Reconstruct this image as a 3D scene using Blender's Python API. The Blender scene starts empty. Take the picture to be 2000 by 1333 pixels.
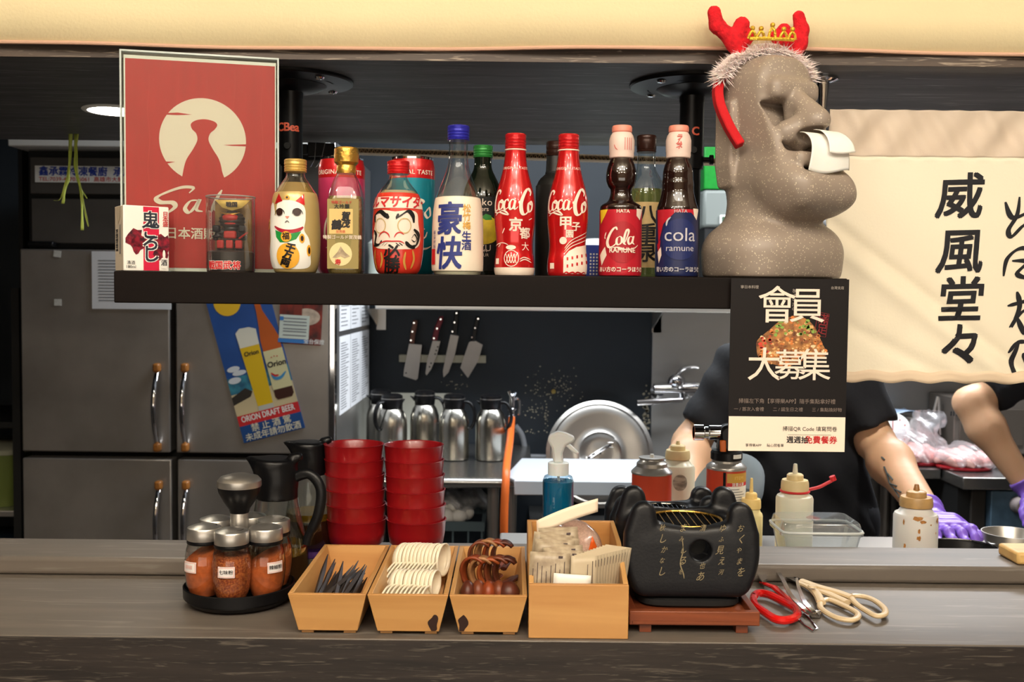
import bpy, bmesh, math, random
import numpy as np
from mathutils import Vector, Matrix, Euler
random.seed(7)
SC = bpy.context.scene
COL = SC.collection
PI = math.pi
# ---------------------------------------------------------------- camera
FPX = 2000.0
EYE = Vector((0, 0, 1.505))
PITCH, ROLL = 0.0482, 0.0105
FWD = Vector((0, math.cos(PITCH), -math.sin(PITCH)))
UP0 = Vector((0, math.sin(PITCH), math.cos(PITCH)))
CR = Vector((1, 0, 0)) * math.cos(ROLL) + UP0 * math.sin(ROLL)
CU = UP0 * math.cos(ROLL) - Vector((1, 0, 0)) * math.sin(ROLL)
cam_data = bpy.data.cameras.new('camera')
cam = bpy.data.objects.new('camera', cam_data)
COL.objects.link(cam)
cam_data.sensor_width = 36
cam_data.lens = 36.0
cam_data.clip_start = 0.02
cam_data.dof.use_dof = True
cam_data.dof.focus_distance = 1.38
cam_data.dof.aperture_fstop = 10.0
m3 = Matrix((CR, CU, -FWD)).transposed()
cam.matrix_world = Matrix.Translation(EYE) @ m3.to_4x4()
SC.camera = cam
# ---------------------------------------------------------------- world and light
SC.view_settings.view_transform = 'Standard'
SC.view_settings.look = 'None'
SC.view_settings.gamma = 1
SC.view_settings.use_curve_mapping = False
SC.view_settings.exposure = 0.0
w = bpy.data.worlds.new('world'); SC.world = w; w.use_nodes = True
w.node_tree.nodes['Background'].inputs[0].default_value = (0.9, 0.8, 0.7, 1)
w.node_tree.nodes['Background'].inputs[1].default_value = 0.22

def light(kind, name, loc, energy, col, size=0.1, rot=(0, 0, 0), sy=None, spot=None):
    l = bpy.data.lights.new(name, kind)
    l.energy = energy; l.color = col
    if kind == 'AREA':
        l.size = size
        if sy: l.shape = 'RECTANGLE'; l.size_y = sy
    else:
        l.shadow_soft_size = size
    if spot: l.spot_size = spot; l.spot_blend = 0.6
    o = bpy.data.objects.new(name, l); o.location = loc; o.rotation_euler = rot
    COL.objects.link(o); return o

WARM = (1.0, 0.90, 0.76)
COOL = (0.91, 0.96, 1.0)
# dining-side ceiling spots (a row of small warm bulbs) and kitchen ceiling panels
for i, (x, y) in enumerate([(-1.15, -0.25), (-0.7, 0.1), (-0.25, -0.25), (0.2, 0.1), (0.65, -0.25), (1.1, 0.1), (0.0, -1.0), (0.9, -1.1), (-0.9, -1.1)]):
    light('POINT', 'dining_bulb', (x, y, 2.5), 12.5, WARM, 0.03)
for i in range(14):      # a string of small warm lamps further back in the dining room
    light('POINT', 'string_bulb', (-1.6 + .25 * i, -1.5 + .12 * (i % 3), 2.60 + .05 * (i % 2)), 1.2, (1, .84, .62), 0.028)
light('AREA', 'dining_overhead_fill', (0.1, -0.5, 2.72), 30, (1, .93, .83), 1.8, sy=0.9)  # added unseen soft fill from front above, brightens the dark steel
light('AREA', 'dining_low_fill', (0.0, -2.15, 1.0), 20, (1, .92, .8), 3.2, rot=(PI / 2, 0, 0), sy=0.8)  # added unseen fill low behind the camera, lifts bulkhead underside and cardboard strip
light('AREA', 'kitchen_panel', (0.2, 2.95, 2.46), 44, COOL, 1.3, sy=0.5)
light('AREA', 'kitchen_panel', (1.55, 3.2, 2.46), 50, (.93, .96, 1), 0.9, sy=0.5)
light('SPOT', 'soffit_downlight_beam', (-0.58, 1.86, 1.80), 8, (1, .95, .85), 0.04, spot=2.6)
light('SPOT', 'soffit_downlight_beam', (0.75, 1.95, 1.80), 14, (1, .95, .87), 0.04, spot=2.4)

# ---------------------------------------------------------------- helpers
def P(px, py, d=None, z=None):
    v = FWD + CR * ((px - 1000) / FPX) + CU * (-(py - 666.5) / FPX)
    t = d / v.y if d is not None else (z - EYE.z) / v.z
    return EYE + v * t

def XW(px, d, py=570): return P(px, py, d).x
def XL(px, d, py=1060): return P(px, py, d).x
def ZW(px, py, d): return P(px, py, d).z

def lin(c):
    return tuple((x / 255 / 12.92 if x / 255 <= .04045 else ((x / 255 + .055) / 1.055) ** 2.4) for x in c[:3])

MATS = {}
def mat(name, col, rough=.5, metal=0, spec=.5, bump=0, bscale=60, var=0, vscale=8, stretch=(1, 1, 1), col2=None, alpha=1, sub=0, coat=0, emit=0, trans=0, ior=1.45, aniso=0):
    if name in MATS: return MATS[name]
    m = bpy.data.materials.new(name); m.use_nodes = True; MATS[name] = m
    nt = m.node_tree; b = nt.nodes['Principled BSDF']; L = nt.links
    c = lin(col)
    b.inputs['Base Color'].default_value = (*c, 1)
    b.inputs['Roughness'].default_value = rough
    b.inputs['Metallic'].default_value = metal
    b.inputs['Specular IOR Level'].default_value = spec
    b.inputs['Coat Weight'].default_value = coat
    b.inputs['Alpha'].default_value = alpha
    b.inputs['IOR'].default_value = ior
    if trans: b.inputs['Transmission Weight'].default_value = trans
    if sub:
        b.inputs['Subsurface Weight'].default_value = sub
        b.inputs['Subsurface Scale'].default_value = .01
    if emit:
        b.inputs['Emission Color'].default_value = (*c, 1); b.inputs['Emission Strength'].default_value = emit
    tc = nt.nodes.new('ShaderNodeTexCoord'); mp = nt.nodes.new('ShaderNodeMapping')
    mp.inputs['Scale'].default_value = stretch
    L.new(tc.outputs['Object'], mp.inputs[0])
    n = nt.nodes.new('ShaderNodeTexNoise'); n.inputs['Scale'].default_value = vscale; n.inputs['Detail'].default_value = 5
    L.new(mp.outputs[0], n.inputs['Vector'])
    if var or col2:
        r = nt.nodes.new('ShaderNodeValToRGB')
        c2 = lin(col2) if col2 else tuple(max(0, x * (1 - var)) for x in c)
        c1 = c if col2 else tuple(min(1, x * (1 + var)) for x in c)
        r.color_ramp.elements[0].position = .35; r.color_ramp.elements[0].color = (*c2, 1)
        r.color_ramp.elements[1].position = .65; r.color_ramp.elements[1].color = (*c1, 1)
        L.new(n.outputs[0], r.inputs[0]); L.new(r.outputs[0], b.inputs['Base Color'])
    else:
        r = nt.nodes.new('ShaderNodeMapRange')
        r.inputs['To Min'].default_value = max(0, rough - .04); r.inputs['To Max'].default_value = min(1, rough + .04)
        L.new(n.outputs[0], r.inputs[0]); L.new(r.outputs[0], b.inputs['Roughness'])
    if bump:
        n2 = nt.nodes.new('ShaderNodeTexNoise'); n2.inputs['Scale'].default_value = bscale; n2.inputs['Detail'].default_value = 6
        L.new(mp.outputs[0], n2.inputs['Vector'])
        bp = nt.nodes.new('ShaderNodeBump'); bp.inputs['Strength'].default_value = bump; bp.inputs['Distance'].default_value = .002
        L.new(n2.outputs[0], bp.inputs['Height']); L.new(bp.outputs[0], b.inputs['Normal'])
    return m

def glass(name, tint=(255, 255, 255), rough=.02, haze=0, hazecol=(255, 255, 255)):
    """thin-walled clear sheet: transparent + fresnel gloss (+ a little milky diffuse)"""
    if name in MATS: return MATS[name]
    m = bpy.data.materials.new(name); m.use_nodes = True; MATS[name] = m
    nt = m.node_tree; nt.nodes.clear(); L = nt.links
    out = nt.nodes.new('ShaderNodeOutputMaterial'); t = nt.nodes.new('ShaderNodeBsdfTransparent')
    t.inputs[0].default_value = (*lin(tint), 1)
    g = nt.nodes.new('ShaderNodeBsdfGlossy'); g.inputs['Roughness'].default_value = rough
    lw = nt.nodes.new('ShaderNodeLayerWeight'); lw.inputs[0].default_value = .35
    mr = nt.nodes.new('ShaderNodeMapRange'); mr.inputs['To Min'].default_value = .035; mr.inputs['To Max'].default_value = .7
    L.new(lw.outputs['Facing'], mr.inputs[0])
    mx = nt.nodes.new('ShaderNodeMixShader'); L.new(mr.outputs[0], mx.inputs[0])
    src = t
    if haze:
        d = nt.nodes.new('ShaderNodeBsdfDiffuse'); d.inputs[0].default_value = (*lin(hazecol), 1)
        tl = nt.nodes.new('ShaderNodeBsdfTranslucent'); tl.inputs[0].default_value = (*lin(hazecol), 1)
        ad = nt.nodes.new('ShaderNodeMixShader'); L.new(d.outputs[0], ad.inputs[1]); L.new(tl.outputs[0], ad.inputs[2])
        m2 = nt.nodes.new('ShaderNodeMixShader')
        n = nt.nodes.new('ShaderNodeTexNoise'); n.inputs['Scale'].default_value = 40
        r2 = nt.nodes.new('ShaderNodeMapRange'); r2.inputs['To Min'].default_value = haze * .6; r2.inputs['To Max'].default_value = min(1, haze * 1.4)
        L.new(n.outputs[0], r2.inputs[0]); L.new(r2.outputs[0], m2.inputs[0])
        L.new(t.outputs[0], m2.inputs[1]); L.new(ad.outputs[0], m2.inputs[2]); src = m2
    L.new(src.outputs[0], mx.inputs[1]); L.new(g.outputs[0], mx.inputs[2]); L.new(mx.outputs[0], out.inputs[0])
    return m

def wood(name, c1, c2, streak=None, rough=.5, scale=1.0, axis=0, bump=.15, coat=0):
    """grain running along one axis"""
    if name in MATS: return MATS[name]
    m = mat(name, c1, rough=rough, coat=coat)
    nt = m.node_tree; L = nt.links; b = nt.nodes['Principled BSDF']
    tc = nt.nodes.new('ShaderNodeTexCoord'); mp = nt.nodes.new('ShaderNodeMapping')
    s = [22 * scale] * 3; s[axis] = 1.6 * scale
    mp.inputs['Scale'].default_value = s
    L.new(tc.outputs['Object'], mp.inputs[0])
    n = nt.nodes.new('ShaderNodeTexNoise'); n.inputs['Scale'].default_value = 1.6; n.inputs['Detail'].default_value = 9; n.inputs['Distortion'].default_value = .6
    L.new(mp.outputs[0], n.inputs[0])
    r = nt.nodes.new('ShaderNodeValToRGB'); e = r.color_ramp.elements
    e[0].position = .3; e[0].color = (*lin(c2), 1); e[1].position = .68; e[1].color = (*lin(c1), 1)
    L.new(n.outputs[0], r.inputs[0]); src = r.outputs[0]
    mp2 = nt.nodes.new('ShaderNodeMapping'); s2 = [150 * scale] * 3; s2[axis] = 11 * scale
    mp2.inputs['Scale'].default_value = s2; L.new(tc.outputs['Object'], mp2.inputs[0])
    n2 = nt.nodes.new('ShaderNodeTexNoise'); n2.inputs['Scale'].default_value = 1; n2.inputs['Detail'].default_value = 4; n2.inputs['Distortion'].default_value = 1.2
    L.new(mp2.outputs[0], n2.inputs[0])
    if streak:
        r2 = nt.nodes.new('ShaderNodeValToRGB'); r2.color_ramp.elements[0].position = .58; r2.color_ramp.elements[1].position = .70
        r2.color_ramp.elements[0].color = (0, 0, 0, 1)
        L.new(n2.outputs[0], r2.inputs[0])
        mx = nt.nodes.new('ShaderNodeMix'); mx.data_type = 'RGBA'
        L.new(r2.outputs[0], mx.inputs[0]); L.new(src, mx.inputs[6]); mx.inputs[7].default_value = (*lin(streak), 1)
        src = mx.outputs[2]
    L.new(src, b.inputs['Base Color'])
    bp = nt.nodes.new('ShaderNodeBump'); bp.inputs['Strength'].default_value = bump; bp.inputs['Distance'].default_value = .001
    L.new(n2.outputs[0], bp.inputs['Height']); L.new(bp.outputs[0], b.inputs['Normal'])
    return m

class G:
    def __init__(s): s.v = []; s.f = []
    def add(s, vs, fs, M=None):
        n = len(s.v)
        s.v += [tuple((M @ Vector(v)) if M else v) for v in vs]
        s.f += [tuple(i + n for i in f) for f in fs]
        return s
    def box(s, c, d, M=None, taper=1.0):
        x, y, z = d[0] / 2, d[1] / 2, d[2] / 2
        vs = []
        for sz in (-1, 1):
            t = taper if sz < 0 else 1
            for sx, sy in ((-1, -1), (1, -1), (1, 1), (-1, 1)):
                vs.append((c[0] + sx * x * t, c[1] + sy * y * t, c[2] + sz * z))
        return s.add(vs, [(3, 2, 1, 0), (4, 5, 6, 7), (0, 1, 5, 4), (1, 2, 6, 5), (2, 3, 7, 6), (3, 0, 4, 7)], M)
    def bb(s, x0, x1, y0, y1, z0, z1, M=None):
        return s.box(((x0 + x1) / 2, (y0 + y1) / 2, (z0 + z1) / 2), (x1 - x0, y1 - y0, z1 - z0), M)
    def lathe(s, prof, seg=40, M=None, sq=2.0, cap=True, sx=1, sy=1):
        vs = []; fs = []
        for r, z in prof:
            for i in range(seg):
                a = 2 * PI * i / seg; ca, sa = math.cos(a), math.sin(a)
                if sq != 2.0:
                    k = (abs(ca) ** sq + abs(sa) ** sq) ** (-1 / sq)
                else: k = 1
                vs.append((r * k * ca * sx, r * k * sa * sy, z))
        n = len(prof)
        for j in range(n - 1):
            for i in range(seg):
                a = j * seg + i; b = j * seg + (i + 1) % seg
                fs.append((a, b, b + seg, a + seg))
        if cap:
            fs.append(tuple(range(seg))[::-1]); fs.append(tuple((n - 1) * seg + i for i in range(seg)))
        return s.add(vs, fs, M)
    def tube(s, pts, r, seg=10, M=None, cap=True, flat=1.0):
        pts = [Vector(p) for p in pts]; n = len(pts)
        rs = r if isinstance(r, (list, tuple)) else [r] * n
        vs = []; fs = []; prev = None
        for i, p in enumerate(pts):
            t = (pts[min(i + 1, n - 1)] - pts[max(i - 1, 0)]).normalized()
            if prev is None:
                u = t.orthogonal().normalized()
                if abs(t.z) < .95: u = t.cross(Vector((0, 0, 1))).normalized()
            else: u = (prev - t * prev.dot(t)).normalized()
            prev = u; w_ = t.cross(u)
            for k in range(seg):
                a = 2 * PI * k / seg
                vs.append(tuple(p + (u * math.cos(a) + w_ * math.sin(a) * flat) * rs[i]))
        for j in range(n - 1):
            for k in range(seg):
                a = j * seg + k; b = j * seg + (k + 1) % seg
                fs.append((a, b, b + seg, a + seg))
        if cap: fs += [tuple(range(seg))[::-1], tuple((n - 1) * seg + k for k in range(seg))]
        return s.add(vs, fs, M)
    def ring(s, R, r, seg=32, rs=8, M=None, flat=1.0):
        vs = []; fs = []
        for i in range(seg):
            a = 2 * PI * i / seg
            for j in range(rs):
                b = 2 * PI * j / rs; q = R + r * math.cos(b)
                vs.append((q * math.cos(a), q * math.sin(a), r * flat * math.sin(b)))
        for i in range(seg):
            for j in range(rs):
                fs.append((i * rs + j, ((i + 1) % seg) * rs + j, ((i + 1) % seg) * rs + (j + 1) % rs, i * rs + (j + 1) % rs))
        return s.add(vs, fs, M)
    def prism(s, poly, y0, y1, M=None):
        n = len(poly)
        vs = [(x, y0, z) for x, z in poly] + [(x, y1, z) for x, z in poly]
        ar = sum(poly[i][0] * poly[(i + 1) % n][1] - poly[(i + 1) % n][0] * poly[i][1] for i in range(n))
        f0 = tuple(range(n)); f1 = tuple(range(n, 2 * n))[::-1]
        sd = [(i, i + n, (i + 1) % n + n, (i + 1) % n) for i in range(n)]
        if ar < 0: f0 = f0[::-1]; f1 = f1[::-1]; sd = [q[::-1] for q in sd]
        if y1 < y0: f0 = f0[::-1]; f1 = f1[::-1]; sd = [q[::-1] for q in sd]
        return s.add(vs, [f0, f1] + sd, M)
    def ball(s, c, r, seg=20, rings=12, M=None):
        if not isinstance(r, (list, tuple)): r = (r, r, r)
        vs = [(c[0], c[1], c[2] - r[2])]; fs = []
        for j in range(1, rings):
            b = -PI / 2 + PI * j / rings
            for i in range(seg):
                a = 2 * PI * i / seg
                vs.append((c[0] + r[0] * math.cos(b) * math.cos(a), c[1] + r[1] * math.cos(b) * math.sin(a), c[2] + r[2] * math.sin(b)))
        vs.append((c[0], c[1], c[2] + r[2]))
        for i in range(seg):
            fs.append((0, 1 + (i + 1) % seg, 1 + i))
            fs.append((len(vs) - 1, 1 + (rings - 2) * seg + i, 1 + (rings - 2) * seg + (i + 1) % seg))
        for j in range(rings - 2):
            for i in range(seg):
                a = 1 + j * seg + i; b = 1 + j * seg + (i + 1) % seg
                fs.append((a, b, b + seg, a + seg))
        return s.add(vs, fs, M)
    def grid(s, fn, nu, nv, M=None):
        vs = [fn(i / nu, j / nv) for j in range(nv + 1) for i in range(nu + 1)]
        fs = [(j * (nu + 1) + i, j * (nu + 1) + i + 1, (j + 1) * (nu + 1) + i + 1, (j + 1) * (nu + 1) + i) for j in range(nv) for i in range(nu)]
        return s.add(vs, fs, M)
    def obj(s, name, m, parent=None, ang=35, bevel=0, kind=None, solid=0, loc=None, rot=None, label=None, segs=2):
        me = bpy.data.meshes.new(name); me.from_pydata(s.v, [], s.f); me.update()
        return meshobj(me, name, m, parent, ang, bevel, kind, solid, loc, rot, label, segs)

SHEETS = {'gold_label', 'red_label', 'cream_label', 'black_label', 'label_sleeve', 'tan_label', 'olive_label', 'sheet', 'paper', 'film', 'label_sticker', 'can_body', 'text_panel', 'cloth', 'clay_body', 'white_footer'} 
LASTL = {}   # artwork goes under the sheet or label it is printed on
def meshobj(me, name, m, parent=None, ang=35, bevel=0, kind=None, solid=0, loc=None, rot=None, label=None, segs=2):
    if ang:
        me.shade_smooth(); me.set_sharp_from_angle(angle=math.radians(ang))
    o = bpy.data.objects.new(name, me); COL.objects.link(o)
    if m: me.materials.append(m)
    o.parent = parent
    if loc: o.location = loc
    if rot: o.rotation_euler = rot
    if solid:
        md = o.modifiers.new('s', 'SOLIDIFY'); md.thickness = solid; md.offset = 0
    if bevel:
        md = o.modifiers.new('b', 'BEVEL'); md.width = bevel; md.segments = segs; md.limit_method = 'ANGLE'; md.angle_limit = math.radians(40)
    if kind: o['kind'] = kind
    if label: o['label'] = label
    if parent and name in SHEETS and parent.type == 'EMPTY' and not loc and not rot: LASTL[parent.name] = o
    return o

def thing(name, label, cat, loc=(0, 0, 0), rot=(0, 0, 0), group=None):
    o = bpy.data.objects.new(name, None); COL.objects.link(o)
    o.empty_display_size = .02
    o.location = loc; o.rotation_euler = rot
    o['label'] = label; o['category'] = cat
    if group: o['group'] = group
    return o

def tag(o, label, cat, group=None):
    o['label'] = label; o['category'] = cat
    if group: o['group'] = group
    return o

def dup(root, label=None, group=None, loc=None, rot=None, scale=None, mats=None):
    r = root.copy(); COL.objects.link(r)
    if loc is not None: r.location = loc
    if rot is not None: r.rotation_euler = rot
    if scale is not None: r.scale = scale
    if label: r['label'] = label
    if group: r['group'] = group
    def rec(a, b):
        for ch in list(a.children):
            c = ch.copy(); COL.objects.link(c); c.parent = b
            if 'category' in c: del c['category']
            rec(ch, c)
    rec(root, r)
    return r

def Rz(a): return Matrix.Rotation(a, 4, 'Z')
def Rx(a): return Matrix.Rotation(a, 4, 'X')
def Ry(a): return Matrix.Rotation(a, 4, 'Y')
def Tr(x, y=0, z=0): return Matrix.Translation((x, y, z))

# ---- 2-D artwork: everything is (verts2d, faces)
def T(body, size, x=0, y=0, bold=0, shear=0, sx=1.0, rot=0, al='CENTER', ls=1.0, cs=1.0, jit=0):
    c = bpy.data.curves.new('t', 'FONT'); c.body = body; c.size = size; c.align_x = al; c.align_y = 'CENTER'
    c.shear = shear; c.space_line = ls; c.space_character = cs; c.resolution_u = 3
    o = bpy.data.objects.new('t', c); COL.objects.link(o)
    dg = bpy.context.evaluated_depsgraph_get(); dg.update()
    me = bpy.data.meshes.new_from_object(o.evaluated_get(dg))
    ca, sa = math.cos(rot), math.sin(rot)
    ph = size * 9
    vs = []
    for v in me.vertices:
        a, b = v.co.x * sx, v.co.y
        if jit: a, b = a + jit * size * math.sin(b / size * 5 + ph), b + jit * size * math.sin(a / size * 4.3)
        vs.append((x + a * ca - b * sa, y + a * sa + b * ca))
    fs = [tuple(p.vertices) for p in me.polygons]
    if bold > .001:      # thicker strokes: the glyph repeated at small shifts
        e_ = bold * size * .8; v0, f0 = vs, fs; vs, fs = [], []
        for ly, (dx, dy) in enumerate(((-e_, -e_), (e_, -e_), (e_, e_), (-e_, e_), (0, 0))):
            n0 = len(vs); vs += [(p[0] + dx, p[1] + dy, ly) for p in v0]; fs += [tuple(i + n0 for i in f) for f in f0]
    bpy.data.objects.remove(o); bpy.data.curves.remove(c); bpy.data.meshes.remove(me)
    return vs, fs

def poly(pts): return [tuple(p) for p in pts], [tuple(range(len(pts)))]
def rect(x0, x1, y0, y1): return poly([(x0, y0), (x1, y0), (x1, y1), (x0, y1)])
def disc(x, y, rx, ry=None, n=28, a0=0, a1=2 * PI, rot=0):
    ry = ry or rx; full = abs(a1 - a0 - 2 * PI) < 1e-4
    pts = []
    for i in range(n + (0 if full else 1)):
        a = a0 + (a1 - a0) * i / n; u, v = rx * math.cos(a), ry * math.sin(a)
        pts.append((x + u * math.cos(rot) - v * math.sin(rot), y + u * math.sin(rot) + v * math.cos(rot)))
    return poly(pts)
def smooth(pts, n=8, closed=False):
    out = []; m = len(pts)
    rng = range(m) if closed else range(m - 1)
    for i in rng:
        g = (lambda k: pts[k % m]) if closed else (lambda k: pts[max(0, min(m - 1, k))])
        p0, p1, p2, p3 = g(i - 1), g(i), g(i + 1), g(i + 2)
        for j in range(n):
            t = j / n
            out.append(tuple(.5 * ((2 * p1[q]) + (-p0[q] + p2[q]) * t + (2 * p0[q] - 5 * p1[q] + 4 * p2[q] - p3[q]) * t * t + (-p0[q] + 3 * p1[q] - 3 * p2[q] + p3[q]) * t ** 3) for q in range(len(p1))))
    if not closed: out.append(tuple(pts[-1]))
    return out
def pen(pts, w, wmin=.25, ang=.7, n=8, taper=True, sm=True):
    """calligraphic stroke"""
    ps = smooth(pts, n) if sm else pts
    m = len(ps); vs = []; fs = []
    for i, p in enumerate(ps):
        a, b = ps[max(0, i - 1)], ps[min(m - 1, i + 1)]
        dx, dy = b[0] - a[0], b[1] - a[1]; l = math.hypot(dx, dy) or 1e-9; dx /= l; dy /= l
        th = math.atan2(dy, dx)
        ww = w * (wmin + (1 - wmin) * abs(math.sin(th - ang))) / 2
        if taper: ww *= min(1, .35 + 3 * min(i, m - 1 - i) / m)
        vs += [(p[0] - dy * ww, p[1] + dx * ww), (p[0] + dy * ww, p[1] - dx * ww)]
        if i: fs.append((2 * i - 2, 2 * i - 1, 2 * i + 1, 2 * i))
    return vs, fs
def xf(a, x=0, y=0, s=1, sx=1, rot=0, shear=0):
    ca, sa = math.cos(rot), math.sin(rot); vs = []
    for u, v in a[0]:
        u, v = (u + shear * v) * s * sx, v * s
        vs.append((x + u * ca - v * sa, y + u * sa + v * ca))
    return vs, a[1]
def allxf(L, **k): return [xf(a, **k) for a in L]
def flatmap(y=0): return lambda u, v: (u, y, v)
def cylmap(rf, eps=.0006, phi=0, cx=0):
    def f(u, v):
        r = (rf(v) if callable(rf) else rf)
        a = (u + cx) / r + phi
        return ((r + eps) * math.sin(a), -(r + eps) * math.cos(a), v)
    return f
def dec(name, arts, fn, m, parent, du=None, dv=None, label=None, lvl=0):
    bm = bmesh.new()
    for vs, fs in arts:
        bv = [bm.verts.new((p[0], p[1], p[2] if len(p) > 2 else 0)) for p in vs]
        for f in fs:
            try: bm.faces.new([bv[i] for i in f])
            except ValueError: pass
    for f in bm.faces:
        f.normal_update()
        if f.normal.z < 0: f.normal_flip()
    bmesh.ops.triangulate(bm, faces=bm.faces[:])
    for ax, st in ((0, du), (1, dv)):
        if not st: continue
        lo = min(v.co[ax] for v in bm.verts); hi = max(v.co[ax] for v in bm.verts)
        k = math.ceil(lo / st)
        while k * st < hi:
            co = Vector((0, 0, 0)); co[ax] = k * st; no = Vector((0, 0, 0)); no[ax] = 1
            bmesh.ops.bisect_plane(bm, geom=bm.verts[:] + bm.edges[:] + bm.faces[:], plane_co=co, plane_no=no, dist=1e-7)
            k += 1
    for v in bm.verts:
        x, y, ly = v.co; c = Vector(fn(x, y))
        if ly > .01: c += (Vector(fn(x + 1e-4, y)) - c).cross(Vector(fn(x, y + 1e-4)) - c).normalized() * ly * 4.5e-5
        v.co = c
    me = bpy.data.meshes.new(name); bm.to_mesh(me); bm.free()
    if parent and name not in SHEETS: parent = LASTL.get(parent.name, parent)
    return meshobj(me, name, m, parent, 0, label=label)

def interp(prof):
    ps = sorted((z, r) for r, z in prof)
    def f(z):
        if z <= ps[0][0]: return max(ps[0][1], .001)
        for (a, ra), (b, rb) in zip(ps, ps[1:]):
            if z <= b: return ra + (rb - ra) * ((z - a) / (b - a) if b > a else 0)
        return ps[-1][1]
    return f

# ---- implicit surfaces (numpy surface nets) for sculpted shapes
def smin(a, b, k): h = np.clip(.5 + .5 * (b - a) / k, 0, 1); return b * (1 - h) + a * h - k * h * (1 - h)
def smax(a, b, k): return -smin(-a, -b, k)
def ssub(a, b, k): return smax(a, -b, k)
def s_ball(X, Y, Z, c, r): 
    if not isinstance(r, (tuple, list)): return np.sqrt((X - c[0]) ** 2 + (Y - c[1]) ** 2 + (Z - c[2]) ** 2) - r
    k0 = np.sqrt(((X - c[0]) / r[0]) ** 2 + ((Y - c[1]) / r[1]) ** 2 + ((Z - c[2]) / r[2]) ** 2)
    k1 = np.sqrt(((X - c[0]) / r[0] ** 2) ** 2 + ((Y - c[1]) / r[1] ** 2) ** 2 + ((Z - c[2]) / r[2] ** 2) ** 2)
    return k0 * (k0 - 1) / np.maximum(k1, 1e-9)
def s_box(X, Y, Z, c, h, r=0):
    q = [np.abs(A - cc) - hh + r for A, cc, hh in zip((X, Y, Z), c, h)]
    o = np.sqrt(sum(np.maximum(a, 0) ** 2 for a in q))
    return o + np.minimum(np.maximum(q[0], np.maximum(q[1], q[2])), 0) - r
def s_cone(X, Y, Z, a, b, ra, rb):
    a = np.array(a, float); b = np.array(b, float); d = b - a; L2 = float(d @ d) or 1e-9
    t = np.clip(((X - a[0]) * d[0] + (Y - a[1]) * d[1] + (Z - a[2]) * d[2]) / L2, 0, 1)
    return np.sqrt((X - a[0] - t * d[0]) ** 2 + (Y - a[1] - t * d[1]) ** 2 + (Z - a[2] - t * d[2]) ** 2) - (ra + (rb - ra) * t)
def surf(fn, lo, hi, h):
    ax = [np.arange(l, u + h, h, dtype=np.float32) for l, u in zip(lo, hi)]
    X, Y, Z = np.meshgrid(*ax, indexing='ij'); V = fn(X, Y, Z).astype(np.float32)
    n = V.shape; c = tuple(k - 1 for k in n)
    acc = np.zeros(c + (3,), np.float32); cnt = np.zeros(c, np.float32); S = V < 0
    for a in range(3):
        o1, o2 = [q for q in range(3) if q != a]
        for i in (0, 1):
            for j in (0, 1):
                s0 = [0, 0, 0]; s0[o1] = i; s0[o2] = j; s1 = list(s0); s1[a] = 1
                sl0 = tuple(slice(s0[q], s0[q] + c[q]) for q in range(3)); sl1 = tuple(slice(s1[q], s1[q] + c[q]) for q in range(3))
                v0, v1 = V[sl0], V[sl1]; cr = S[sl0] != S[sl1]
                t = np.where(cr, v0 / np.where(cr, v0 - v1, 1), 0)
                acc[..., a] += np.where(cr, t, 0); acc[..., o1] += np.where(cr, i, 0); acc[..., o2] += np.where(cr, j, 0); cnt += cr
    act = cnt > 0; idx = -np.ones(c, np.int64); idx[act] = np.arange(act.sum())
    base = np.stack(np.nonzero(act), 1).astype(np.float32)
    vs = (base + acc[act] / cnt[act][:, None]) * h + np.array(lo, np.float32)
    fs = []
    for a in range(3):
        o1, o2 = [(1, 2), (2, 0), (0, 1)][a]
        sl0 = [slice(None)] * 3; sl1 = [slice(None)] * 3; sl0[a] = slice(0, n[a] - 1); sl1[a] = slice(1, n[a])
        cr = S[tuple(sl0)] != S[tuple(sl1)]
        p = np.stack(np.nonzero(cr), 1); p = p[(p[:, o1] > 0) & (p[:, o2] > 0) & (p[:, o1] < c[o1]) & (p[:, o2] < c[o2])]
        if not len(p): continue
        ins = S[tuple(p.T)]
        def at(d1, d2):
            q = p.copy(); q[:, o1] += d1; q[:, o2] += d2; return idx[tuple(q.T)]
        q = np.stack([at(-1, -1), at(0, -1), at(0, 0), at(-1, 0)], 1)
        q[~ins] = q[~ins][:, ::-1]; fs.append(q)
    return vs, np.concatenate(fs)
def surfobj(name, fn, lo, hi, h, m, parent=None, M=None, ang=0, **k):
    vs, fs = surf(fn, lo, hi, h)
    if M is not None:
        A = np.array(M)[:3, :3]; t = np.array(M)[:3, 3]; vs = vs @ A.T + t
    me = bpy.data.meshes.new(name)
    me.from_pydata(vs.tolist(), [], fs.tolist()); me.update()
    o = meshobj(me, name, m, parent, 0, **k); me.shade_smooth()
    return o
# ---------------------------------------------------------------- setting
M_navy = mat('navy paint', (36, 43, 50), rough=.55, var=.12, vscale=3, bump=.05, bscale=30)
M_dark = mat('dark plaster', (24, 24, 26), rough=.8)
M_floor = mat('kitchen floor', (70, 62, 56), rough=.6, var=.2)
M_ceil = mat('ceiling paint', (60, 58, 58), rough=.9)
M_steel = mat('brushed steel', (196, 192, 186), rough=.34, metal=.88, bump=.03, bscale=300, stretch=(1, 1, .05), var=.06, vscale=4)
M_wallsteel = mat('wall steel', (190, 190, 188), rough=.42, metal=.75, var=.05, vscale=3)
M_chrome = mat('chrome', (225, 225, 228), rough=.08, metal=1)
M_black = mat('black plastic', (13, 13, 15), rough=.34, spec=.35)
M_blackmatt = mat('black matt', (18, 18, 19), rough=.7)
M_white = mat('white plastic', (232, 232, 228), rough=.4)
M_paper = mat('white paper', (226, 228, 232), rough=.8)
M_ink = mat('ink', (28, 28, 34), rough=.7)
M_inkg = mat('grey ink', (120, 122, 128), rough=.8)
M_red = mat('red print', (198, 34, 38), rough=.5)
WALLD = 3.97
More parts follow.
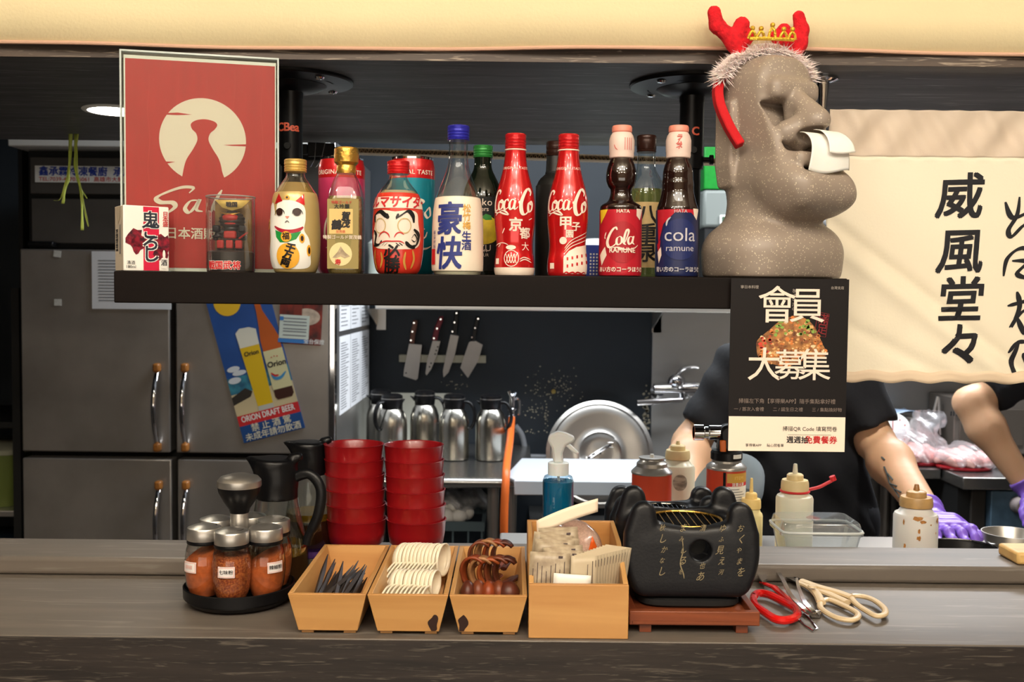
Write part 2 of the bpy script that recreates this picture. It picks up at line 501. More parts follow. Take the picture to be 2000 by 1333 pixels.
def struct(o): o['kind'] = 'structure'; return o
struct(G().bb(-2.6, 2.9, -2.2, WALLD + .2, -.1, 0).obj('floor', M_floor))
struct(G().bb(-2.6, 2.9, -2.2, 1.445, 2.78, 2.88).obj('ceiling', mat('cream ceiling', (215, 205, 185), rough=.9)))
struct(G().bb(-2.6, 2.9, 1.60, WALLD + .2, 2.5, 2.6).obj('ceiling_kitchen', M_ceil))
struct(G().bb(-2.6, 2.9, WALLD, WALLD + .15, 0, 2.5).obj('wall_back', M_navy))
struct(G().bb(-2.7, -2.6, -2.2, WALLD + .2, 0, 2.8).obj('wall_left', M_dark))
struct(G().bb(2.9, 3.0, -2.2, WALLD + .2, 0, 2.8).obj('wall_right', mat('right wall', (96, 92, 88), rough=.8)))
struct(G().bb(-2.6, 2.9, -2.3, -2.2, 0, 2.8).obj('wall_front', mat('front wall', (170, 155, 135), rough=.8)))
# steel cladding right of the navy paint
pan = G()
xs0 = XW(1275, WALLD)
struct(pan.bb(xs0, 2.9, WALLD - .012, WALLD, .0, 1.52).obj('trim_1', M_wallsteel, bevel=.003))
# chipped plaster patches and flecks on the navy wall
M_chip = mat('chipped paint', (168, 160, 140), rough=.9, var=.2, vscale=60)
fl = G(); rr = random.Random(3)
for cx, cy, sx, sy, n in ((1075, 760, 40, 28, 90), (1045, 800, 22, 14, 30), (890, 750, 18, 8, 16), (1060, 845, 50, 3, 22), (1066, 812, 3, 20, 20), (1262, 800, 5, 40, 60), (1110, 745, 14, 20, 20)):
    for _ in range(n):
        p = P(rr.gauss(cx, sx * .6), rr.gauss(cy, sy * .6), WALLD)
        a = rr.uniform(.0012, .0045) * (1 if n != 60 else 2)
        pts = [(p.x + a * rr.uniform(.5, 1) * math.cos(t), p.z + a * rr.uniform(.5, 1) * math.sin(t)) for t in (0, 1.2, 2.5, 3.7, 5)]
        fl.prism(pts, WALLD - .0015, WALLD + .002)
o = fl.obj('paint_chips', M_chip, ang=0, kind='stuff'); tag(o, 'pale chips and flecks in the navy wall paint around the round lid', 'paint chips')
hb = G(); p = P(1081, 765, WALLD); hb.lathe([(.009, 0), (.009, .008), (.004, .009)], 16, Matrix.Translation(p) @ Rx(PI / 2))
tag(hb.obj('wall_plug', mat('brass', (150, 130, 70), rough=.4, metal=.6)), 'small round brass plug in the chipped navy wall', 'plug')

# ---- bulkhead (soffit) over the counter: dark oak laminate
M_soff = wood('dark oak laminate', (94, 94, 96), (66, 66, 69), streak=(134, 134, 134), rough=.5, scale=.8, bump=.04)
M_fasc = wood('oak fascia edge', (92, 78, 68), (66, 55, 48), streak=(160, 145, 128), rough=.5, scale=1.6)
SOFZ = EYE.z + .32
struct(G().bb(-2.6, 2.9, 1.447, 2.25, SOFZ, 2.5).obj('trim_2', M_soff))
struct(G().bb(-2.6, 2.9, 1.443, 1.4465, SOFZ, SOFZ + .045).obj('trim_3', M_fasc))
struct(G().bb(-2.6, 2.9, 1.4465, 1.60, 2.5, 2.78).obj('trim_4', M_fasc))
M_val = mat('cream banner cloth', (226, 210, 168), rough=.75, bump=.25, bscale=220, var=.03, vscale=3)
def valf(u, v):
    x = -1.25 + 2.75 * u; z = SOFZ + .017 + .60 * v
    return (x, 1.434 - .004 * math.sin(x * 7 + v * 2) - .003 * math.sin(x * 19 + 4 * v) * (1 - v), z + .0025 * math.sin(x * 5) * (1 - v))
val = thing('fabric_banner', 'cream cloth banner hanging across the top of the dark bulkhead', 'banner')
G().grid(valf, 120, 12).obj('cloth', M_val, val, solid=.002)
hem = G(); hem.tube([Vector(valf(u / 120, 0)) + Vector((0, -.001, -.0008)) for u in range(121)], .0028, 8)
hem.obj('hem', mat('banner hem', (205, 165, 140), rough=.8), val)

# ---- counter
M_ctop = wood('counter top laminate', (108, 99, 90), (90, 83, 76), streak=(120, 113, 104), rough=.46, scale=.55, bump=.06)
M_cfront = wood('counter front laminate', (52, 45, 41), (33, 29, 27), streak=(84, 77, 69), rough=.5, scale=1.9)
CZ = 1.10; LZ = 1.126; CF = 1.172; LF = 1.42; LB = 1.53; WZ = 1.03; WB = 2.0
ct = thing('counter', 'dark wood bar counter with a raised ledge along its back', 'counter', (0, 1.35, 0))
G().bb(-1.6, 1.6, CF - 1.35, LB - 1.35, CZ - .035, CZ).obj('worktop', M_ctop, ct, bevel=.0015)
G().bb(-1.6, 1.6, CF + .002 - 1.35, LB - .02 - 1.35, 0, CZ - .0352).obj('front_panel', M_cfront, ct)
G().bb(-1.6, 1.6, CF - .0018 - 1.35, CF - .0002 - 1.35, CZ - .3, CZ - .0015).obj('edge_band', M_cfront, ct)
G().bb(-1.6, 1.6, LF - 1.35, LB - 1.35, CZ + .0003, LZ).obj('back_ledge', M_ctop, ct, bevel=.006, segs=4)
wt = thing('work_table', 'steel kitchen work surface behind the counter', 'work table', (0, 1.75, 0))
G().bb(-.02, 1.6, 1.535 - 1.75, WB - 1.75, WZ - .03, WZ).obj('top', M_steel, wt, bevel=.004)
G().bb(-.02, 1.6, 1.54 - 1.75, WB - .02 - 1.75, .05, WZ - .031).obj('cabinet', M_steel, wt)

# ---- shelf on two black poles
SZ = EYE.z + .0211
SF, SB = 1.305, 1.64
x0, x1 = XW(222, SF), XW(1655, SF)
M_shelf = wood('shelf dark wood', (24, 18, 16), (16, 12, 11), rough=.4, scale=.6, bump=.04)
M_shelf.node_tree.nodes['Principled BSDF'].inputs['Specular IOR Level'].default_value = .12
sh = thing('hanging_shelf', 'long dark brown shelf on two black ceiling poles above the counter', 'shelf', ((x0 + x1) / 2, 1.47, SZ))
G().bb(x0 - (x0 + x1) / 2, x1 - (x0 + x1) / 2, SF - 1.47, SB - 1.47, -.0405, 0).obj('board', M_shelf, sh, bevel=.0015)
for i, px in enumerate((567, 1345)):
    X = XW(px, 1.58)
    pl = thing('support_pole', ['black steel pole with round flange left, beside the red poster', 'black steel pole with round flange right, beside the stone head'][i], 'pole', (X, 1.58, SZ), group='shelf support poles')
    H = SOFZ - SZ
    G().lathe([(.0148, .0005), (.0148, H - .12)], 28).obj('lower_tube', M_black, pl)
    G().lathe([(.0182, H - .13), (.0186, H - .125), (.0186, H - .03), (.0195, H - .028), (.0195, H - .012), (.021, H - .008)], 32).obj('upper_tube', M_black, pl)
    G().lathe([(.05, H - .0095), (.094, H - .006), (.0955, H - .004), (.0955, H - .0003)], 56).obj('flange', M_black, pl, ang=30)
    G().lathe([(.030, H - .020), (.046, H - .0145), (.055, H - .0095), (.055, H - .006)], 48).obj('flange_boss', M_black, pl)
    for k in range(4):
        a = PI / 4 + k * PI / 2
        G().lathe([(.002, -.0035), (.006, -.0025), (.0075, 0)], 16, Tr(.078 * math.cos(a), .078 * math.sin(a), H - .0075)).obj('screw', M_chrome, pl)
        ar = [(.062 + .0 * t, 0) for t in (0,)]
        vs, fs = pen([(.066 * math.cos(a + t), .066 * math.sin(a + t)) for t in (.28, .4, .52, .64)], .006, 1, 0, taper=False)
        dec('slot', [(vs, [f[::-1] for f in fs])], lambda u, v: (u, v, H - .0082), M_blackmatt, pl)
    dec('lettering', [T(['CBea', 'C'][i], .0175, [.0, .003][i], H - .075, bold=.03, al='CENTER', cs=.92)], cylmap(.0186, .0004), mat('orange print', (205, 88, 60), rough=.5), pl, du=.002)
    g = G(); g.lathe([(.005, 0), (.005, .004)], 12, Tr(.0, -.0182, H - .103) @ Rx(PI / 2)); g.obj('adjustment_hole', M_blackmatt, pl)
    if i:
        g = G(); g.lathe([(.004, 0), (.004, .01), (.0075, .011), (.0075, .016)], 12, Tr(.0175, 0, H - .115) @ Ry(PI / 2)); g.obj('thumb_screw', M_black, pl)

# ---- downlights recessed in the bulkhead
M_lamp = mat('lamp glow', (255, 246, 225), emit=40)
for i, pos in enumerate((P(226, 214, z=SOFZ), Vector((.75, 1.95, SOFZ)))):
    dl = thing('downlight', ['glowing round downlight in the bulkhead beside the red poster', 'glowing round downlight in the bulkhead above the kitchen work surface'][i], 'light', (pos.x, pos.y, SOFZ), group='bulkhead downlights')
    G().ring(.052, .006, 40, 8, flat=.5).obj('trim_ring', M_white, dl, loc=(0, 0, -.002))
    G().lathe([(.0485, -.004), (.0485, -.0015)], 40).obj('diffuser', M_lamp, dl)

# ---- noren rail bracket and rod
NY = 1.53
bp = P(1600, 145, z=SOFZ)
br = thing('curtain_bracket', 'chrome bracket holding the curtain rod under the bulkhead', 'bracket', (XL(1607, NY, 190), NY, SOFZ))
G().lathe([(.022, -.0005), (.022, -.003), (.012, -.007)][::-1], 24).obj('mount_plate', M_chrome, br)
rz = ZW(1600, 232, NY)
G().tube([(0, 0, -.006), (0, 0, rz - SOFZ + .004)], [.0095, .005], 14).obj('stem', M_chrome, br)
G().ring(.010, .0035, 20, 8, M=Ry(PI / 2)).obj('rod_ring', M_chrome, br, loc=(0, 0, rz - SOFZ))
rod = G().tube([(XL(1607, NY, 190) - .012, NY, rz), (1.5, NY, rz)], .006, 12).obj('curtain_rod', M_steel); tag(rod, 'thin steel rod carrying the cream door curtain', 'rod')
# noren
M_noren = mat('cream curtain cloth', (240, 230, 206), rough=.6, bump=.15, bscale=260, sub=.0)
M_norentop = mat('curtain top band', (214, 196, 176), rough=.6, bump=.15, bscale=260)
NYC = NY - .0115
nx0, nx1 = XW(1612, NYC), 1.18
nz0, nz1 = rz + .012, ZW(1620, 745, NYC)
def nf(x, z, e=0):
    t = (nz0 - z) / (nz0 - nz1); s = (x - nx0)
    y = NY - .0115
    if t < .17: y += .0035 * math.sin(s * 95 + 2 * t * 8) * math.sin(t / .17 * PI) * (1 + .5 * math.sin(s * 31)) + .002 * math.sin(s * 160 - t * 40)
    dg = s * .75 - (nz0 - z)
    y += .006 * math.exp(-((dg + .16) / .012) ** 2) * min(1, t * 2) - .006 * math.exp(-((dg + .19) / .016) ** 2) * min(1, t * 2)
    y += .004 * math.exp(-((s * .5 - (nz0 - z) + .30) / .012) ** 2)
    y += .004 * math.sin(s * 16 + t * 2) * t + .0016 * math.sin(s * 120) * max(0, t - .9) * 10
    return (x, y - e, z + .0018 * math.sin(s * 110) * (t > .95) + .012 * s * (t > .5) * 0)
no = thing('door_curtain', 'cream cloth door curtain with black brush characters hanging right of stone head', 'curtain')
def nfg(z0, z1): return lambda u, v: nf(nx0 + (nx1 - nx0) * u, z0 + (z1 - z0) * v)
zb = nz0 - (nz0 - nz1) * .17
G().grid(nfg(nz1, zb), 170, 60).obj('cloth', M_noren, no, solid=.0008)
G().grid(nfg(zb, nz0), 170, 24).obj('rod_sleeve', M_norentop, no, solid=.0008)
hm = G(); hm.grid(lambda u, v: nf(nx0 + (nx1 - nx0) * u, nz1 + .016 * v, .0012), 170, 3); hm.obj('hem', mat('curtain hem', (226, 204, 176), rough=.7), no, solid=.0006)
k = NY / 2000
M_brush = mat('black brush ink', (22, 22, 28), rough=.7)
arts = []
for ch, cy in zip('威風堂々', (390, 497, 592, 680)):
    p = P(1872, cy, NYC)
    arts.append(T(ch, 92 * k, p.x, p.z, bold=.022, shear=.08, jit=.012))
dec('lettering', arts, lambda u, v: nf(u, v, .0012), M_brush, no, du=.012, dv=.012)
arts = []
for pts in ([(1962, 395), (1975, 425), (2005, 415), (2020, 395)], [(1990, 385), (1985, 420), (1968, 450), (1975, 462), (2000, 440), (2015, 455)],
            [(1958, 540), (1966, 505), (1995, 485), (2030, 500), (2040, 540)], [(1975, 510), (2005, 512), (1985, 535), (2010, 545)],
            [(1985, 570), (1990, 600), (1975, 640)], [(1966, 598), (2015, 585)], [(1970, 640), (1995, 610), (2020, 600)], [(1985, 620), (2000, 650), (2010, 640)],
            [(1970, 690), (1985, 670), (2005, 668)], [(1990, 668), (1978, 705), (1985, 740)], [(1998, 690), (2010, 715)]):
    q = [P(x, y, NYC) for x, y in pts]; arts.append(pen([(a.x, a.z) for a in q], .0085, .45, .6))
dec('cursive_lettering', arts, lambda u, v: nf(u, v, .0012), M_brush, no, du=.012, dv=.012)

# green plastic raffia strips hanging from the bulkhead
M_raf = mat('green raffia', (178, 190, 84), rough=.4, var=.15, vscale=80, stretch=(4, 4, .2))
sp = P(150, 262, z=SOFZ); d = sp.y
st = thing('raffia_strips', 'frayed yellow-green plastic raffia strips hanging left of the red poster', 'strips', (sp.x, sp.y, SOFZ))
for path, wd in (([(140, 256), (134, 330), (128, 360), (122, 398)], 6), ([(152, 256), (146, 320), (158, 380), (160, 450)], 6), ([(140, 262), (136, 330), (120, 385)], 4), ([(146, 300), (150, 350), (170, 388)], 2), ([(150, 330), (164, 400), (173, 443)], 3.5), ([(136, 350), (118, 388), (106, 392)], 2)):
    g = G(); pts = smooth([tuple(P(x, y, d) - Vector((sp.x, sp.y, SOFZ)))for x, y in path], 8)
    pts[0] = (pts[0][0], pts[0][1], 0)
    vs = []; fs = []
    for i, p in enumerate(pts):
        w_ = wd * d / 2000 * (.8 + .25 * math.sin(i * .9 + wd)); ph = i * .12 + wd
        for j in range(4):
            t = j / 3 - .5
            vs.append((p[0] + w_ * t, p[1] + .002 * math.sin(ph + j * 2), p[2]))
        if i: fs += [(4 * i - 4 + j, 4 * i - 3 + j, 4 * i + 1 + j, 4 * i + j) for j in range(3)]
    g.add(vs, fs).obj('strip', M_raf, st, solid=.0006)

# ---------------------------------------------------------------- background kitchen
FD = 3.2
FX0, FX1 = XW(50, FD), XW(655, FD)
fr = thing('refrigerator', 'tall four-door stainless steel refrigerator behind the counter', 'refrigerator', ((FX0 + FX1) / 2, FD, 0))
FC = (FX0 + FX1) / 2
M_fr = mat('fridge steel', (150, 144, 138), rough=.36, metal=.6, var=.14, vscale=5, bump=.03, bscale=200)
M_fr2 = mat('fridge side steel', (150, 150, 150), rough=.3, metal=.8, var=.06, vscale=4)
G().bb(FX0 - FC, FX1 - FC, .03, WALLD - FD - .005, .1, 1.93).obj('body', M_blackmatt, fr)
G().bb(FX1 - FC - .001, FX1 - FC + .004, .0, WALLD - FD - .02, .1, 1.96).obj('side_panel', M_fr2, fr)
G().bb(FX1 - FC - .012, FX1 - FC + .005, -.035, -.0005, .1, 1.96).obj('edge_trim', M_chrome, fr, bevel=.002)
g = G()
for x in (-.42, .42):
    for y in (.08, .66): g.lathe([(.025, 0), (.03, .1)], 16, Tr(x, y, 0))
g.obj('feet', M_black, fr)
zt, zs0, zs1 = ZW(200, 489, FD), ZW(200, 880, FD), ZW(200, 893, FD)
cx = XW(344, FD)
M_amber = mat('amber handle cap', (150, 96, 44), rough=.3)
for nm_, xa, xb, za, zb_, hx in (('door', FX0, XW(338, FD), zs0, zt, 316), ('door', XW(350, FD), FX1 - .013, zs0, zt, 370), ('door', FX0, XW(340, FD), .12, zs1, 318), ('door', XW(352, FD), FX1 - .013, .12, zs1, 371)):
    dr = G().bb(xa - FC, xb - FC, -.035, .026, za, zb_).obj('door', M_fr, fr, bevel=.004)
    hy0, hy1 = (708, 878) if za > .5 else (934, 1104)
    hxw = XW(hx, FD) - FC; z1, z0 = ZW(hx, hy0, FD), ZW(hx, hy1, FD); zm = (z0 + z1) / 2; hl = (z1 - z0) / 2
    hp = [(hxw, -.036 - .045 * math.cos(t * PI / 2) ** .7 if abs(t) < 1 else -.036, zm + hl * .86 * t) for t in [i / 12 for i in range(-12, 13)]]
    G().tube(hp, .0085, 12).obj('handle', M_chrome, dr)
    for s in (-1, 1):
        G().box((hxw, -.048, zm + s * hl * .9), (.022, .026, hl * .2)).obj('handle_cap', M_amber, dr, bevel=.006)
# upper panels
M_frp = mat('fridge upper panel', (92, 88, 84), rough=.4, metal=.5, var=.1)
G().bb(FX0 - FC + .02, FX1 - FC - .02, .0, .03, ZW(150, 476, FD), ZW(150, 388, FD)).obj('vent_panel', M_frp, fr, bevel=.003)
G().bb(FX0 - FC + .02, FX1 - FC - .02, -.005, .03, ZW(150, 380, FD), ZW(150, 308, FD)).obj('top_panel', M_frp, fr, bevel=.003)
G().bb(FX0 - FC - .02, FX1 - FC - .02, -.06, .5, 1.932, 1.968).obj('top_board', M_white, fr, bevel=.003)
g = G(); zz = ZW(75, 475, FD)
g.bb(FX0 - FC + .02, FX0 - FC + .10, -.03, .0, zz - .012, zz + .004); g.obj('hinge', M_black, fr, bevel=.004)
# supplier sign
def flat_sign(name, label, cat, x0, x1, y0, y1, d, m, th=.002, rot=0, off=0):
    a = P((x0 + x1) / 2, (y0 + y1) / 2, d); kk = d / 2000
    r = thing(name, label, cat, (a.x, d, a.z), (0, rot, 0))
    w_, h_ = (x1 - x0) * kk / 2, (y1 - y0) * kk / 2
    G().bb(-w_, w_, -th, 0, -h_, h_).obj('sheet', m, r, ang=0)
    return r, w_, h_
ss, sw, s_h = flat_sign('supplier_sign', 'white strip sign with blue and red characters on top of refrigerator', 'sign', 70, 470, 326, 358, FD - .006, M_white)
M_blue = mat('blue print', (36, 62, 160), rough=.5)
dec('blue_lettering', [T('鑫承霖冷凍餐廚  承慶餐飲設備', .0305, -sw + .012, .007, bold=.03, al='LEFT')], flatmap(-.0024), M_blue, ss)
dec('red_lettering', [T('TEL:7039-457036061  高雄市大樂區鳳林路', .0165, -sw + .012, -.016, bold=.01, sx=1.12, al='LEFT')], flatmap(-.0024), M_red, ss)
# papers
pa, w_, h_ = flat_sign('notice_sheet', 'white printed notice sheet taped on left refrigerator door', 'notice', 180, 334, 492, 604, FD - .0375, M_paper)
L_ = []
rr = random.Random(5)
for i in range(14):
    z = h_ - .03 - i * (2 * h_ - .045) / 14
    L_.append(rect(-w_ + .02, -w_ + .02 + rr.uniform(.05, .13), z, z + .003))
dec('print', L_, flatmap(-.0025), M_inkg, pa)
for i, (tx, ty) in enumerate(((112, 496), (113, 591))):
    q = P(tx, ty, FD - .036)
    g = G().bb(-.011, .011, -.0012, 0, -.010, .010); o = g.obj('tape_piece', mat('tape', (205, 205, 200), rough=.3, var=.1, vscale=90), loc=(q.x, q.y, q.z), ang=0, rot=(0, [.12, 0][i], 0))
    tag(o, ['white tape scrap at the top of the left refrigerator door', 'white tape scrap on refrigerator door left of the notice sheet'][i], 'tape')
# menu sheets on the fridge side
xs = FX1 + .0045
for r_, (za, zb_) in enumerate(((ZW(690, 640, 3.6), ZW(690, 560, 3.6)), (ZW(690, 795, 3.5), ZW(690, 650, 3.6)))):
    for c_ in range(3):
        ya = 3.25 + c_ * .225
        t_ = thing('order_sheet', ['upper', 'lower'][r_] + ' white printed list on refrigerator side, ' + ['nearest the front edge', 'middle column', 'nearest the back wall'][c_], 'notice', (xs, ya, 0), group='printed lists on the refrigerator side')
        zb2, za2 = (zb_, za)
        G().bb(0, .0015, 0, .212, za2, zb2).obj('sheet', M_paper, t_, ang=0)
        L_ = []
        nl = 9 if r_ == 0 else 26
        for i in range(nl):
            z = za2 + .015 + i * (zb2 - za2 - .03) / nl
            L_.append(rect(.02, .02 + rr.uniform(.09, .165), z, z + .003))
        dec('print', L_, lambda u, v: (.0022, u, v), M_inkg, t_)
# beer poster on right door
k = FD / 2000
bpst = thing('beer_poster', 'tilted blue beer poster with bottle and glass on right refrigerator door', 'poster', tuple(P(498, 708, FD - .037)), (0, -.262, 0))
BP = lambda x, y: ((x - 500) * k, (705 - y) * k)      # upright artwork coordinates about the sheet centre
bw, bh = .098, .235
G().bb(-bw, bw, -.0015, 0, -bh, bh).obj('sheet', mat('poster blue', (28, 78, 150), rough=.35, var=.12, vscale=9), bpst, ang=0)
FM = lambda e: flatmap(-.0015 - e)
C = lambda nm, c, **q: mat(nm, c, rough=.4, **q)
dec('sea', [rect(-bw, bw, -.09, -.03)], FM(.0003), C('sea print', (60, 140, 160), col2=(35, 90, 120), vscale=40), bpst)
dec('beach', [rect(-bw, bw, -.150, -.082)], FM(.0005), C('sand print', (205, 188, 148)), bpst)
dec('rocks', [poly([(-bw, -.09), (-.05, -.07), (-.03, -.085), (-.04, -.10), (-bw, -.115)])], FM(.0006), C('rock print', (50, 44, 38)), bpst)
dec('cloud', [disc(-.07, -.005, .02, .009), disc(-.055, -.02, .022, .008), disc(-.075, -.04, .02, .01)], FM(.0006), C('cloud print', (215, 220, 225)), bpst)
dec('sun', [disc(-.035, .2, .042)], FM(.0005), C('sun print', (240, 190, 40)), bpst)
dec('palm', [poly([(.03, .21), (.06, .235), (.095, .235), (.09, .2), (.07, .17), (.06, .2)])], FM(.0005), C('palm print', (70, 150, 70)), bpst)
dec('beer_glass', [poly([(-.034, .06), (.028, .06), (.022, -.135), (-.026, -.135)])], FM(.0008), C('beer print', (226, 186, 20)), bpst)
dec('beer_foam', [poly([(-.035, .1), (-.02, .112), (.01, .11), (.03, .1), (.028, .052), (-.033, .052)])], FM(.001), C('foam print', (225, 222, 205)), bpst)
dec('glass_base', [rect(-.026, .022, -.15, -.135)], FM(.001), C('glass print', (190, 190, 180)), bpst)
dec('beer_bottle', [poly([(.045, .21), (.062, .21), (.064, .15), (.085, .09), (.093, .06), (.093, -.12), (.085, -.13), (.04, -.13), (.034, -.12), (.034, .06), (.040, .1), (.045, .15)])], FM(.0008), C('bottle print', (190, 88, 24)), bpst)
dec('bottle_base', [poly([(.034, -.095), (.093, -.095), (.093, -.12), (.085, -.13), (.04, -.13), (.034, -.12)])], FM(.001), C('bottle base print', (60, 24, 16)), bpst)
dec('bottle_label', [rect(.033, .094, -.098, .025)], FM(.0012), C('label print', (214, 208, 160)), bpst)
dec('label_lettering', [T('Orion', .024, .064, -.02, bold=.03, shear=.1)], FM(.0016), M_ink, bpst)
dec('glass_lettering', [T('Orion', .019, -.003, .03, bold=.03, shear=.1)], FM(.0016), M_ink, bpst)
dec('label_wave', [pen([(.04, -.05), (.05, -.064), (.068, -.064), (.086, -.05)], .01, .6, 1.2)], FM(.0016), C('wave print', (60, 140, 190)), bpst)
dec('label_stars', [disc(.054, .002, .002), disc(.063, .004, .002), disc(.072, .002, .002), pen([(.04, -.044), (.05, -.055), (.062, -.056)], .006, .6, 1.2)], FM(.0018), M_red, bpst)
dec('red_band', [rect(-bw, bw, -.183, -.150)], FM(.0012), M_red, bpst)
dec('band_lettering', [T('ORION DRAFT BEER', .026, -.002, -.164, bold=.02, sx=.72)], FM(.0016), M_white, bpst)
dec('blue_band', [rect(-bw, bw, -bh, -.183)], FM(.0012), C('poster deep blue', (24, 70, 130)), bpst)
dec('warning_lettering', [T('禁 止 酒 駕', .0265, 0, -.1965, bold=.012), T('未成年請勿飲酒', .0255, 0, -.2225, bold=.012)], FM(.0016), C('cream print', (222, 216, 190)), bpst)
# small menu card
mc = thing('menu_card', 'small red food card with white price label on right refrigerator door', 'card', tuple(P(587, 628, FD - .037)), (0, .05, 0))
G().bb(-.066, .066, -.0015, 0, -.072, .072).obj('sheet', mat('food card', (140, 40, 30), rough=.35, col2=(60, 20, 20), vscale=28), mc, ang=0)
dec('dish_picture', [disc(.02, .015, .04, .026), ], FM(.0004), C('dish print', (190, 170, 150), var=.2, vscale=60), mc)
dec('bottle_picture', [rect(-.022, .004, .0, .06)], FM(.0007), C('bottle picture', (120, 40, 30)), mc)
dec('price_label', [rect(-.064, .028, -.055, .018)], FM(.001), C('price paper', (205, 215, 205)), mc)
dec('price_lines', [rect(-.052, .02, z, z + .003) for z in (.006, -.004, -.014, -.026, -.034, -.046)] , FM(.0013), M_inkg, mc)
dec('blue_edge', [rect(-.066, .028, -.068, -.056)], FM(.0013), C('card blue', (50, 120, 190)), mc)
dec('blue_square', [rect(-.064, -.052, -.0, .012)], FM(.0013), C('card blue', (50, 120, 190)), mc)
dec('lettering', [T('全台保證', .016, .045, -.062, bold=.02)], FM(.0013), M_white, mc)

# dark rack left of fridge
M_rack = mat('dark rack steel', (40, 40, 40), rough=.5, metal=.4)
rk = thing('storage_rack', 'dark steel storage rack at the far left beside the refrigerator', 'rack', (XW(10, 3.3), 3.4, 0))
for sx in (-.3, .085):
    for sy in (-.2, .25): G().bb(sx - .012, sx + .012, sy - .012, sy + .012, 0, 1.5).obj('post', M_rack, rk)
for z in (.45, .8, 1.08): G().bb(-.31, .095, -.21, .26, z - .02, z).obj('rack_shelf', M_rack if z != .8 else M_steel, rk, bevel=.003)
G().bb(.080, .093, -.17, .22, 1.501, 2.35).obj('upright_panel', M_blackmatt, rk)
cr_ = thing('food_tub', 'dull green plastic tub on the rack left of refrigerator', 'tub', ((rk.location.x) - .08, 3.36, .8))
g = G(); g.lathe([(.13, .001), (.15, .10), (.155, .17)], 36, sq=5); g.obj('tub', mat('green tub', (96, 108, 48), rough=.5), cr_)
g = G(); g.lathe([(.157, .171), (.157, .185), (.15, .19)], 36, sq=5); g.obj('lid', mat('tub lid', (150, 150, 130), rough=.4), cr_)
bx = thing('black_crate', 'black crate on the lower shelf of the far left rack', 'crate', ((rk.location.x) - .08, 3.36, .45))
G().bb(-.15, .12, -.15, .15, .001, .2).obj('box', M_black, bx, bevel=.01); G().bb(-.155, .125, -.155, .155, .2, .225).obj('rim', mat('crate rim', (30, 45, 60), rough=.4), bx, bevel=.005)

# knife bar + knives
KD = WALLD - .03
M_blade = mat('knife steel', (176, 172, 168), rough=.35, metal=.55, var=.06)
p0, p1 = P(779, 703, KD), P(949, 700, KD)
kb = G().bb(p0.x, p1.x, WALLD - .028, WALLD - .002, (p0.z + p1.z) / 2 - .0145, (p0.z + p1.z) / 2 + .0145).obj('knife_rack', mat('magnet bar', (176, 170, 148), rough=.5, var=.08), bevel=.002)
tag(kb, 'pale magnetic knife bar on the navy wall', 'knife rack')
def knife(label, blade, handle, rivets, mh, holes=()):
    k_ = KD - .004
    c = P(sum(x for x, y in blade) / len(blade), sum(y for x, y in blade) / len(blade), k_)
    r = thing('kitchen_knife', label, 'knife', (c.x, WALLD - .030, c.z), group='knives on the magnetic bar')
    q = lambda L: [(P(x, y, k_).x - c.x, P(x, y, k_).z - c.z) for x, y in L]
    G().prism(q(blade), -.0035, -.0008).obj('blade', M_blade, r, ang=20)
    G().prism(q(handle), -.014, .006).obj('handle', mh, r, bevel=.004)
    for x, y in rivets:
        a = q([(x, y)])[0]; G().lathe([(.0035, 0), (.003, .002)], 10, Tr(a[0], -.0142, a[1]) @ Rx(PI / 2)).obj('rivet', M_chrome, r)
    for x, y in holes:
        a = q([(x, y)])[0]; G().lathe([(.0032, 0), (.0032, .0006)], 10, Tr(a[0], -.0036, a[1]) @ Rx(PI / 2)).obj('hole', M_blackmatt, r)
knife('wide cleaver with brown wooden handle, leftmost on the knife bar', [(799, 672), (824, 674), (816, 740), (812, 743), (788, 735), (789, 722)], [(807, 625), (816, 626), (814, 640), (811, 655), (809, 672), (800, 671), (802, 650)], [(809, 631), (806, 648), (803, 665)], mat('brown handle', (112, 70, 54), rough=.5), [(793, 729)])
knife('santoku knife with red handle on the knife bar', [(845, 666), (860, 667), (853, 695), (842, 722), (833, 734), (831, 730), (834, 705)], [(858, 619), (866, 617), (865, 628), (858, 645), (854, 666), (843, 665), (849, 640)], [(861, 624), (854, 642), (848, 661)], mat('dark red handle', (120, 26, 40), rough=.4), [(855, 678), (852, 685), (850, 692), (842, 710), (839, 717)])
knife('long pointed chef knife with black handle on the knife bar', [(880, 654), (896, 657), (888, 695), (876, 728), (866, 738), (865, 725), (872, 690)], [(889, 606), (897, 605), (896, 625), (893, 655), (882, 654), (885, 630)], [(892, 612), (888, 630), (884, 648)], M_black)
knife('square-tipped cleaver with black handle, rightmost on the knife bar', [(916, 669), (926, 665), (943, 674), (934, 705), (914, 739), (899, 719), (908, 692)], [(930, 617), (938, 618), (934, 640), (929, 667), (919, 667), (924, 640)], [(934, 623), (928, 641), (922, 659)], M_black)

# wall shelf brackets + wall shelf (hidden mostly by the bar shelf)
ws = thing('wall_shelf', 'steel wall shelf on brackets above the knife bar', 'shelf', (0, WALLD, ZW(1000, 590, 3.8)))
G().bb(XW(735, 3.7), 2.0, -.30, -.001, -.03, 0).obj('board', M_steel, ws, bevel=.004)
for px in (741, 1288):
    x = XW(px, 3.9); G().prism([(0, 0), (0, 0)], 0, 0) if 0 else None
    g = G(); g.bb(x - .018, x + .018, -.012, -.0125 + .0115, -.115, -.031); g.add([(x - .018, -.28, -.031), (x - .018, -.012, -.031), (x - .018, -.012, -.10), (x - .015, -.28, -.031), (x - .015, -.012, -.031), (x - .015, -.012, -.10)], [(0, 1, 2), (5, 4, 3), (0, 3, 4, 1), (1, 4, 5, 2), (2, 5, 3, 0)])
    g.obj('bracket', M_steel, ws)
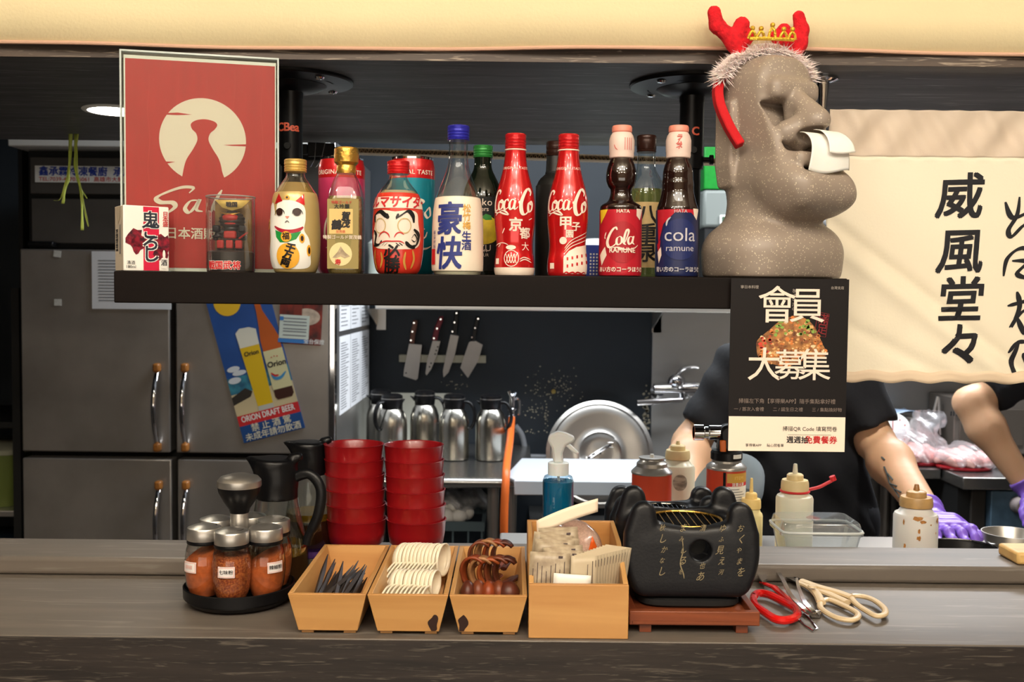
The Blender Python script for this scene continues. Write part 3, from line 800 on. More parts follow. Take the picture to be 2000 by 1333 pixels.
# things on the wall shelf
def on_ws(px, d): return (XW(px, d), d, ZW(1000, 590, 3.8) + .0005)
gb = thing('green_box', 'bright green box on the wall shelf beside right pole', 'box', (XW(1396, 3.75), 3.75, ZW(1396, 372, 3.75)))
G().bb(-.055, .055, -.04, .04, .0, ZW(1396, 290, 3.75) - ZW(1396, 372, 3.75)).obj('carton', mat('bright green', (8, 120, 34), rough=.4, var=.1, vscale=90, stretch=(1, 1, 1)), gb, bevel=.003)
sc_ = thing('kitchen_scale', 'grey white electronic scale behind the right pole', 'scale', on_ws(1398, 3.75))
zsc = ZW(1396, 446, 3.75) - on_ws(0, 3.7)[2]
G().bb(-.05, .08, -.03, .08, 0, zsc).obj('stand', M_blackmatt, sc_)
G().bb(-.06, .09, -.04, .08, zsc, ZW(1396, 372, 3.75) - on_ws(0, 3.7)[2] - .001).obj('housing', mat('grey white housing', (120, 126, 122), rough=.4), sc_, bevel=.012)
G().bb(.0, .065, -.046, -.040, zsc + .012, zsc + .045).obj('display_frame', M_white, sc_, bevel=.003); G().bb(.008, .057, -.048, -.046, zsc + .018, zsc + .039).obj('display', mat('lcd', (70, 90, 70), rough=.2), sc_)
lj = thing('white_jug', 'white plastic jug on the wall shelf behind the daruma bottle', 'jug', on_ws(750, 3.8))
G().lathe([(.056, 0), (.058, .1), (.056, .16), (.06, .21), (.03, .24), (.022, .26), (.022, .28)], 28).obj('jug_body', mat('milky white', (205, 215, 205), rough=.4), lj); G().lathe([(.026, .262), (.026, .29)], 20).obj('cap', M_white, lj)
lg = thing('pale_canister', 'pale mint canister on wall shelf between the two red bottles', 'canister', on_ws(1165, 3.8))
G().lathe([(.10, 0), (.10, .19), (.095, .2)], 28).obj('canister_body', mat('pale mint', (190, 205, 195), rough=.5), lg); G().lathe([(.085, .201), (.085, .22), (.04, .235)], 28).obj('lid', M_white, lg)
bb_ = thing('blue_box', 'small blue carton with rows of white squares beside the ramune bottle', 'box', (XW(1162, 1.5), 1.5, SZ + .0004))
G().bb(-.016, .012, -.01, .01, 0, ZW(1160, 480, 1.5) - SZ).obj('carton', M_blue, bb_, bevel=.001)
dec('window_pattern', [rect(-.009 + a * .0045, -.0065 + a * .0045, .004 + b * .0048, .0066 + b * .0048) for a in range(3) for b in range(7)], flatmap(-.0105), M_white, bb_)

# back steel table with thermoses
TZ = EYE.z - .595
M_ttop = mat('table steel', (168, 166, 162), rough=.25, metal=.95, var=.05, vscale=3)
tb = thing('steel_table', 'stainless steel table with round rolled edge and tube legs against the navy wall', 'table', (.3, 3.6, 0))
TX0, TX1 = FX1 + .02, XW(1430, 3.24)
tsx = XW(1040, 3.7) - .3
g = G(); g.bb(TX0 - .3, tsx, -.35, .365, TZ - .03, TZ); g.bb(tsx, TX1 - .3, -.35, .03, TZ - .03, TZ); g.obj('top', M_ttop, tb)
G().bb(tsx, TX1 - .3, .03, .365, TZ - .26, TZ - .24).obj('sink_basin', M_ttop, tb)
G().tube([(TX0 - .3, -.352, TZ - .017), (TX1 - .3, -.352, TZ - .017)], .017, 16).obj('rolled_edge', M_ttop, tb)
for px in (967, 1002, 1405): G().tube([(XW(px, 3.3) - .3, -.30, 0), (XW(px, 3.3) - .3, -.30, TZ - .031)], .019, 16).obj('leg', M_steel, tb)
for px in (700, 1405): G().tube([(XW(px, 3.3) - .3, .3, 0), (XW(px, 3.3) - .3, .3, TZ - .031)], .019, 16).obj('leg', M_steel, tb)
G().bb(TX0 - .29, TX1 - .31, -.32, .33, .30, .32).obj('lower_shelf', M_rack, tb)
def thermos(px, d, label, ang, hs=1.0):
    r = thing('thermos_jug', label, 'thermos', (XW(px, d), d, TZ + .0006), (0, 0, ang), group='steel thermos jugs')
    k = .00172
    G().lathe([(.043, 0), (.052, .003), (.0535, .01), (.0535, .115), (.052, .14), (.044, .165), (.034, .180)], 40).obj('steel_body', mat('thermos steel', (190, 186, 176), rough=.24, metal=1, bump=.02, bscale=200), r)
    G().lathe([(.035, .1795), (.036, .181), (.0385, .205), (.0385, .214)], 32).obj('collar', M_black, r)
    G().lathe([(.0385, .2145), (.0385, .2165)], 32).obj('rim_band', M_steel, r)
    G().lathe([(.037, .217), (.036, .226), (.028, .231), (.01, .232)], 32).obj('lid', M_black, r)
    G().prism([(-.036, .205), (-.055, .211), (-.036, .190)], -.009, .009).obj('spout', M_black, r, bevel=.003)
    G().tube(smooth([(.033, 0, .205), (.056, 0, .202), (.072, 0, .175), (.073, 0, .14), (.062, 0, .115), (.050, 0, .110)], 6), [.009] * 31, 12, flat=.7).obj('handle', M_black, r)
    return r
thermos(745, 3.74, 'steel thermos jug, leftmost in the row at the wall', 0)
thermos(767, 3.58, 'steel thermos jug standing in front, its handle facing the viewer', PI * 1.25)
thermos(831, 3.72, 'steel thermos jug before the white board, third from left', -.1)
thermos(889, 3.6, 'steel thermos jug, fourth from left before the dark wall', -.15)
thermos(961, 3.6, 'steel thermos jug, rightmost in the row beside the hose tap', -.2)
o = G().bb(XW(722, 3.93), XW(888, 3.93), WALLD - .024, WALLD - .004, TZ + .001, ZW(800, 768, 3.95)).obj('white_board', mat('cream cutting board', (205, 204, 190), rough=.5), bevel=.008, segs=3)
tag(o, 'cream cutting board leaning on the wall behind the thermos jugs', 'cutting board')
bd = thing('sink_cover_board', 'large white cutting board overhanging the steel table edge', 'cutting board', (XW(1130, 3.3), 3.35, TZ + .0008))
ox = bd.location.x
pts = [(XW(990, 3.15) - ox, -.135), (XW(1010, 3.15) - ox, -.20), (.33, -.20), (.33, .21), (XW(1022, 3.56) - ox, .21)]
g = G(); n = len(pts); g.add([(x, y, 0) for x, y in pts] + [(x, y, .012) for x, y in pts], [tuple(range(n))[::-1], tuple(range(n, 2 * n))] + [(i, (i + 1) % n, (i + 1) % n + n, i + n) for i in range(n)])
M_board = mat('white cutting board', (200, 207, 214), rough=.4)
g.obj('board', M_board, bd, bevel=.003); G().bb(XW(1008, 3.15) - ox, .33, -.213, -.2005, -.034, .0115).obj('front_lip', M_board, bd, bevel=.003)
# round lid
ld = thing('pot_lid', 'large round steel pot lid leaning against the navy wall', 'lid', (XW(1175, 3.86), 3.80, ZW(1175, 885, 3.86) - 105 * 3.86 / 2000), (-.25, 0, 0))
R_ = 105 * 3.86 / 2000
g = G(); g.lathe([(R_, 0), (R_, .006), (R_ * .93, .010), (R_ * .9, .004), (R_ * .74, .012), (R_ * .70, .008), (R_ * .56, .016), (R_ * .52, .012), (R_ * .40, .020), (R_ * .37, .015), (R_ * .2, .018), (.004, .019)], 64, Tr(0, -.01, R_ + .003) @ Rx(PI / 2), cap=False)
g.obj('disc', mat('lid steel', (188, 184, 178), rough=.28, metal=1, var=.05), ld, ang=50)
G().tube(smooth([(-.045, -.03, R_ - .02), (-.038, -.055, R_ - .012), (.03, -.055, R_ + .03), (.04, -.03, R_ + .036)], 6), .006, 10).obj('handle', M_chrome, ld)
for q in ((-.045, R_ - .02), (.04, R_ + .036)): G().box((q[0], -.031, q[1]), (.022, .004, .02)).obj('handle_plate', M_chrome, ld, bevel=.003)
# pre-rinse tap with orange hose
tp = P(1000, 800, 3.8)
ts = thing('hose_tap', 'small chrome hose tap on the navy wall beside the thermos jugs', 'tap', (tp.x, WALLD, tp.z))
dy = -.17
G().tube([(0, dy, -.03), (0, dy, .05)], .011, 14).obj('valve_body', M_chrome, ts)
G().ring(.014, .004, 20, 8, M=Tr(0, dy, .0)).obj('collar', M_chrome, ts); G().ring(.014, .004, 20, 8, M=Tr(0, dy, -.025)).obj('collar', M_chrome, ts)
G().tube([(0, -.001, .0), (0, dy, .0)], .009, 12).obj('wall_pipe', M_chrome, ts)
G().tube(smooth([(.0, dy, .035), (.022, dy, .04), (.026, dy, .02), (.026, dy, -.02)], 5), .006, 10).obj('side_pipe', M_chrome, ts)
G().tube([(-.004, dy, .05), (-.012, dy, .068)], .006, 10).obj('lever', M_chrome, ts); G().tube([(.006, dy, .05), (.012, dy, .064)], .006, 10).obj('lever', M_chrome, ts)
hp = [P(1000, 832, 3.62), P(996, 860, 3.45), P(990, 905, 3.2), P(988, 935, 3.12), P(985, 1000, 3.1), P(984, 1080, 3.1), P(984, 1200, 3.1)]
hs = G(); hs.tube(smooth([tuple(tp + Vector((0, -.0, -.032)) if i == 0 else v) for i, v in enumerate(hp)], 6), .0125, 12)
tag(hs.obj('orange_hose', mat('orange hose', (226, 108, 42), rough=.4)), 'orange rubber hose hanging from the tap past the table edge', 'hose')
gp = G(); q = lambda x, y, d=3.93: tuple(P(x, y, d))
gp.tube(smooth([q(1006, 832), q(1018, 848), q(1024, 870), q(1026, 888), q(1030, 893), q(1040, 893), q(1090, 894)], 6), .011, 12)
tag(gp.obj('drain_pipe', mat('grey pipe', (120, 122, 126), rough=.5)), 'grey plastic pipe bending along the wall behind the table', 'pipe')
# wall mixer faucet
fp = P(1320, 757, 3.9)
fa = thing('wall_faucet', 'chrome wall mixer faucet with lever on the steel wall', 'faucet', (fp.x, WALLD - .012, fp.z))
kk = 3.9 / 2000
G().tube([(-.085, -.07, -.005), (.085, -.07, .0)], [.020, .024], 20).obj('mixer_body', M_chrome, fa)
G().ball((0, -.07, .02), (.035, .03, .035)).obj('cartridge', M_chrome, fa)
G().tube(smooth([(.0, -.07, .045), (.02, -.075, .07), (.055, -.08, .08), (.08, -.08, .078)], 6), [.016 - .0004 * i for i in range(19)], 12, flat=.6).obj('lever', M_chrome, fa)
G().tube([(.02, -.085, -.045), (-.155, -.11, -.055)], [.011, .013], 14).obj('spout', M_chrome, fa)
G().tube([(.02, -.07, -.015), (.02, -.085, -.05)], .013, 14).obj('spout_joint', M_chrome, fa)
for sx in (-.06, .06): G().lathe([(.03, 0), (.03, .006), (.018, .018), (.015, .06)], 24, Tr(sx, -.0005, -.02) @ Rx(PI / 2)).obj('wall_flange', M_chrome, fa)
# crate with eggs under the table
cr2 = thing('grey_crate', 'grey plastic lattice crate under the steel table', 'crate', (XW(890, 3.4), 3.42, .321))
M_crate = mat('grey crate', (84, 100, 106), rough=.5)
cw, cd = .10, .13; ch = ZW(890, 1018, 3.3) - .321
g = G(); g.bb(-cw, cw, -cd, cd, 0, .008); g.bb(-cw - .006, cw + .006, -cd - .006, -cd + .004, ch - .03, ch); g.bb(-cw - .006, cw + .006, cd - .004, cd + .006, ch - .03, ch); g.bb(-cw - .006, -cw + .004, -cd + .004, cd - .004, ch - .03, ch); g.bb(cw - .004, cw + .006, -cd + .004, cd - .004, ch - .03, ch)
g.obj('frame', M_crate, cr2)
for i in range(6):
    z = .03 + i * (ch - .06) / 6; g = G(); g.bb(-cw, cw, -cd, -cd + .004, z, z + .007); g.bb(cw - .004, cw, -cd + .004, cd, z, z + .007); g.obj('side_bar', M_crate, cr2)
for x in (-cw, -cw / 2, 0, cw / 2, cw - .006): G().bb(x, x + .006, -cd - .001, -cd + .003, 0, ch - .03).obj('upright_bar', M_crate, cr2)
M_egg = mat('egg white', (232, 228, 220), rough=.45)
rr = random.Random(9)
for i, (x, y, z) in enumerate([(-.06, -.09, 0), (-.02, -.1, .004), (.02, -.09, 0), (-.04, -.05, .02), (.0, -.05, .025), (-.07, -.03, 0), (.045, -.04, 0), (-.02, -.02, .03)]):
    o = G().ball((0, 0, 0), (.022, .022, .028)).obj('egg', M_egg, loc=(cr2.location.x + x, cr2.location.y + y, .321 + ch + .008 + z), rot=(rr.uniform(0, 3), rr.uniform(0, 3), 0))
    tag(o, 'white egg heaped on the crate under the steel table', 'egg', 'white eggs in the crate')
M_bag = glass('clear bag', (250, 250, 255), rough=.3, haze=.20)
def bagobj(label, loc, size, seed, mm=None, knot=True, name='plastic_bag'):
    r = thing(name, label, 'bag', loc)
    def f(X, Y, Z):
        v = s_ball(X, Y, Z, (0, 0, size[2] * .45), tuple(a for a in (size[0], size[1], size[2] * .5)))
        if knot: v = smin(v, s_cone(X, Y, Z, (0, 0, size[2] * .7), (size[0] * .5, 0, size[2] * 1.25), size[0] * .3, size[0] * .45), .02)
        s = 40
        return v + .008 * np.sin(X * 70 + seed) * np.sin(Z * 60 + seed * 2) + .006 * np.sin(X * 130 + Z * 90 + Y * 60 + seed)
    surfobj('film', f, (-size[0] * 1.4, -size[1] * 1.3, -.02), (size[0] * 1.4, size[1] * 1.3, size[2] * 1.5), .008, mm or M_bag, r)
    return r
bagobj('crumpled clear plastic bag lying over the eggs under the table', (cr2.location.x + .03, cr2.location.y + .0, .321 + ch + .012), (.085, .09, .075), 2, knot=False)
pt = thing('stock_pot', 'dark round pot on the lower shelf under the steel table', 'pot', (XW(1110, 3.45), 3.5, .321))
G().lathe([(.16, 0), (.17, .01), (.17, .26), (.178, .265), (.178, .275)], 40).obj('pot_body', mat('dark pot', (48, 44, 40), rough=.4, metal=.5), pt)
G().lathe([(.176, .276), (.17, .285), (.1, .305), (.02, .31)], 40).obj('lid', mat('dark pot lid', (60, 58, 55), rough=.3, metal=.7), pt)
# ---------------------------------------------------------------- right kitchen side
RZ = TZ
bx_edge = XW(1893, 3.34) - .006
ta = thing('steel_table', 'steel prep table behind the person in the black shirt', 'table', (1.2, 3.7, 0))
ax0, ax1 = XW(1440, 3.5), bx_edge
G().bb(ax0 - 1.2, ax1 - 1.2, -.2, .25, RZ - .036, RZ).obj('top', M_ttop, ta, bevel=.003)
for x in (ax0 - 1.2 + .04, bx_edge - 1.2 - .04):
    for y in (-.14, .2): G().tube([(x, y, 0), (x, y, RZ - .037)], .02, 16).obj('leg', M_steel, ta)
G().ring(.021, .005, 20, 8).obj('leg_collar', M_steel, ta, loc=(bx_edge - 1.2 - .04, -.14, .62))
tb2 = thing('steel_counter', 'steel counter with dark cabinet at the right edge', 'counter', (2.0, 3.6, 0))
bx0 = XW(1893, 3.34)
G().bb(bx0 - 2 , .85, -.26, .35, RZ - .04, RZ).obj('top', M_ttop, tb2, bevel=.003)
G().bb(bx0 - 2 + .01, .84, -.20, .33, .08, RZ - .0405).obj('cabinet', M_rack, tb2)
G().bb(XW(1912, 3.38) - 2, XW(1940, 3.38) - 2, -.215, -.2005, .3, RZ - .05).obj('cabinet_panel', mat('dark panel', (58, 54, 50), rough=.4), tb2, bevel=.002)
G().bb(XW(1948, 3.36) - 2, .2, -.245, -.2005, .55, RZ - .047).obj('control_panel', mat('worn blue panel', (80, 104, 122), rough=.5, metal=.3, var=.25, vscale=14), tb2, bevel=.003)
kp = P(1992, 988, 3.34)
G().lathe([(.028, 0), (.028, .01), (.024, .018), (.024, .035), (.02, .038)], 28, Tr(kp.x - 2, -.2455, kp.z) @ Rx(PI / 2)).obj('knob', mat('clear knob', (130, 120, 118), rough=.2), tb2)
G().lathe([(.010, 0), (.008, .003)], 16, Tr(kp.x - 2, -.2838, kp.z - .008) @ Rx(PI / 2)).obj('indicator_lamp', mat('red lamp', (255, 50, 50), emit=4), tb2)
for i in range(3):
    z = ZW(1975, 1049 + i * 9, 3.35); G().bb(XW(1958, 3.35) - 2, XW(1990, 3.35) - 2, -.247, -.2455, z - .005, z + .004).obj('vent_slot', M_blackmatt, tb2)
# countertop oven
ov = thing('countertop_oven', 'grey steel countertop appliance with vent slots behind the meat', 'appliance', (XW(1925, 3.8), 3.80, RZ + .001))
ow = (XW(1990, 3.72) - XW(1842, 3.72)) / 2; oh = ZW(1900, 778, 3.72) - RZ
M_oven = mat('oven steel', (120, 112, 104), rough=.4, metal=.6, var=.06)
G().bb(-ow, ow, -.08, .15, .02, oh).obj('housing', M_oven, ov, bevel=.004)
G().bb(-ow + .02, ow - .02, -.0865, -.0805, .05, oh - .04).obj('front_panel', mat('oven front', (92, 84, 76), rough=.4, metal=.5), ov, bevel=.003)
for i in range(7): 
    x = XW(1862 + i * 5.5, 3.72) - ov.location.x; G().bb(x, x + .005, -.0885, -.087, ZW(1870, 813, 3.72) - RZ, ZW(1870, 804, 3.72) - RZ).obj('vent_slot', M_blackmatt, ov)
for sx in (-1, 1):
    for y in (-.05, .12): G().lathe([(.015, 0), (.015, .02)], 12, Tr(sx * (ow - .03), y, 0)).obj('foot', M_black, ov)
o = G().bb(XW(1952, 3.9), XW(2060, 3.9), 3.86, 3.94, ZW(1970, 800, 3.9), ZW(1970, 772, 3.9)).obj('pale_blue_box', mat('pale blue box', (180, 205, 220), rough=.4), bevel=.004); tag(o, 'pale blue box at the right edge above the grey appliance', 'box')
o = G().bb(XW(1995, 3.8), XW(2080, 3.8), 3.72, 3.9, RZ + .001, ZW(1970, 801, 3.9)).obj('steel_cabinet', M_steel, bevel=.004); tag(o, 'steel cabinet at the right edge beside the grey appliance', 'cabinet')
# steel pot with ladle
po = thing('steel_pot', 'steel pot holding utensils on the prep table by the wall', 'pot', (XW(1811, 3.78), 3.80, RZ + .001))
pr = 31 * 3.8 / 2000; ph = ZW(1811, 815, 3.8) - RZ
G().lathe([(pr * .96, 0), (pr, .01), (pr, ph - .01), (pr * 1.06, ph - .005), (pr * 1.06, ph), (pr * .98, ph), (pr * .97, .012), (.001, .01)], 36, cap=False).obj('pot_body', M_steel, po)
for path, r in (([(1814, 850), (1820, 820), (1828, 790), (1832, 775)], .006), ([(1836, 850), (1834, 810), (1833, 777)], .006)):
    g = G(); g.tube([tuple(P(x, y, 3.8)) for x, y in path], r, 8); o = g.obj('ladle_handle', M_steel); tag(o, ['steel utensil handle leaning left in the pot', 'steel utensil handle standing upright in the pot'][path[0][0] > 1820], 'utensil')
# weighing scale with dial
ws2 = thing('dial_scale', 'round-dial weighing scale partly behind the clear bag', 'scale', (XW(1738, 3.68), 3.68, RZ + .001))
G().lathe([(.07, 0), (.06, .03), (.05, .12)], 28, sq=4).obj('base', M_white, ws2)
G().lathe([(.068, 0), (.068, .03), (.062, .034)], 32, Tr(0, -.03, .11) @ Rx(PI / 2)).obj('dial', M_white, ws2)
dec('dial_marks', [rect(-.0015, .0015, .115, .165)] + [disc(.05 * math.cos(a), .11 + .05 * math.sin(a), .0025, n=8) for a in [i * PI / 6 for i in range(12)]], flatmap(-.0645), M_red, ws2)
# blue-lidded tub behind
tu = thing('meat_tub', 'clear tub with blue film lid beside the dial scale', 'tub', (XW(1735, 3.84), 3.85, RZ + .001))
G().bb(-.10, .09, -.05, .06, 0, ZW(1735, 815, 3.8) - RZ).obj('tub', mat('smoky tub', (110, 96, 92), rough=.4, var=.2, vscale=20), tu, bevel=.01)
g = G(); zt_ = ZW(1735, 806, 3.8) - RZ; g.grid(lambda u, v: (-.115 + .22 * u, -.07 + .14 * v, zt_ + .008 * math.sin(u * 9 + v * 4)), 20, 8); g.obj('film_lid', mat('blue film', (150, 170, 195), rough=.3), tu, solid=.002)
# meat in bags
M_meat = mat('raw meat', (226, 150, 140), rough=.25, col2=(240, 205, 195), vscale=14, bump=.1, bscale=40)
M_juice = mat('meat juice', (130, 16, 24), rough=.2)
def meat(label, baglabel, px0, px1, py0, d, seed, sep=True):
    xc = XW((px0 + px1) / 2, d); hw = (px1 - px0) / 2 * d / 2000; hh = ZW(px0, py0, d) - RZ
    r = thing('meat_piece', label, 'meat', (xc, d, RZ + .003))
    def f(X, Y, Z):
        v = s_ball(X, Y, Z, (-hw * .25, 0, hh * .42), (hw * .7, .08, hh * .42)); v = smin(v, s_ball(X, Y, Z, (hw * .35, .01, hh * .36), (hw * .6, .08, hh * .36)), .03)
        v = v + .007 * np.sin(X * 60 + seed) * np.sin(Y * 50) + .004 * np.sin(X * 140 + Z * 90 + seed)
        return smax(v, .001 - Z, .004)
    surfobj('flesh', f, (-hw * 1.15, -.12, -.01), (hw * 1.15, .12, hh * 1.05), .006, M_meat, r)
    G().lathe([(hw * .95, 0), (hw * .97, .006), (hw * .9, .01)], 40, sy=.085 / hw).obj('juice', M_juice, r)
    return xc, hw, hh
meat('pile of pink raw meat inside the left clear bag', '', 1755, 1850, 862, 3.62, 1)
meat('slab of raw meat lying in red juice on the right of prep table', '', 1838, 1948, 872, 3.52, 4)
bagobj('big crumpled clear bag over the pink meat beside the black-shirted person', (XW(1790, 3.62), 3.61, RZ + .002), (.115, .09, .125), 5)
bagobj('clear plastic bag wrapped over the meat slab at the right', (XW(1905, 3.52), 3.53, RZ + .002), (.12, .10, .085), 3, knot=False)

# ---------------------------------------------------------------- people
M_skin = mat('skin', (214, 168, 132), rough=.5, sub=.15, bump=.05, bscale=120, var=.04, vscale=10)
M_shirt = mat('black cotton shirt', (20, 21, 26), rough=.85, bump=.3, bscale=90)
M_trs = mat('dark trousers', (24, 25, 32), rough=.85)
M_glove = mat('purple nitrile glove', (128, 92, 196), rough=.38, bump=.35, bscale=70)
M_hair = mat('black hair', (22, 18, 16), rough=.5, bump=.6, bscale=120, stretch=(1, 1, .2))
def V3(*a): return np.array(a, float)
def person(label, hip, neck, head, hdir, shL, elL, wrL, shR, elR, wrR, tipL, tipR, glL, glR, tattoo=False):
    root = thing('person', label, 'person', (hip[0], hip[1], 0))
    o0 = V3(hip[0], hip[1], 0)
    L = lambda p: np.array(p, float) - o0
    hip, neck, head, shL, elL, wrL, shR, elR, wrR, tipL, tipR = map(L, (hip, neck, head, shL, elL, wrL, shR, elR, wrR, tipL, tipR))
    hd = np.array(hdir, float); hd /= np.linalg.norm(hd); up = V3(0, 0, 1); rt = np.cross(hd, up)
    sl = (shR - shL); sl /= np.linalg.norm(sl)
    chest = hip + (neck - hip) * .68; waist = hip + (neck - hip) * .3
    def torso(X, Y, Z, e):
        v = s_cone(X, Y, Z, hip - sl * .07, hip + sl * .07, .115 + e, .115 + e)
        v = smin(v, s_cone(X, Y, Z, waist - sl * .05, waist + sl * .05, .105 + e, .105 + e), .07)
        v = smin(v, s_cone(X, Y, Z, chest - sl * .07, chest + sl * .07, .105 + e, .105 + e), .07)
        v = smin(v, s_cone(X, Y, Z, shL, shR, .058 + e, .058 + e), .06)
        return v
    legs = [(hip + sl * s * .09, V3(*(hip + sl * s * .10)[:2], .5), V3(*(hip + sl * s * .11)[:2], .09)) for s in (-1, 1)]
    def body(X, Y, Z):
        v = torso(X, Y, Z, -.008)
        v = smin(v, s_cone(X, Y, Z, neck - V3(0, 0, .03), head - V3(0, 0, .05), .055, .05), .03)
        v = smin(v, s_ball(X, Y, Z, head + V3(0, 0, .015), (.078, .095, .112)), .02)
        v = smin(v, s_ball(X, Y, Z, head + hd * .035 - V3(0, 0, .055), .052), .03)
        v = smin(v, s_cone(X, Y, Z, head + hd * .088, head + hd * .112 - V3(0, 0, .03), .009, .014), .01)
        for s in (-1, 1):
            v = smin(v, s_ball(X, Y, Z, head + rt * s * .08 - V3(0, 0, .005), (.012, .018, .03)), .006)
            v = ssub(v, s_ball(X, Y, Z, head + hd * .098 + rt * s * .032, .014), .01)
        v = smin(v, s_ball(X, Y, Z, head + hd * .083 - V3(0, 0, .055), (.024, .014, .008)), .006)
        for sh_, el, wr in ((shL, elL, wrL), (shR, elR, wrR)):
            v = smin(v, s_cone(X, Y, Z, sh_, el, .050, .038), .03)
            mid = el + (wr - el) * .28
            v = smin(v, s_cone(X, Y, Z, el, mid, .036, .046), .03)
            v = smin(v, s_cone(X, Y, Z, mid, wr, .046, .028), .03)
        for a, b, c in legs:
            v = smin(v, s_cone(X, Y, Z, a, b, .088, .058), .04); v = smin(v, s_cone(X, Y, Z, b, c, .058, .042), .02)
            v = smin(v, s_cone(X, Y, Z, c - V3(0, 0, .04), c + V3(hd[0] * .15, hd[1] * .15, -.055), .045, .033), .02)
        return v
    allp = np.stack([hip, neck, head, shL, elL, wrL, shR, elR, wrR])
    lo = allp.min(0) - .2; hi = allp.max(0) + .2; lo[2] = -.0; hi[2] = head[2] + .16
    surfobj('body', body, lo, hi, .010, M_skin, root)
    def shirt(X, Y, Z):
        v = torso(X, Y, Z, .004)
        for sh_, el in ((shL, elL), (shR, elR)):
            d_ = el - sh_; l = np.linalg.norm(d_); u = d_ / l
            a = s_cone(X, Y, Z, sh_, el, .058, .060)
            cut = (X - sh_[0]) * u[0] + (Y - sh_[1]) * u[1] + (Z - sh_[2]) * u[2] - l * .82
            v = smin(v, smax(a, cut, .006), .03)
        w_ = .004 * np.sin(X * 45 + Z * 22) * np.sin(Y * 30 + Z * 9) + .003 * np.sin(Z * 60 + X * 70)
        v = v + w_
        v = smax(v, (hip[2] - .12) - Z, .01)
        return ssub(v, s_ball(X, Y, Z, neck + V3(0, 0, .055) + hd * .02, .075), .01)
    surfobj('shirt', shirt, lo + V3(0, 0, hip[2] - .2), hi, .010, M_shirt, root)
    def trousers(X, Y, Z):
        v = s_cone(X, Y, Z, hip - sl * .07, hip + sl * .07, .112, .112)
        for a, b, c in legs: v = smin(smin(v, s_cone(X, Y, Z, a, b, .098, .070), .04), s_cone(X, Y, Z, b, c, .070, .058), .02)
        return smax(smax(v, Z - hip[2] - .06, .005), .07 - Z, .005)
    surfobj('trousers', trousers, (-.35, -.3, .04), (.35, .3, hip[2] + .1), .014, M_trs, root)
    def hair(X, Y, Z):
        v = s_ball(X, Y, Z, head + V3(0, 0, .025) - hd * .008, (.088, .104, .118))
        return ssub(v, s_ball(X, Y, Z, head + hd * .13 - V3(0, 0, .03), .115), .02)
    surfobj('hair', hair, head - .16, head + .17, .008, M_hair, root)
    for s in (-1, 1):
        e = head + hd * .088 + rt * s * .032; G().ball(tuple(e), .011).obj('eye', M_white, root); G().ball(tuple(e + hd * .008), .0055).obj('iris', M_hair, root)
    for wr, el, tip, sgn in ((wrL, elL, tipL, 1), (wrR, elR, tipR, -1)):
        d_ = tip - wr; ln = np.linalg.norm(d_); u = d_ / ln
        side = np.cross(u, V3(0, 0, 1)); side /= np.linalg.norm(side); nrm = np.cross(side, u)
        if nrm[2] < 0: nrm = -nrm
        cuff = wr + (el - wr) * .11
        def hand(X, Y, Z):
            v = s_cone(X, Y, Z, cuff, wr, .037, .031)
            pc = wr + u * .05
            v = smin(v, s_cone(X, Y, Z, pc - side * .022, pc + side * .022, .022, .022), .02)
            kn = wr + u * .085
            v = smin(v, s_cone(X, Y, Z, kn - side * .030, kn + side * .030, .014, .014), .02)
            for i, (o_, l_) in enumerate(((-.033, .055), (-.011, .074), (.011, .082), (.033, .07))):
                a = kn + side * o_; b = a + u * l_ * .5 + nrm * .004 + side * o_ * .12; c = b + u * l_ * .42 - nrm * .018
                v = smin(v, np.minimum(s_cone(X, Y, Z, a, b, .0105, .0095), s_cone(X, Y, Z, b, c, .0095, .0085)), .004)
            a = wr + u * .03 - side * sgn * -.026; b = a + u * .035 + side * sgn * .028 - nrm * .008; c = b + u * .03 + side * sgn * .006 - nrm * .006
            v = smin(v, smin(s_cone(X, Y, Z, a, b, .015, .012), s_cone(X, Y, Z, b, c, .012, .010), .004), .01)
            ring_ = np.sqrt((X - cuff[0]) ** 2 + (Y - cuff[1]) ** 2 + (Z - cuff[2]) ** 2)
            cutd = (X - cuff[0]) * u[0] + (Y - cuff[1]) * u[1] + (Z - cuff[2]) * u[2]
            v = v + .0012 * np.sin(cutd * 300)
            return smax(v, -cutd * 0 - ((X - cuff[0]) * (wr - el)[0] + (Y - cuff[1]) * (wr - el)[1] + (Z - cuff[2]) * (wr - el)[2]) / np.linalg.norm(wr - el), .003)
        q = np.stack([cuff, wr, tip, wr + u * .2]); surfobj('glove', hand, q.min(0) - .07, q.max(0) + .07, .0035, M_glove, root)
    return root, o0
pp = lambda x, y, d: tuple(P(x, y, d))
chef, co = person('person in black t-shirt and purple gloves standing behind the black poster', (.70, 2.46, .95), (.655, 2.36, 1.44), (.625, 2.27, 1.565), (-.15, -1, -.45),
       pp(1448, 722, 2.36), pp(1348, 868, 2.34), pp(1345, 985, 2.08), pp(1648, 692, 2.38), pp(1712, 866, 2.34), pp(1818, 1012, 2.06),
       pp(1400, 1030, 1.99), pp(1905, 1068, 1.84), True, True)
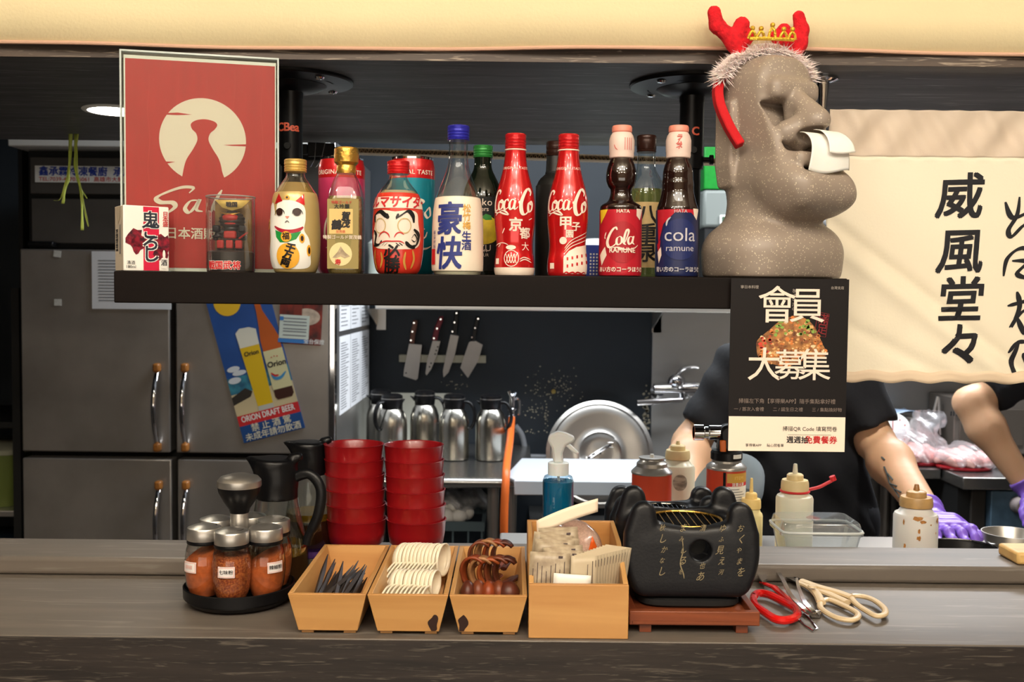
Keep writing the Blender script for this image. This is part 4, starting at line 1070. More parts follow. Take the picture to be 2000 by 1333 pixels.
# forearm tattoo (ink strokes lying on the skin)
M_tat = mat('tattoo ink', (62, 72, 74), rough=.7)
from mathutils.bvhtree import BVHTree
bdy = [c for c in chef.children if c.name.startswith('body')][0].data
bvh = BVHTree.FromPolygons([v.co for v in bdy.vertices], [tuple(p.vertices) for p in bdy.polygons])
def onskin(x, y):
    p = P(x, y, 2.3) - EYE; h = bvh.ray_cast(EYE - Vector(co), p.normalized(), 4)
    return (h[0] - p.normalized() * .001) if h[0] is not None else None
g = G()
for pts in ([(1727, 912), (1734, 930), (1738, 945), (1748, 958), (1757, 972)], [(1733, 925), (1744, 938)], [(1738, 945), (1752, 950)], [(1746, 955), (1760, 962)], [(1722, 893), (1728, 899)]):
    q = [onskin(x, y) for x, y in smooth(pts, 3)]; q = [v for v in q if v is not None]
    if len(q) > 2: g.tube([tuple(v) for v in q], .0022, 6, flat=.6)
g.obj('tattoo', M_tat, chef)
cook, _ = person('person in black sleeve reaching in from the right with purple glove', (1.86, 3.02, .95), (1.76, 2.86, 1.42), (1.72, 2.76, 1.54), (-.3, -1, -.4),
       pp(2065, 700, 2.82), pp(1893, 787, 2.75), pp(2008, 955, 2.68), (1.90, 2.90, 1.38), (2.00, 2.80, 1.15), (1.85, 2.62, 1.0),
       pp(2060, 1040, 2.60), (1.80, 2.45, .98), True, True)
# small things on the kitchen side work surface
def squeeze(px, d, ytop, ycap0, ycap1, ysh, hw, hwc, label, body, capm, nozm, tip=None, group='squeeze sauce bottles'):
    z = lambda y: ZW(px, y, d) - WZ; k = d / 2000
    r = thing('squeeze_bottle', label, 'bottle', (XL(px, d, (ysh + 1060) / 2), d, WZ + .0005), group=group)
    R = hw * k; rc = hwc * k
    G().lathe([(R * .93, 0), (R, .006), (R, z(ysh + 8)), (R * .94, z(ysh + 3)), (R * .8, z(ysh)), (rc * .9, z(ycap1) - .001)], 40).obj('bottle_body', body, r)
    G().lathe([(rc, z(ycap1)), (rc * 1.02, z(ycap1) + .003), (rc, z(ycap0) - .004), (rc * .93, z(ycap0)), (rc * .62, z(ycap0)), (rc * .6, z(ycap0) + .008), (rc * .5, z(ycap0) + .010), (rc * .2, z(ycap0) + .0105)], 36).obj('cap', capm, r)
    G().lathe([(rc * .2, z(ycap0) + .010), (rc * .14, z(ytop) - .001), (rc * .11, z(ytop))], 16).obj('nozzle', nozm, r)
    return r, z, k, R
M_sq = mat('milky squeeze plastic', (222, 218, 196), rough=.35, sub=.1)
M_sqc = mat('cream cap', (222, 200, 150), rough=.4)
M_sqy = mat('yellow mayo bottle', (236, 220, 160), rough=.4, sub=.1)
M_sqb = mat('stained bottle', (214, 210, 204), rough=.35, sub=.1)
squeeze(1466, 1.68, 935, 975, 993, 1000, 23, 19, 'pale yellow squeeze bottle right of the torch canister', M_sqy, mat('yellow cap', (238, 205, 130), rough=.4), mat('yellow cap', (238, 205, 130)))
r, z, k, R = squeeze(1551, 1.68, 907, 938, 958, 966, 36, 26.5, 'cream squeeze bottle with red spout stopper in front of black shirt', M_sq, M_sqc, M_sq)
G().tube(smooth([(.024, 0, z(957)), (.04, 0, z(952)), (.055, 0, z(943)), (.064, 0, z(937))], 6), [.0028] * 19, 8).obj('stopper_strap', M_red, r); G().lathe([(.005, 0), (.005, .008)], 12, Tr(.064, 0, z(939)) @ Ry(-.4)).obj('stopper', M_red, r)
G().ring(27 * k, .002, 30, 6).obj('strap_ring', M_red, r, loc=(0, 0, z(960)))
r, z, k, R = squeeze(1788, 1.66, 947, 971, 990, 1000, 42, 31, 'sauce-stained squeeze bottle with brown cap at right', M_sqb, mat('brown stained cap', (176, 140, 90), rough=.4, var=.15, vscale=50), mat('brown nozzle', (150, 106, 60), rough=.3))
M_stain = mat('sauce stain', (176, 120, 62), rough=.3, var=.2, vscale=200)
ast = []
rr = random.Random(4)
for x, y, a, b in ((1776, 1006, 12, 5), (1786, 1012, 6, 4), (1779, 1030, 3, 6), (1779, 1043, 5, 5), (1821, 1012, 5, 7), (1753, 1063, 3, 8), (1750, 1015, 2, 6), (1802, 1018, 2, 2), (1816, 1035, 1.5, 3)):
    ast.append(poly([((x - 1788 + a * rr.uniform(.6, 1.1) * math.cos(t)) * k, z(y + b * rr.uniform(.6, 1.1) * math.sin(t))) for t in [i * PI / 6 for i in range(12)]]))
dec('stain', ast, cylmap(R, .0006), M_stain, r, du=.003)
dec('label_sticker', [rect(-20 * k, 34 * k, z(1085), z(1071))], cylmap(R, .0006), mat('orange sticker', (226, 150, 110), rough=.5), r, du=.003)
r, z, k, R = squeeze(1322, 1.9, 862, 880, 897, 906, 34, 24, 'ivory squeeze bottle between the two gas canisters', M_sq, M_sqc, M_sqc)
dec('oval_logo', [disc(0, z(938), 14 * k, 16 * k)], cylmap(R, .0006), mat('faded grey print', (150, 146, 130), var=.4, vscale=260, stretch=(.2, 1, 1)), r, du=.003)
# clear plastic lids / tub
M_clear = glass('clear tub', (245, 248, 248), rough=.08, haze=.10)
def cleartub(px0, px1, y0, y1, d, z0, h, label):
    xc = XL((px0 + px1) / 2, d); hw = (px1 - px0) / 2 * d / 2000
    r = thing('clear_container', label, 'container', (xc, d, z0), group='clear plastic containers')
    g = G(); n = 4
    prof = [(hw * .8, .0), (hw * .93, h * .8), (hw * .95, h * .86), (hw, h * .88), (hw, h)]
    g.lathe(prof, 44, sq=9, cap=False, sy=.75); g.lathe([(.001, 0), (hw * .8, 0.0)], 44, sq=9, cap=False, sy=.75)
    g.obj('tub', M_clear, r)
    G().add([], []).lathe([(hw * .97, h + .0005), (hw * .93, h + .012), (hw * .90, h + .014), (.001, h + .010)], 44, sq=9, cap=False, sy=.75).obj('lid', M_clear, r)
    G().ring(1, .012, 4, 6) if 0 else None
    vs = []; 
    pts = []
    for i in range(45):
        a = 2 * PI * i / 44; ca, sa = math.cos(a), math.sin(a); q = (abs(ca) ** 9 + abs(sa) ** 9) ** (-1 / 9)
        pts.append((hw * q * ca * .985, hw * .75 * q * sa * .985, h))
    G().tube(pts, .0022, 6, cap=False).obj('rim', mat('clear rim', (205, 210, 208), rough=.2), r)
    return r
cleartub(1512, 1672, 1022, 1075, 1.59, WZ + .0005, .048, 'clear plastic food container, upper of two, before black shirt')
bpy.data.objects[-1] if 0 else None
cc = dup([o for o in bpy.data.objects if o.name.startswith('clear_container')][0], 'clear plastic food container, lower of two, before black shirt')
cc.location.z = WZ + .0005; [o for o in bpy.data.objects if o.name == 'clear_container'][0].location.z = WZ + .0635
yl = thing('yellow_lid', 'round pale yellow lid behind the squeeze bottles', 'lid', (XW(1490, 1.62), 1.578, WZ + .0005)); G().lathe([(.035, 0), (.037, .004), (.037, .028), (.034, .031), (.030, .027), (.001, .027)], 36, cap=False).obj('disc', mat('pale yellow lid', (226, 214, 150), rough=.4), yl)
pn = thing('black_pan', 'black shallow pan behind the ledge at the right', 'pan', (XW(1916, 1.75), 1.79, WZ + .0005))
G().lathe([(.05, 0), (.058, .03), (.061, .032), (.056, .004), (.001, .003)], 36, cap=False, sq=3).obj('pan', M_black, pn); G().ring(.060, .0015, 40, 6).obj('rim', M_chrome, pn, loc=(0, 0, .032))
sb = thing('steel_bowl', 'small steel bowl at the right edge behind the counter', 'bowl', (XW(2002, 1.8), 1.82, WZ + .0005))
G().lathe([(.02, 0), (.035, .012), (.046, .04), (.05, .052), (.048, .052), (.033, .014), (.001, .004)], 36, cap=False).obj('bowl', M_steel, sb)
wb = G().bb(XW(1985, 1.46), XW(2060, 1.46), 1.43, 1.49, LZ + .0003, LZ + .018).obj('wooden_block', wood('pale wood', (214, 176, 110), (196, 150, 90), rough=.5), bevel=.004); tag(wb, 'pale wooden block on the counter ledge at the right edge', 'block')
gd = thing('grey_bowl', 'pale blue grey bowl standing on edge behind the yellow squeeze bottle', 'bowl', (XW(1462, 1.9), 1.93, WZ + .08), (-1.2, 0, .3))
G().lathe([(.03, 0), (.06, .02), (.078, .05), (.075, .05), (.055, .022), (.001, .006)], 40, cap=False).obj('bowl', mat('grey blue bowl', (140, 154, 164), rough=.4), gd)
# gas canisters
M_dome = mat('tin dome', (190, 186, 180), rough=.3, metal=.75)
M_can = mat('canister red', (196, 70, 44), rough=.35, metal=.1)
def canister(px, d, label, hw):
    k = d / 2000; R = hw * k
    r = thing('gas_canister', label, 'gas canister', (XL(px, d, 980), d, WZ + .0005))
    return r, R, k
r, R, k = canister(1272, 1.72, 'red gas canister with silver valve top beside the spray bottle', 39)
z = lambda y: ZW(1272, y, 1.72) - WZ
G().lathe([(R * .97, 0), (R, .004), (R, z(925))], 40).obj('can', M_can, r)
G().lathe([(R * 1.03, z(925)), (R * 1.04, z(922)), (R * 1.0, z(920)), (R * .78, z(912)), (R * .76, z(905)), (R * .62, z(900)), (R * .60, z(898)), (R * .64, z(897)), (R * .66, z(894)), (R * .5, z(893)), (R * .1, z(894))], 40).obj('dome', M_dome, r)
G().lathe([(.004, z(894)), (.003, z(888))], 12).obj('valve', M_white, r)
r, R, k = canister(1417, 1.72, 'gas torch with orange trigger screwed on a red canister', 38)
z = lambda y: ZW(1417, y, 1.72) - WZ
G().lathe([(R * .97, 0), (R, .004), (R, z(916))], 40).obj('can', M_can, r)
G().lathe([(R * 1.03, z(916)), (R * 1.04, z(913)), (R * 1.0, z(910)), (R * .76, z(903)), (R * .74, z(899))], 40).obj('dome', M_dome, r)
cm = cylmap(R, .0005)
u = lambda x: R * math.asin(max(-.99, min(.99, (x - 1417) * k / R)))
dec('black_band', [rect(u(1404), u(1409), .005, z(918))], cm, M_black, r, du=.003)
dec('gold_panel', [rect(u(1411), u(1453), z(938), z(920))], cm, mat('gold panel', (196, 150, 60), rough=.4), r, du=.003)
dec('warning_panel', [rect(u(1412), u(1453), z(945), z(938))], cm, M_red, r, du=.003)
dec('text_panel', [rect(u(1412), u(1453), .005, z(945))], cm, M_white, r, du=.003)
cm2 = cylmap(R, .001)
dec('warning_lettering', [T('注意火源', 7 * k, (u(1412) + u(1450)) / 2, z(941.5), bold=.03)], cm2, M_white, r, du=.003)
dec('small_print', [rect(u(1414) + .0005, u(1414 + rr.uniform(20, 34)), z(y + 1.3), z(y)) for y in range(950, 1015, 5)], cm2, M_inkg, r, du=.003)
dec('brand_lettering', [T('ITEM', 9 * k, (u(1415) + u(1450)) / 2, z(929), sx=1.1)], cm2, mat('pale gold', (230, 200, 120)), r, du=.003)
G().lathe([(.024, z(899)), (.0265, z(897)), (.0265, z(884)), (.024, z(880))], 32).obj('torch_base', M_black, r)
G().prism([((x - 1417) * k, z(y)) for x, y in ((1397, 882), (1440, 882), (1440, 840), (1425, 828), (1408, 830), (1398, 842), (1400, 860))], -.014, .014).obj('torch_head', M_black, r, bevel=.006)
G().lathe([(.0125, 0), (.0125, .02), (.010, .022), (.010, .028), (.0135, .030), (.0135, .046), (.0105, .046), (.0105, .03)], 28, Tr((1405 - 1417) * k, 0, z(846)) @ Ry(-PI / 2), cap=False).obj('torch_nozzle', M_chrome, r)
G().prism([((x - 1417) * k, z(y)) for x, y in ((1399, 858), (1411, 858), (1412, 882), (1400, 882))], -.020, -.0145).obj('trigger', mat('orange trigger', (226, 110, 30), rough=.35), r, bevel=.002)
dec('barcode_label', [rect(.006, .024, z(893), z(885))], cylmap(.0265, .0006), M_white, r, du=.003)
# spray bottle
r = thing('spray_bottle', 'clear spray bottle of blue liquid with white trigger head', 'bottle', (XL(1090, 1.6, 960), 1.6, WZ + .0005))
k = .0008; z = lambda y: ZW(1090, y, 1.6) - WZ
G().lathe([(.022, 0), (.0245, .004), (.0245, z(940)), (.022, z(932)), (.014, z(927)), (.0125, z(925))], 36, sq=2.6).obj('bottle_body', glass('clear bottle', (225, 240, 248)), r)
G().lathe([(.021, .002), (.0236, .005), (.0236, z(940)), (.0001, z(940))], 36, sq=2.6, cap=False).obj('liquid', mat('blue liquid', (20, 140, 175), rough=.08, sub=.2, trans=.5), r)
M_tw = mat('translucent white', (225, 228, 226), rough=.35, sub=.2)
G().lathe([(.0165, z(928)), (.0165, z(905)), (.014, z(903))], 32).obj('collar', M_tw, r)
G().prism([((x - 1090) * k, z(y)) for x, y in ((1080, 904), (1100, 904), (1098, 885), (1104, 870), (1121, 862), (1121, 853), (1104, 846), (1088, 843), (1072, 850), (1068, 862), (1076, 875))], -.009, .009).obj('trigger_head', M_tw, r, bevel=.004)
G().prism([((x - 1090) * k, z(y)) for x, y in ((1100, 868), (1108, 864), (1130, 884), (1128, 888), (1118, 884))], -.005, .005).obj('trigger', M_tw, r, bevel=.002)
G().tube([(.0, 0, z(930)), (.008, 0, z(1000)), (.012, 0, .02)], .002, 8).obj('dip_tube', M_tw, r)
# ---------------------------------------------------------------- things on the hanging shelf
FR, BK = 1.36, 1.475
M_glassc = glass('bottle glass', (248, 252, 250))
M_gold = mat('gold foil', (226, 178, 84), rough=.28, metal=.9, bump=.5, bscale=160)
M_goldcap = mat('gold cap', (214, 178, 100), rough=.35, metal=.5)
M_redcap = mat('red cap', (205, 30, 34), rough=.28, metal=.35, coat=.5)
M_cream = mat('warm cream print', (236, 218, 200), rough=.4)
M_offw = mat('off white print', (240, 236, 226), rough=.4)
M_blackp = mat('black print', (20, 18, 18), rough=.4)

class Bot:
    """a bottle transcribed from half-widths at heights (photo pixels), turned into metres at its distance"""
    def __init__(s, name, label, cat, px, d, group=None, base=None):
        s.px, s.d, s.k = px, d, d / 2000
        s.r = thing(name, label, cat, (XW(px, d), d, SZ + .0004), group=group)
        s.z0 = P(px, 540, d)
    def z(s, y): return ZW(s.px, y, s.d) - SZ - .0004
    def prof(s, L): 
        out = [(hw * s.k, max(0, s.z(y))) for hw, y in L]
        out[0] = (out[0][0], 0.0)
        return out
    def sm(s, L, n=4): return [(max(.0005, a), b) for a, b in smooth(s.prof(L), n)]
    def lathe(s, name, L, m, seg=48, sm=True, sq=2, cap=True, raw=False, sc=1.0):
        pr = L if raw else (s.sm(L) if sm else s.prof(L))
        return G().lathe([(r * sc, z) for r, z in pr], seg, sq=sq, cap=cap).obj(name, m, s.r)
    def cap(s, y0, y1, hw, m, ribs=3, name='cap'):
        z1, z0 = s.z(y0), s.z(y1); R = hw * s.k; p = []
        n = ribs; H = z1 - z0
        p.append((R * .97, z0)); p.append((R * 1.02, z0 + H * .06)); 
        for i in range(n):
            a = z0 + H * (.12 + .60 * i / n); p += [(R * .95, a), (R, a + H * .05), (R, a + H * .60 / n - H * .04)]
        p += [(R * .98, z0 + H * .76), (R, z0 + H * .80), (R, z0 + H * .93), (R * .93, z1 - H * .01), (R * .85, z1), (R * .02, z1)]
        return G().lathe(p, 44).obj(name, m, s.r)
    def art(s, name, arts, m, rf, eps=.0006, phi=0, du=.003, dv=.004):
        return dec(name, arts, cylmap(rf, eps, phi), m, s.r, du=du, dv=dv)
    def u(s, x, R): return R * math.asin(max(-.995, min(.995, (x - s.px) * s.k / R)))
    def A(s, x, y, R=None):
        zz = s.z(y); R = R or s.rf(zz); return (s.u(x, R), zz)
    def PL(s, pts): return poly([s.A(x, y) for x, y in pts])

# --- lucky cat bottle
b = Bot('glass_bottle', 'gold cider bottle printed with a white beckoning cat', 'bottle', 577, FR)
body = [(38, 531), (43, 522), (47, 500), (48, 455), (46, 420), (44, 395), (41, 381), (34, 369), (26, 357), (19, 347), (17.5, 338), (17.5, 330)]
pr = b.sm(body); b.rf = interp(pr)
b.lathe('glass', body, M_glassc)
b.lathe('liquid', body[:8] + [(26, 358)], mat('amber drink', (150, 120, 70), rough=.15), sc=.95)
lab = [(r + .0003, z) for r, z in pr if z <= b.z(378) + .002]
G().lathe([(r, max(z, .0008)) for r, z in lab], 48, cap=False).obj('gold_label', mat('gold label', (206, 178, 116), rough=.3, metal=.35), b.r)
b.cap(312, 337, 21.5, M_goldcap, 3)
E_ = .0008
S = lambda pts, n=6: smooth(pts, n, True)
wht = M_offw
b.art('cat_body', [b.PL(S([(548, 425), (552, 400), (575, 395), (600, 405), (604, 430), (602, 452), (610, 470), (612, 500), (606, 524), (560, 526), (536, 522), (532, 495), (536, 470), (534, 450), (530, 430), (534, 405), (542, 400)]))], wht, b.rf, E_)
b.art('ears', [b.PL([(546, 402), (554, 381), (562, 397)]), b.PL([(586, 397), (600, 382), (602, 404)])], M_redcap, b.rf, .0012)
b.art('collar', [pen([b.A(x, y) for x, y in ((547, 445), (560, 453), (577, 455), (592, 452), (600, 446))], .0045, 1, 0)], mat('crimson print', (170, 30, 50), rough=.4), b.rf, .0016)
b.art('bib', [b.PL([(548, 452), (562, 458), (577, 460), (597, 455), (588, 470), (572, 476), (558, 476), (550, 466)])], mat('green print', (30, 140, 60), rough=.4), b.rf, .0012)
M_or = mat('orange print yellow', (232, 168, 50), rough=.4)
b.art('coin', [disc(*b.A(572, 502), .015, .0165)], M_or, b.rf, .0018)
b.art('medallion', [disc(*b.A(570, 465), .0068)], M_or, b.rf, .0021)
b.art('paw_spots', [disc(*b.A(533, 440), .0028, .007), disc(*b.A(609, 491), .003, .0075), disc(*b.A(598, 468), .0035, .006), disc(*b.A(531, 488), .002, .006), disc(*b.A(571, 390), .003, .003)], M_or, b.rf, .0018)
b.art('dots', [disc(*b.A(533, 440), .0013, .004), disc(*b.A(609, 491), .0015, .0045), disc(*b.A(598, 468), .0018, .0035), disc(*b.A(571, 390), .0015, .0015), disc(*b.A(557, 418), .0048, .0048), disc(*b.A(589, 418), .0048, .0048)], mat('dark brown print', (50, 26, 18), rough=.4), b.rf, .0024)
b.art('eye_outline', [pen([b.A(x, y) for x, y in ((547, 424), (551, 415), (558, 411), (565, 416), (567, 422))], .0011, 1, 0), pen([b.A(x, y) for x, y in ((581, 422), (583, 414), (590, 411), (596, 415), (599, 422))], .0011, 1, 0), pen([b.A(x, y) for x, y in ((568, 439), (572, 435), (576, 439))], .0009, 1, 0)], M_blackp, b.rf, .0022)
b.art('nose', [b.PL([(568, 426), (576, 426), (572, 431)])], mat('pink print', (230, 130, 110)), b.rf, .002)
b.art('lettering', [T('福', .0098, *b.A(570, 465), bold=.02)], M_blackp, b.rf, .0026)
b.art('coin_lettering', [T('千\n万\n両', .0125, *b.A(573, 501), bold=.045, rot=-.35, ls=.78)], M_blackp, b.rf, .0026)

# --- pink and teal tall cans (back row)
def can(px, x0, x1, top, ysplit, label, colr, script):
    b = Bot('drink_can', label, 'can', px, BK, group='tall slim drink cans')
    R = (x1 - x0) / 2 * b.k; zt = b.z(top)
    pr = [(R * .86, 0), (R * .9, .002), (R, .007), (R, zt - .016), (R * .97, zt - .011), (R * .92, zt - .004)]
    G().lathe([p for p in pr if p[1] <= b.z(ysplit)] + [(R, b.z(ysplit))], 52).obj('can_body', colr, b.r)
    G().lathe([(R, b.z(ysplit) + .0001)] + [(r, z) for r, z in pr if z > b.z(ysplit)], 52).obj('red_top', M_redcap, b.r)
    G().lathe([(R * .92, zt - .0038), (R * .93, zt - .001), (R * .91, zt), (R * .87, zt), (R * .85, zt - .003), (.001, zt - .003)], 52, cap=False).obj('rim', M_chrome, b.r)
    G().ring(.007, .001, 16, 5, flat=.5).obj('pull_tab', M_chrome, b.r, loc=(0, .002, zt - .0012))
    b.art('lettering', [T('ORIGINAL TASTE', .0088, 0, b.z(341), bold=.02, cs=1.1)], M_cream, R, .0005)
    # flowing white script
    z0 = b.z(ysplit) - .085
    L1 = [pen([(x * .001, z0 + y * .001) for x, y in pts], .0042, .35, .6) for pts in
          ([(-8, 24), (-2, 30), (-10, 34), (-18, 22), (-20, 4), (-12, -2), (-2, 8)], [(2, 10), (8, 16), (12, 6), (6, -2), (0, 4), (4, 12)], [(22, 14), (16, 12), (14, 2), (22, 2), (26, 10)], [(-18, -14), (0, -8), (20, -14), (34, -10)],
           [(14, 46), (20, 52), (12, 54), (6, 40), (10, 32), (20, 38)], [(24, 40), (30, 44), (32, 34), (26, 30), (22, 36), (28, 42)])]
    b.art('script_mark', L1, M_cream, R, .0006)
can(667, 622, 712, 309, 351, 'tall pink soda can with red top behind the gold-capped bottle', mat('pink can', (220, 66, 112), rough=.3, metal=.3, coat=.4), 0)
can(804, 760, 848, 309, 352, 'tall teal soda can with red top behind the red daruma bottle', mat('teal can', (24, 138, 158), rough=.3, metal=.3, coat=.4), 0)

# --- gold capped clear bottle (square)
b = Bot('glass_bottle', 'clear square sake bottle with gold foil cap and gold flakes label', 'bottle', 676, FR)
body = [(31, 532), (33.5, 528), (34, 500), (34.5, 440), (34, 400), (32, 385), (28, 368), (23, 353), (18, 343), (16, 338)]
pr = b.sm(body); b.rf = interp(pr)
b.lathe('glass', body, M_glassc, sq=5, cap=True)
b.lathe('liquid', body[:6] + [(33.2, 392)], glass('pale sake', (232, 214, 150), rough=.05, haze=.42, hazecol=(200, 180, 110)), sq=5, sc=.93)
G().lathe([(.0145 * s / 22, z) for s, z in ((19, b.z(340)), (20, b.z(330)), (18.5, b.z(324)), (24, b.z(318)), (25, b.z(305)), (24, b.z(292)), (21, b.z(289)), (2, b.z(289)))], 40).obj('foil_cap', M_gold, b.r)
fy = -.0232
Q = lambda x, y: ((x - 677) * b.k, b.z(y))
pq = lambda *a: poly([Q(x, y) for x, y in a])
dec('olive_label', [pq((646, 392), (706, 392), (706, 526), (646, 526))], flatmap(fy), mat('olive label', (150, 132, 78), rough=.4, metal=.2), b.r)
dec('gold_panel', [pq((650, 411), (695, 411), (695, 459), (650, 459))], flatmap(fy - .0004), mat('pale gold panel', (224, 186, 116), rough=.4), b.r)
dec('brand_lettering', [T('鶴', .0135, *Q(663, 443), bold=.05, shear=.15), T('賀\n茂', .0115, *Q(681, 433), bold=.05, shear=.15, ls=.85)], flatmap(fy - .0008), M_blackp, b.r)
dec('grade_lettering', [T('大吟醸', .0064, *Q(674, 407), bold=.02, cs=1.15)], flatmap(fy - .0008), M_blackp, b.r)
dec('red_lettering', [T('特製ゴールド', .0045, *Q(674, 399), bold=.01), T('加茂鶴', .0040, *Q(672, 455), cs=1.1), T('寿', .008, *Q(667, 514), bold=.03)], flatmap(fy - .0014), M_red, b.r)
dec('white_lettering', [T('特製ゴールド賀茂鶴', .0056, *Q(675, 466), bold=.01)], flatmap(fy - .0008), M_cream, b.r)
dec('round_emblem', [disc(*Q(672, 498), .0148, .0152)], flatmap(fy - .0004), mat('cream emblem', (228, 208, 152), rough=.4), b.r)
dec('mountain', [pq((656, 505), (666, 494), (672, 483), (680, 494), (690, 502), (680, 506), (672, 502), (664, 506))], flatmap(fy - .0008), mat('grey mountain', (170, 150, 120), var=.25, vscale=160), b.r)

# --- daruma bottle
b = Bot('glass_bottle', 'red cider bottle printed with a daruma face', 'bottle', 777, FR)
body = [(36, 534), (42, 528), (46, 512), (49, 485), (49.5, 450), (48.5, 425), (46, 402), (42, 386), (36, 374), (28, 364), (21, 355), (17.5, 347), (17, 340)]
pr = b.sm(body); b.rf = interp(pr)
b.lathe('glass', body, M_glassc)
b.lathe('liquid', body[:8] + [(34, 374)], mat('pale drink', (176, 160, 130), rough=.15), sc=.95)
G().lathe([(r + .0003, max(z, .0008)) for r, z in pr if z <= b.z(382) + .002], 52, cap=False).obj('red_label', mat('daruma red', (204, 50, 34), rough=.3, coat=.4), b.r)
b.cap(315, 341, 21.5, M_redcap, 3)
BND = lambda y0, y1, w=46: [(777 + w * math.sin(t), y0) for t in [(-80 + 8 * i) * PI / 180 for i in range(21)]] + [(777 + w * math.sin(t), y1) for t in [(80 - 8 * i) * PI / 180 for i in range(21)]]
b.art('cream_band', [rect(-.046, .046, b.z(410), b.z(388))], M_cream, b.rf, E_)
b.art('band_lettering', [T('ダルマサイダー', .0172, -.001, b.z(399.5), bold=.03, sx=.88, shear=.15)], M_red, b.rf, .0014)
b.art('face', [b.PL(S([(737, 440), (740, 418), (755, 414), (777, 417), (800, 414), (815, 418), (818, 440), (821, 470), (814, 486), (790, 489), (765, 489), (740, 486), (733, 470)], 5))], M_cream, b.rf, E_)
st_ = lambda pts, w_, mn=.3, an=.7: pen([b.A(x, y) for x, y in pts], w_, mn, an)
b.art('brows', [st_(p, w_) for p, w_ in (([(738, 437), (738, 424), (748, 417), (758, 424), (764, 430)], .006), ([(760, 421), (764, 431)], .005), ([(779, 431), (783, 421)], .005), ([(778, 432), (788, 424), (800, 416), (808, 424), (810, 438)], .006), ([(736, 452), (740, 462), (738, 478), (745, 480)], .005), ([(810, 450), (818, 462), (814, 480), (804, 484)], .006), ([(735, 482), (746, 480), (752, 472)], .005), ([(796, 474), (802, 482), (812, 486)], .005), ([(806, 468), (811, 460), (815, 468), (811, 474), (806, 470)], .002), ([(752, 482), (758, 476)], .0012), ([(756, 483), (763, 477)], .0012), ([(778, 477), (786, 483)], .0012), ([(784, 477), (791, 482)], .0012))], M_blackp, b.rf, .0014)
b.art('eyes', [pen([(cx_ + .0085 * math.cos(a), cz_ + .0095 * math.sin(a)) for a in [i * PI / 10 for i in range(21)]], .0015, 1, 0, taper=False, sm=False) for cx_, cz_ in (b.A(748, 444), b.A(794, 444))], mat('tan print', (196, 170, 120)), b.rf, .0014)
b.art('nose_mouth', [st_(p, .0016, .9) for p in ([(746, 466), (750, 459), (757, 456), (764, 460), (767, 467)], [(775, 467), (780, 459), (787, 457), (793, 461)], [(748, 478), (758, 474), (772, 474), (786, 474), (794, 478)])], M_red, b.rf, .0016)
b.art('stripes', [st_(p, .003, .9) for p in ([(738, 490), (737, 510), (742, 530)], [(750, 494), (752, 510), (748, 525)], [(796, 494), (793, 512), (796, 528)], [(808, 490), (810, 508), (804, 526)])], mat('gold stripe', (190, 140, 60)), b.rf, .0012)
b.art('lettering', [T('必\n勝', .0215, *b.A(770, 510), bold=.025, ls=.8, shear=.05, jit=.01)], M_blackp, b.rf, .0018)

# --- blue capped milky bottle
b = Bot('glass_bottle', 'tall sake bottle with blue cap and cream label with blue brush characters', 'bottle', 893, FR)
body = [(46, 536), (49, 530), (50, 515), (49.5, 480), (49, 445), (47.5, 418), (45.5, 400), (43, 388), (36, 368), (28, 348), (22.5, 332), (19.5, 318), (18.5, 300), (18.5, 272)]
pr = b.sm(body); b.rf = interp(pr)
b.lathe('glass', body, M_glassc)
b.lathe('drink', body[:7] + [(45, 398), (42, 386.5)], mat('milky sake', (228, 216, 190), rough=.3, sub=.1), sc=.955)
b.lathe('thin_drink', [(41, 386), (35, 368), (27, 348), (21.5, 332), (18.5, 323)], glass('pale amber sake', (205, 195, 160), haze=.1), sc=.94, raw=False) if 0 else None
G().lathe([(r + .0003, z) for r, z in pr if b.z(532) <= z <= b.z(388)], 52, cap=False).obj('cream_label', mat('milky label', (236, 222, 200), rough=.4), b.r)
b.cap(246, 275, 21.5, mat('blue cap', (44, 44, 160), rough=.3, metal=.3), 3)
b.art('brush_lettering', [T('豪\n快', .0445, *b.A(877, 468), bold=.022, shear=.1, ls=1.0, sx=.82, jit=.008)], mat('indigo brush', (40, 50, 120), rough=.5), b.rf, .0012)
b.art('gold_lettering', [T('松\n竹\n梅', .0112, *b.A(912, 428), bold=.02, ls=1.0)], mat('gold lettering', (216, 164, 70)), b.rf, .0012)
b.art('side_lettering', [T('生\n酒', .0135, *b.A(912, 474), bold=.02, ls=.85), T('豪快生酒', .006, *b.A(851, 470), rot=-PI / 2)], mat('indigo brush', (40, 50, 120)), b.rf, .0012)
b.art('red_stamp', [rect(b.A(846, 520)[0], b.A(853, 520)[0], b.z(518), b.z(488))], M_red, b.rf, .0012)

# --- green capped dark bottle
b = Bot('glass_bottle', 'dark bottle with green cap and lemon label behind the first cola bottle', 'bottle', 941, BK)
body = [(40, 540), (42, 530), (42, 440), (41, 400), (38, 378), (31, 358), (23, 342), (17.5, 328), (17, 305)]
pr = b.sm(body); b.rf = interp(pr)
b.lathe('dark_glass', body, mat('dark green glass', (14, 22, 14), rough=.06, coat=.5))
b.cap(285, 309, 19, mat('green cap', (50, 130, 60), rough=.3, metal=.3), 3)
G().lathe([(r + .0003, z) for r, z in pr if b.z(532) <= z <= b.z(384)], 48, cap=False).obj('black_label', M_blackmatt, b.r)
b.art('lettering', [T('Kaiko', .014, *b.A(937, 399), cs=1.1), T('bitters', .009, *b.A(938, 412)), T('YUZU', .013, *b.A(936, 487)), T('LEMON\nLIQUEUR', .006, *b.A(938, 496))], M_cream, b.rf, .001)
b.art('lemon', [disc(*b.A(946, 452), .024, .020)], mat('lemon print', (206, 176, 40), var=.15, vscale=80), b.rf, .0009)
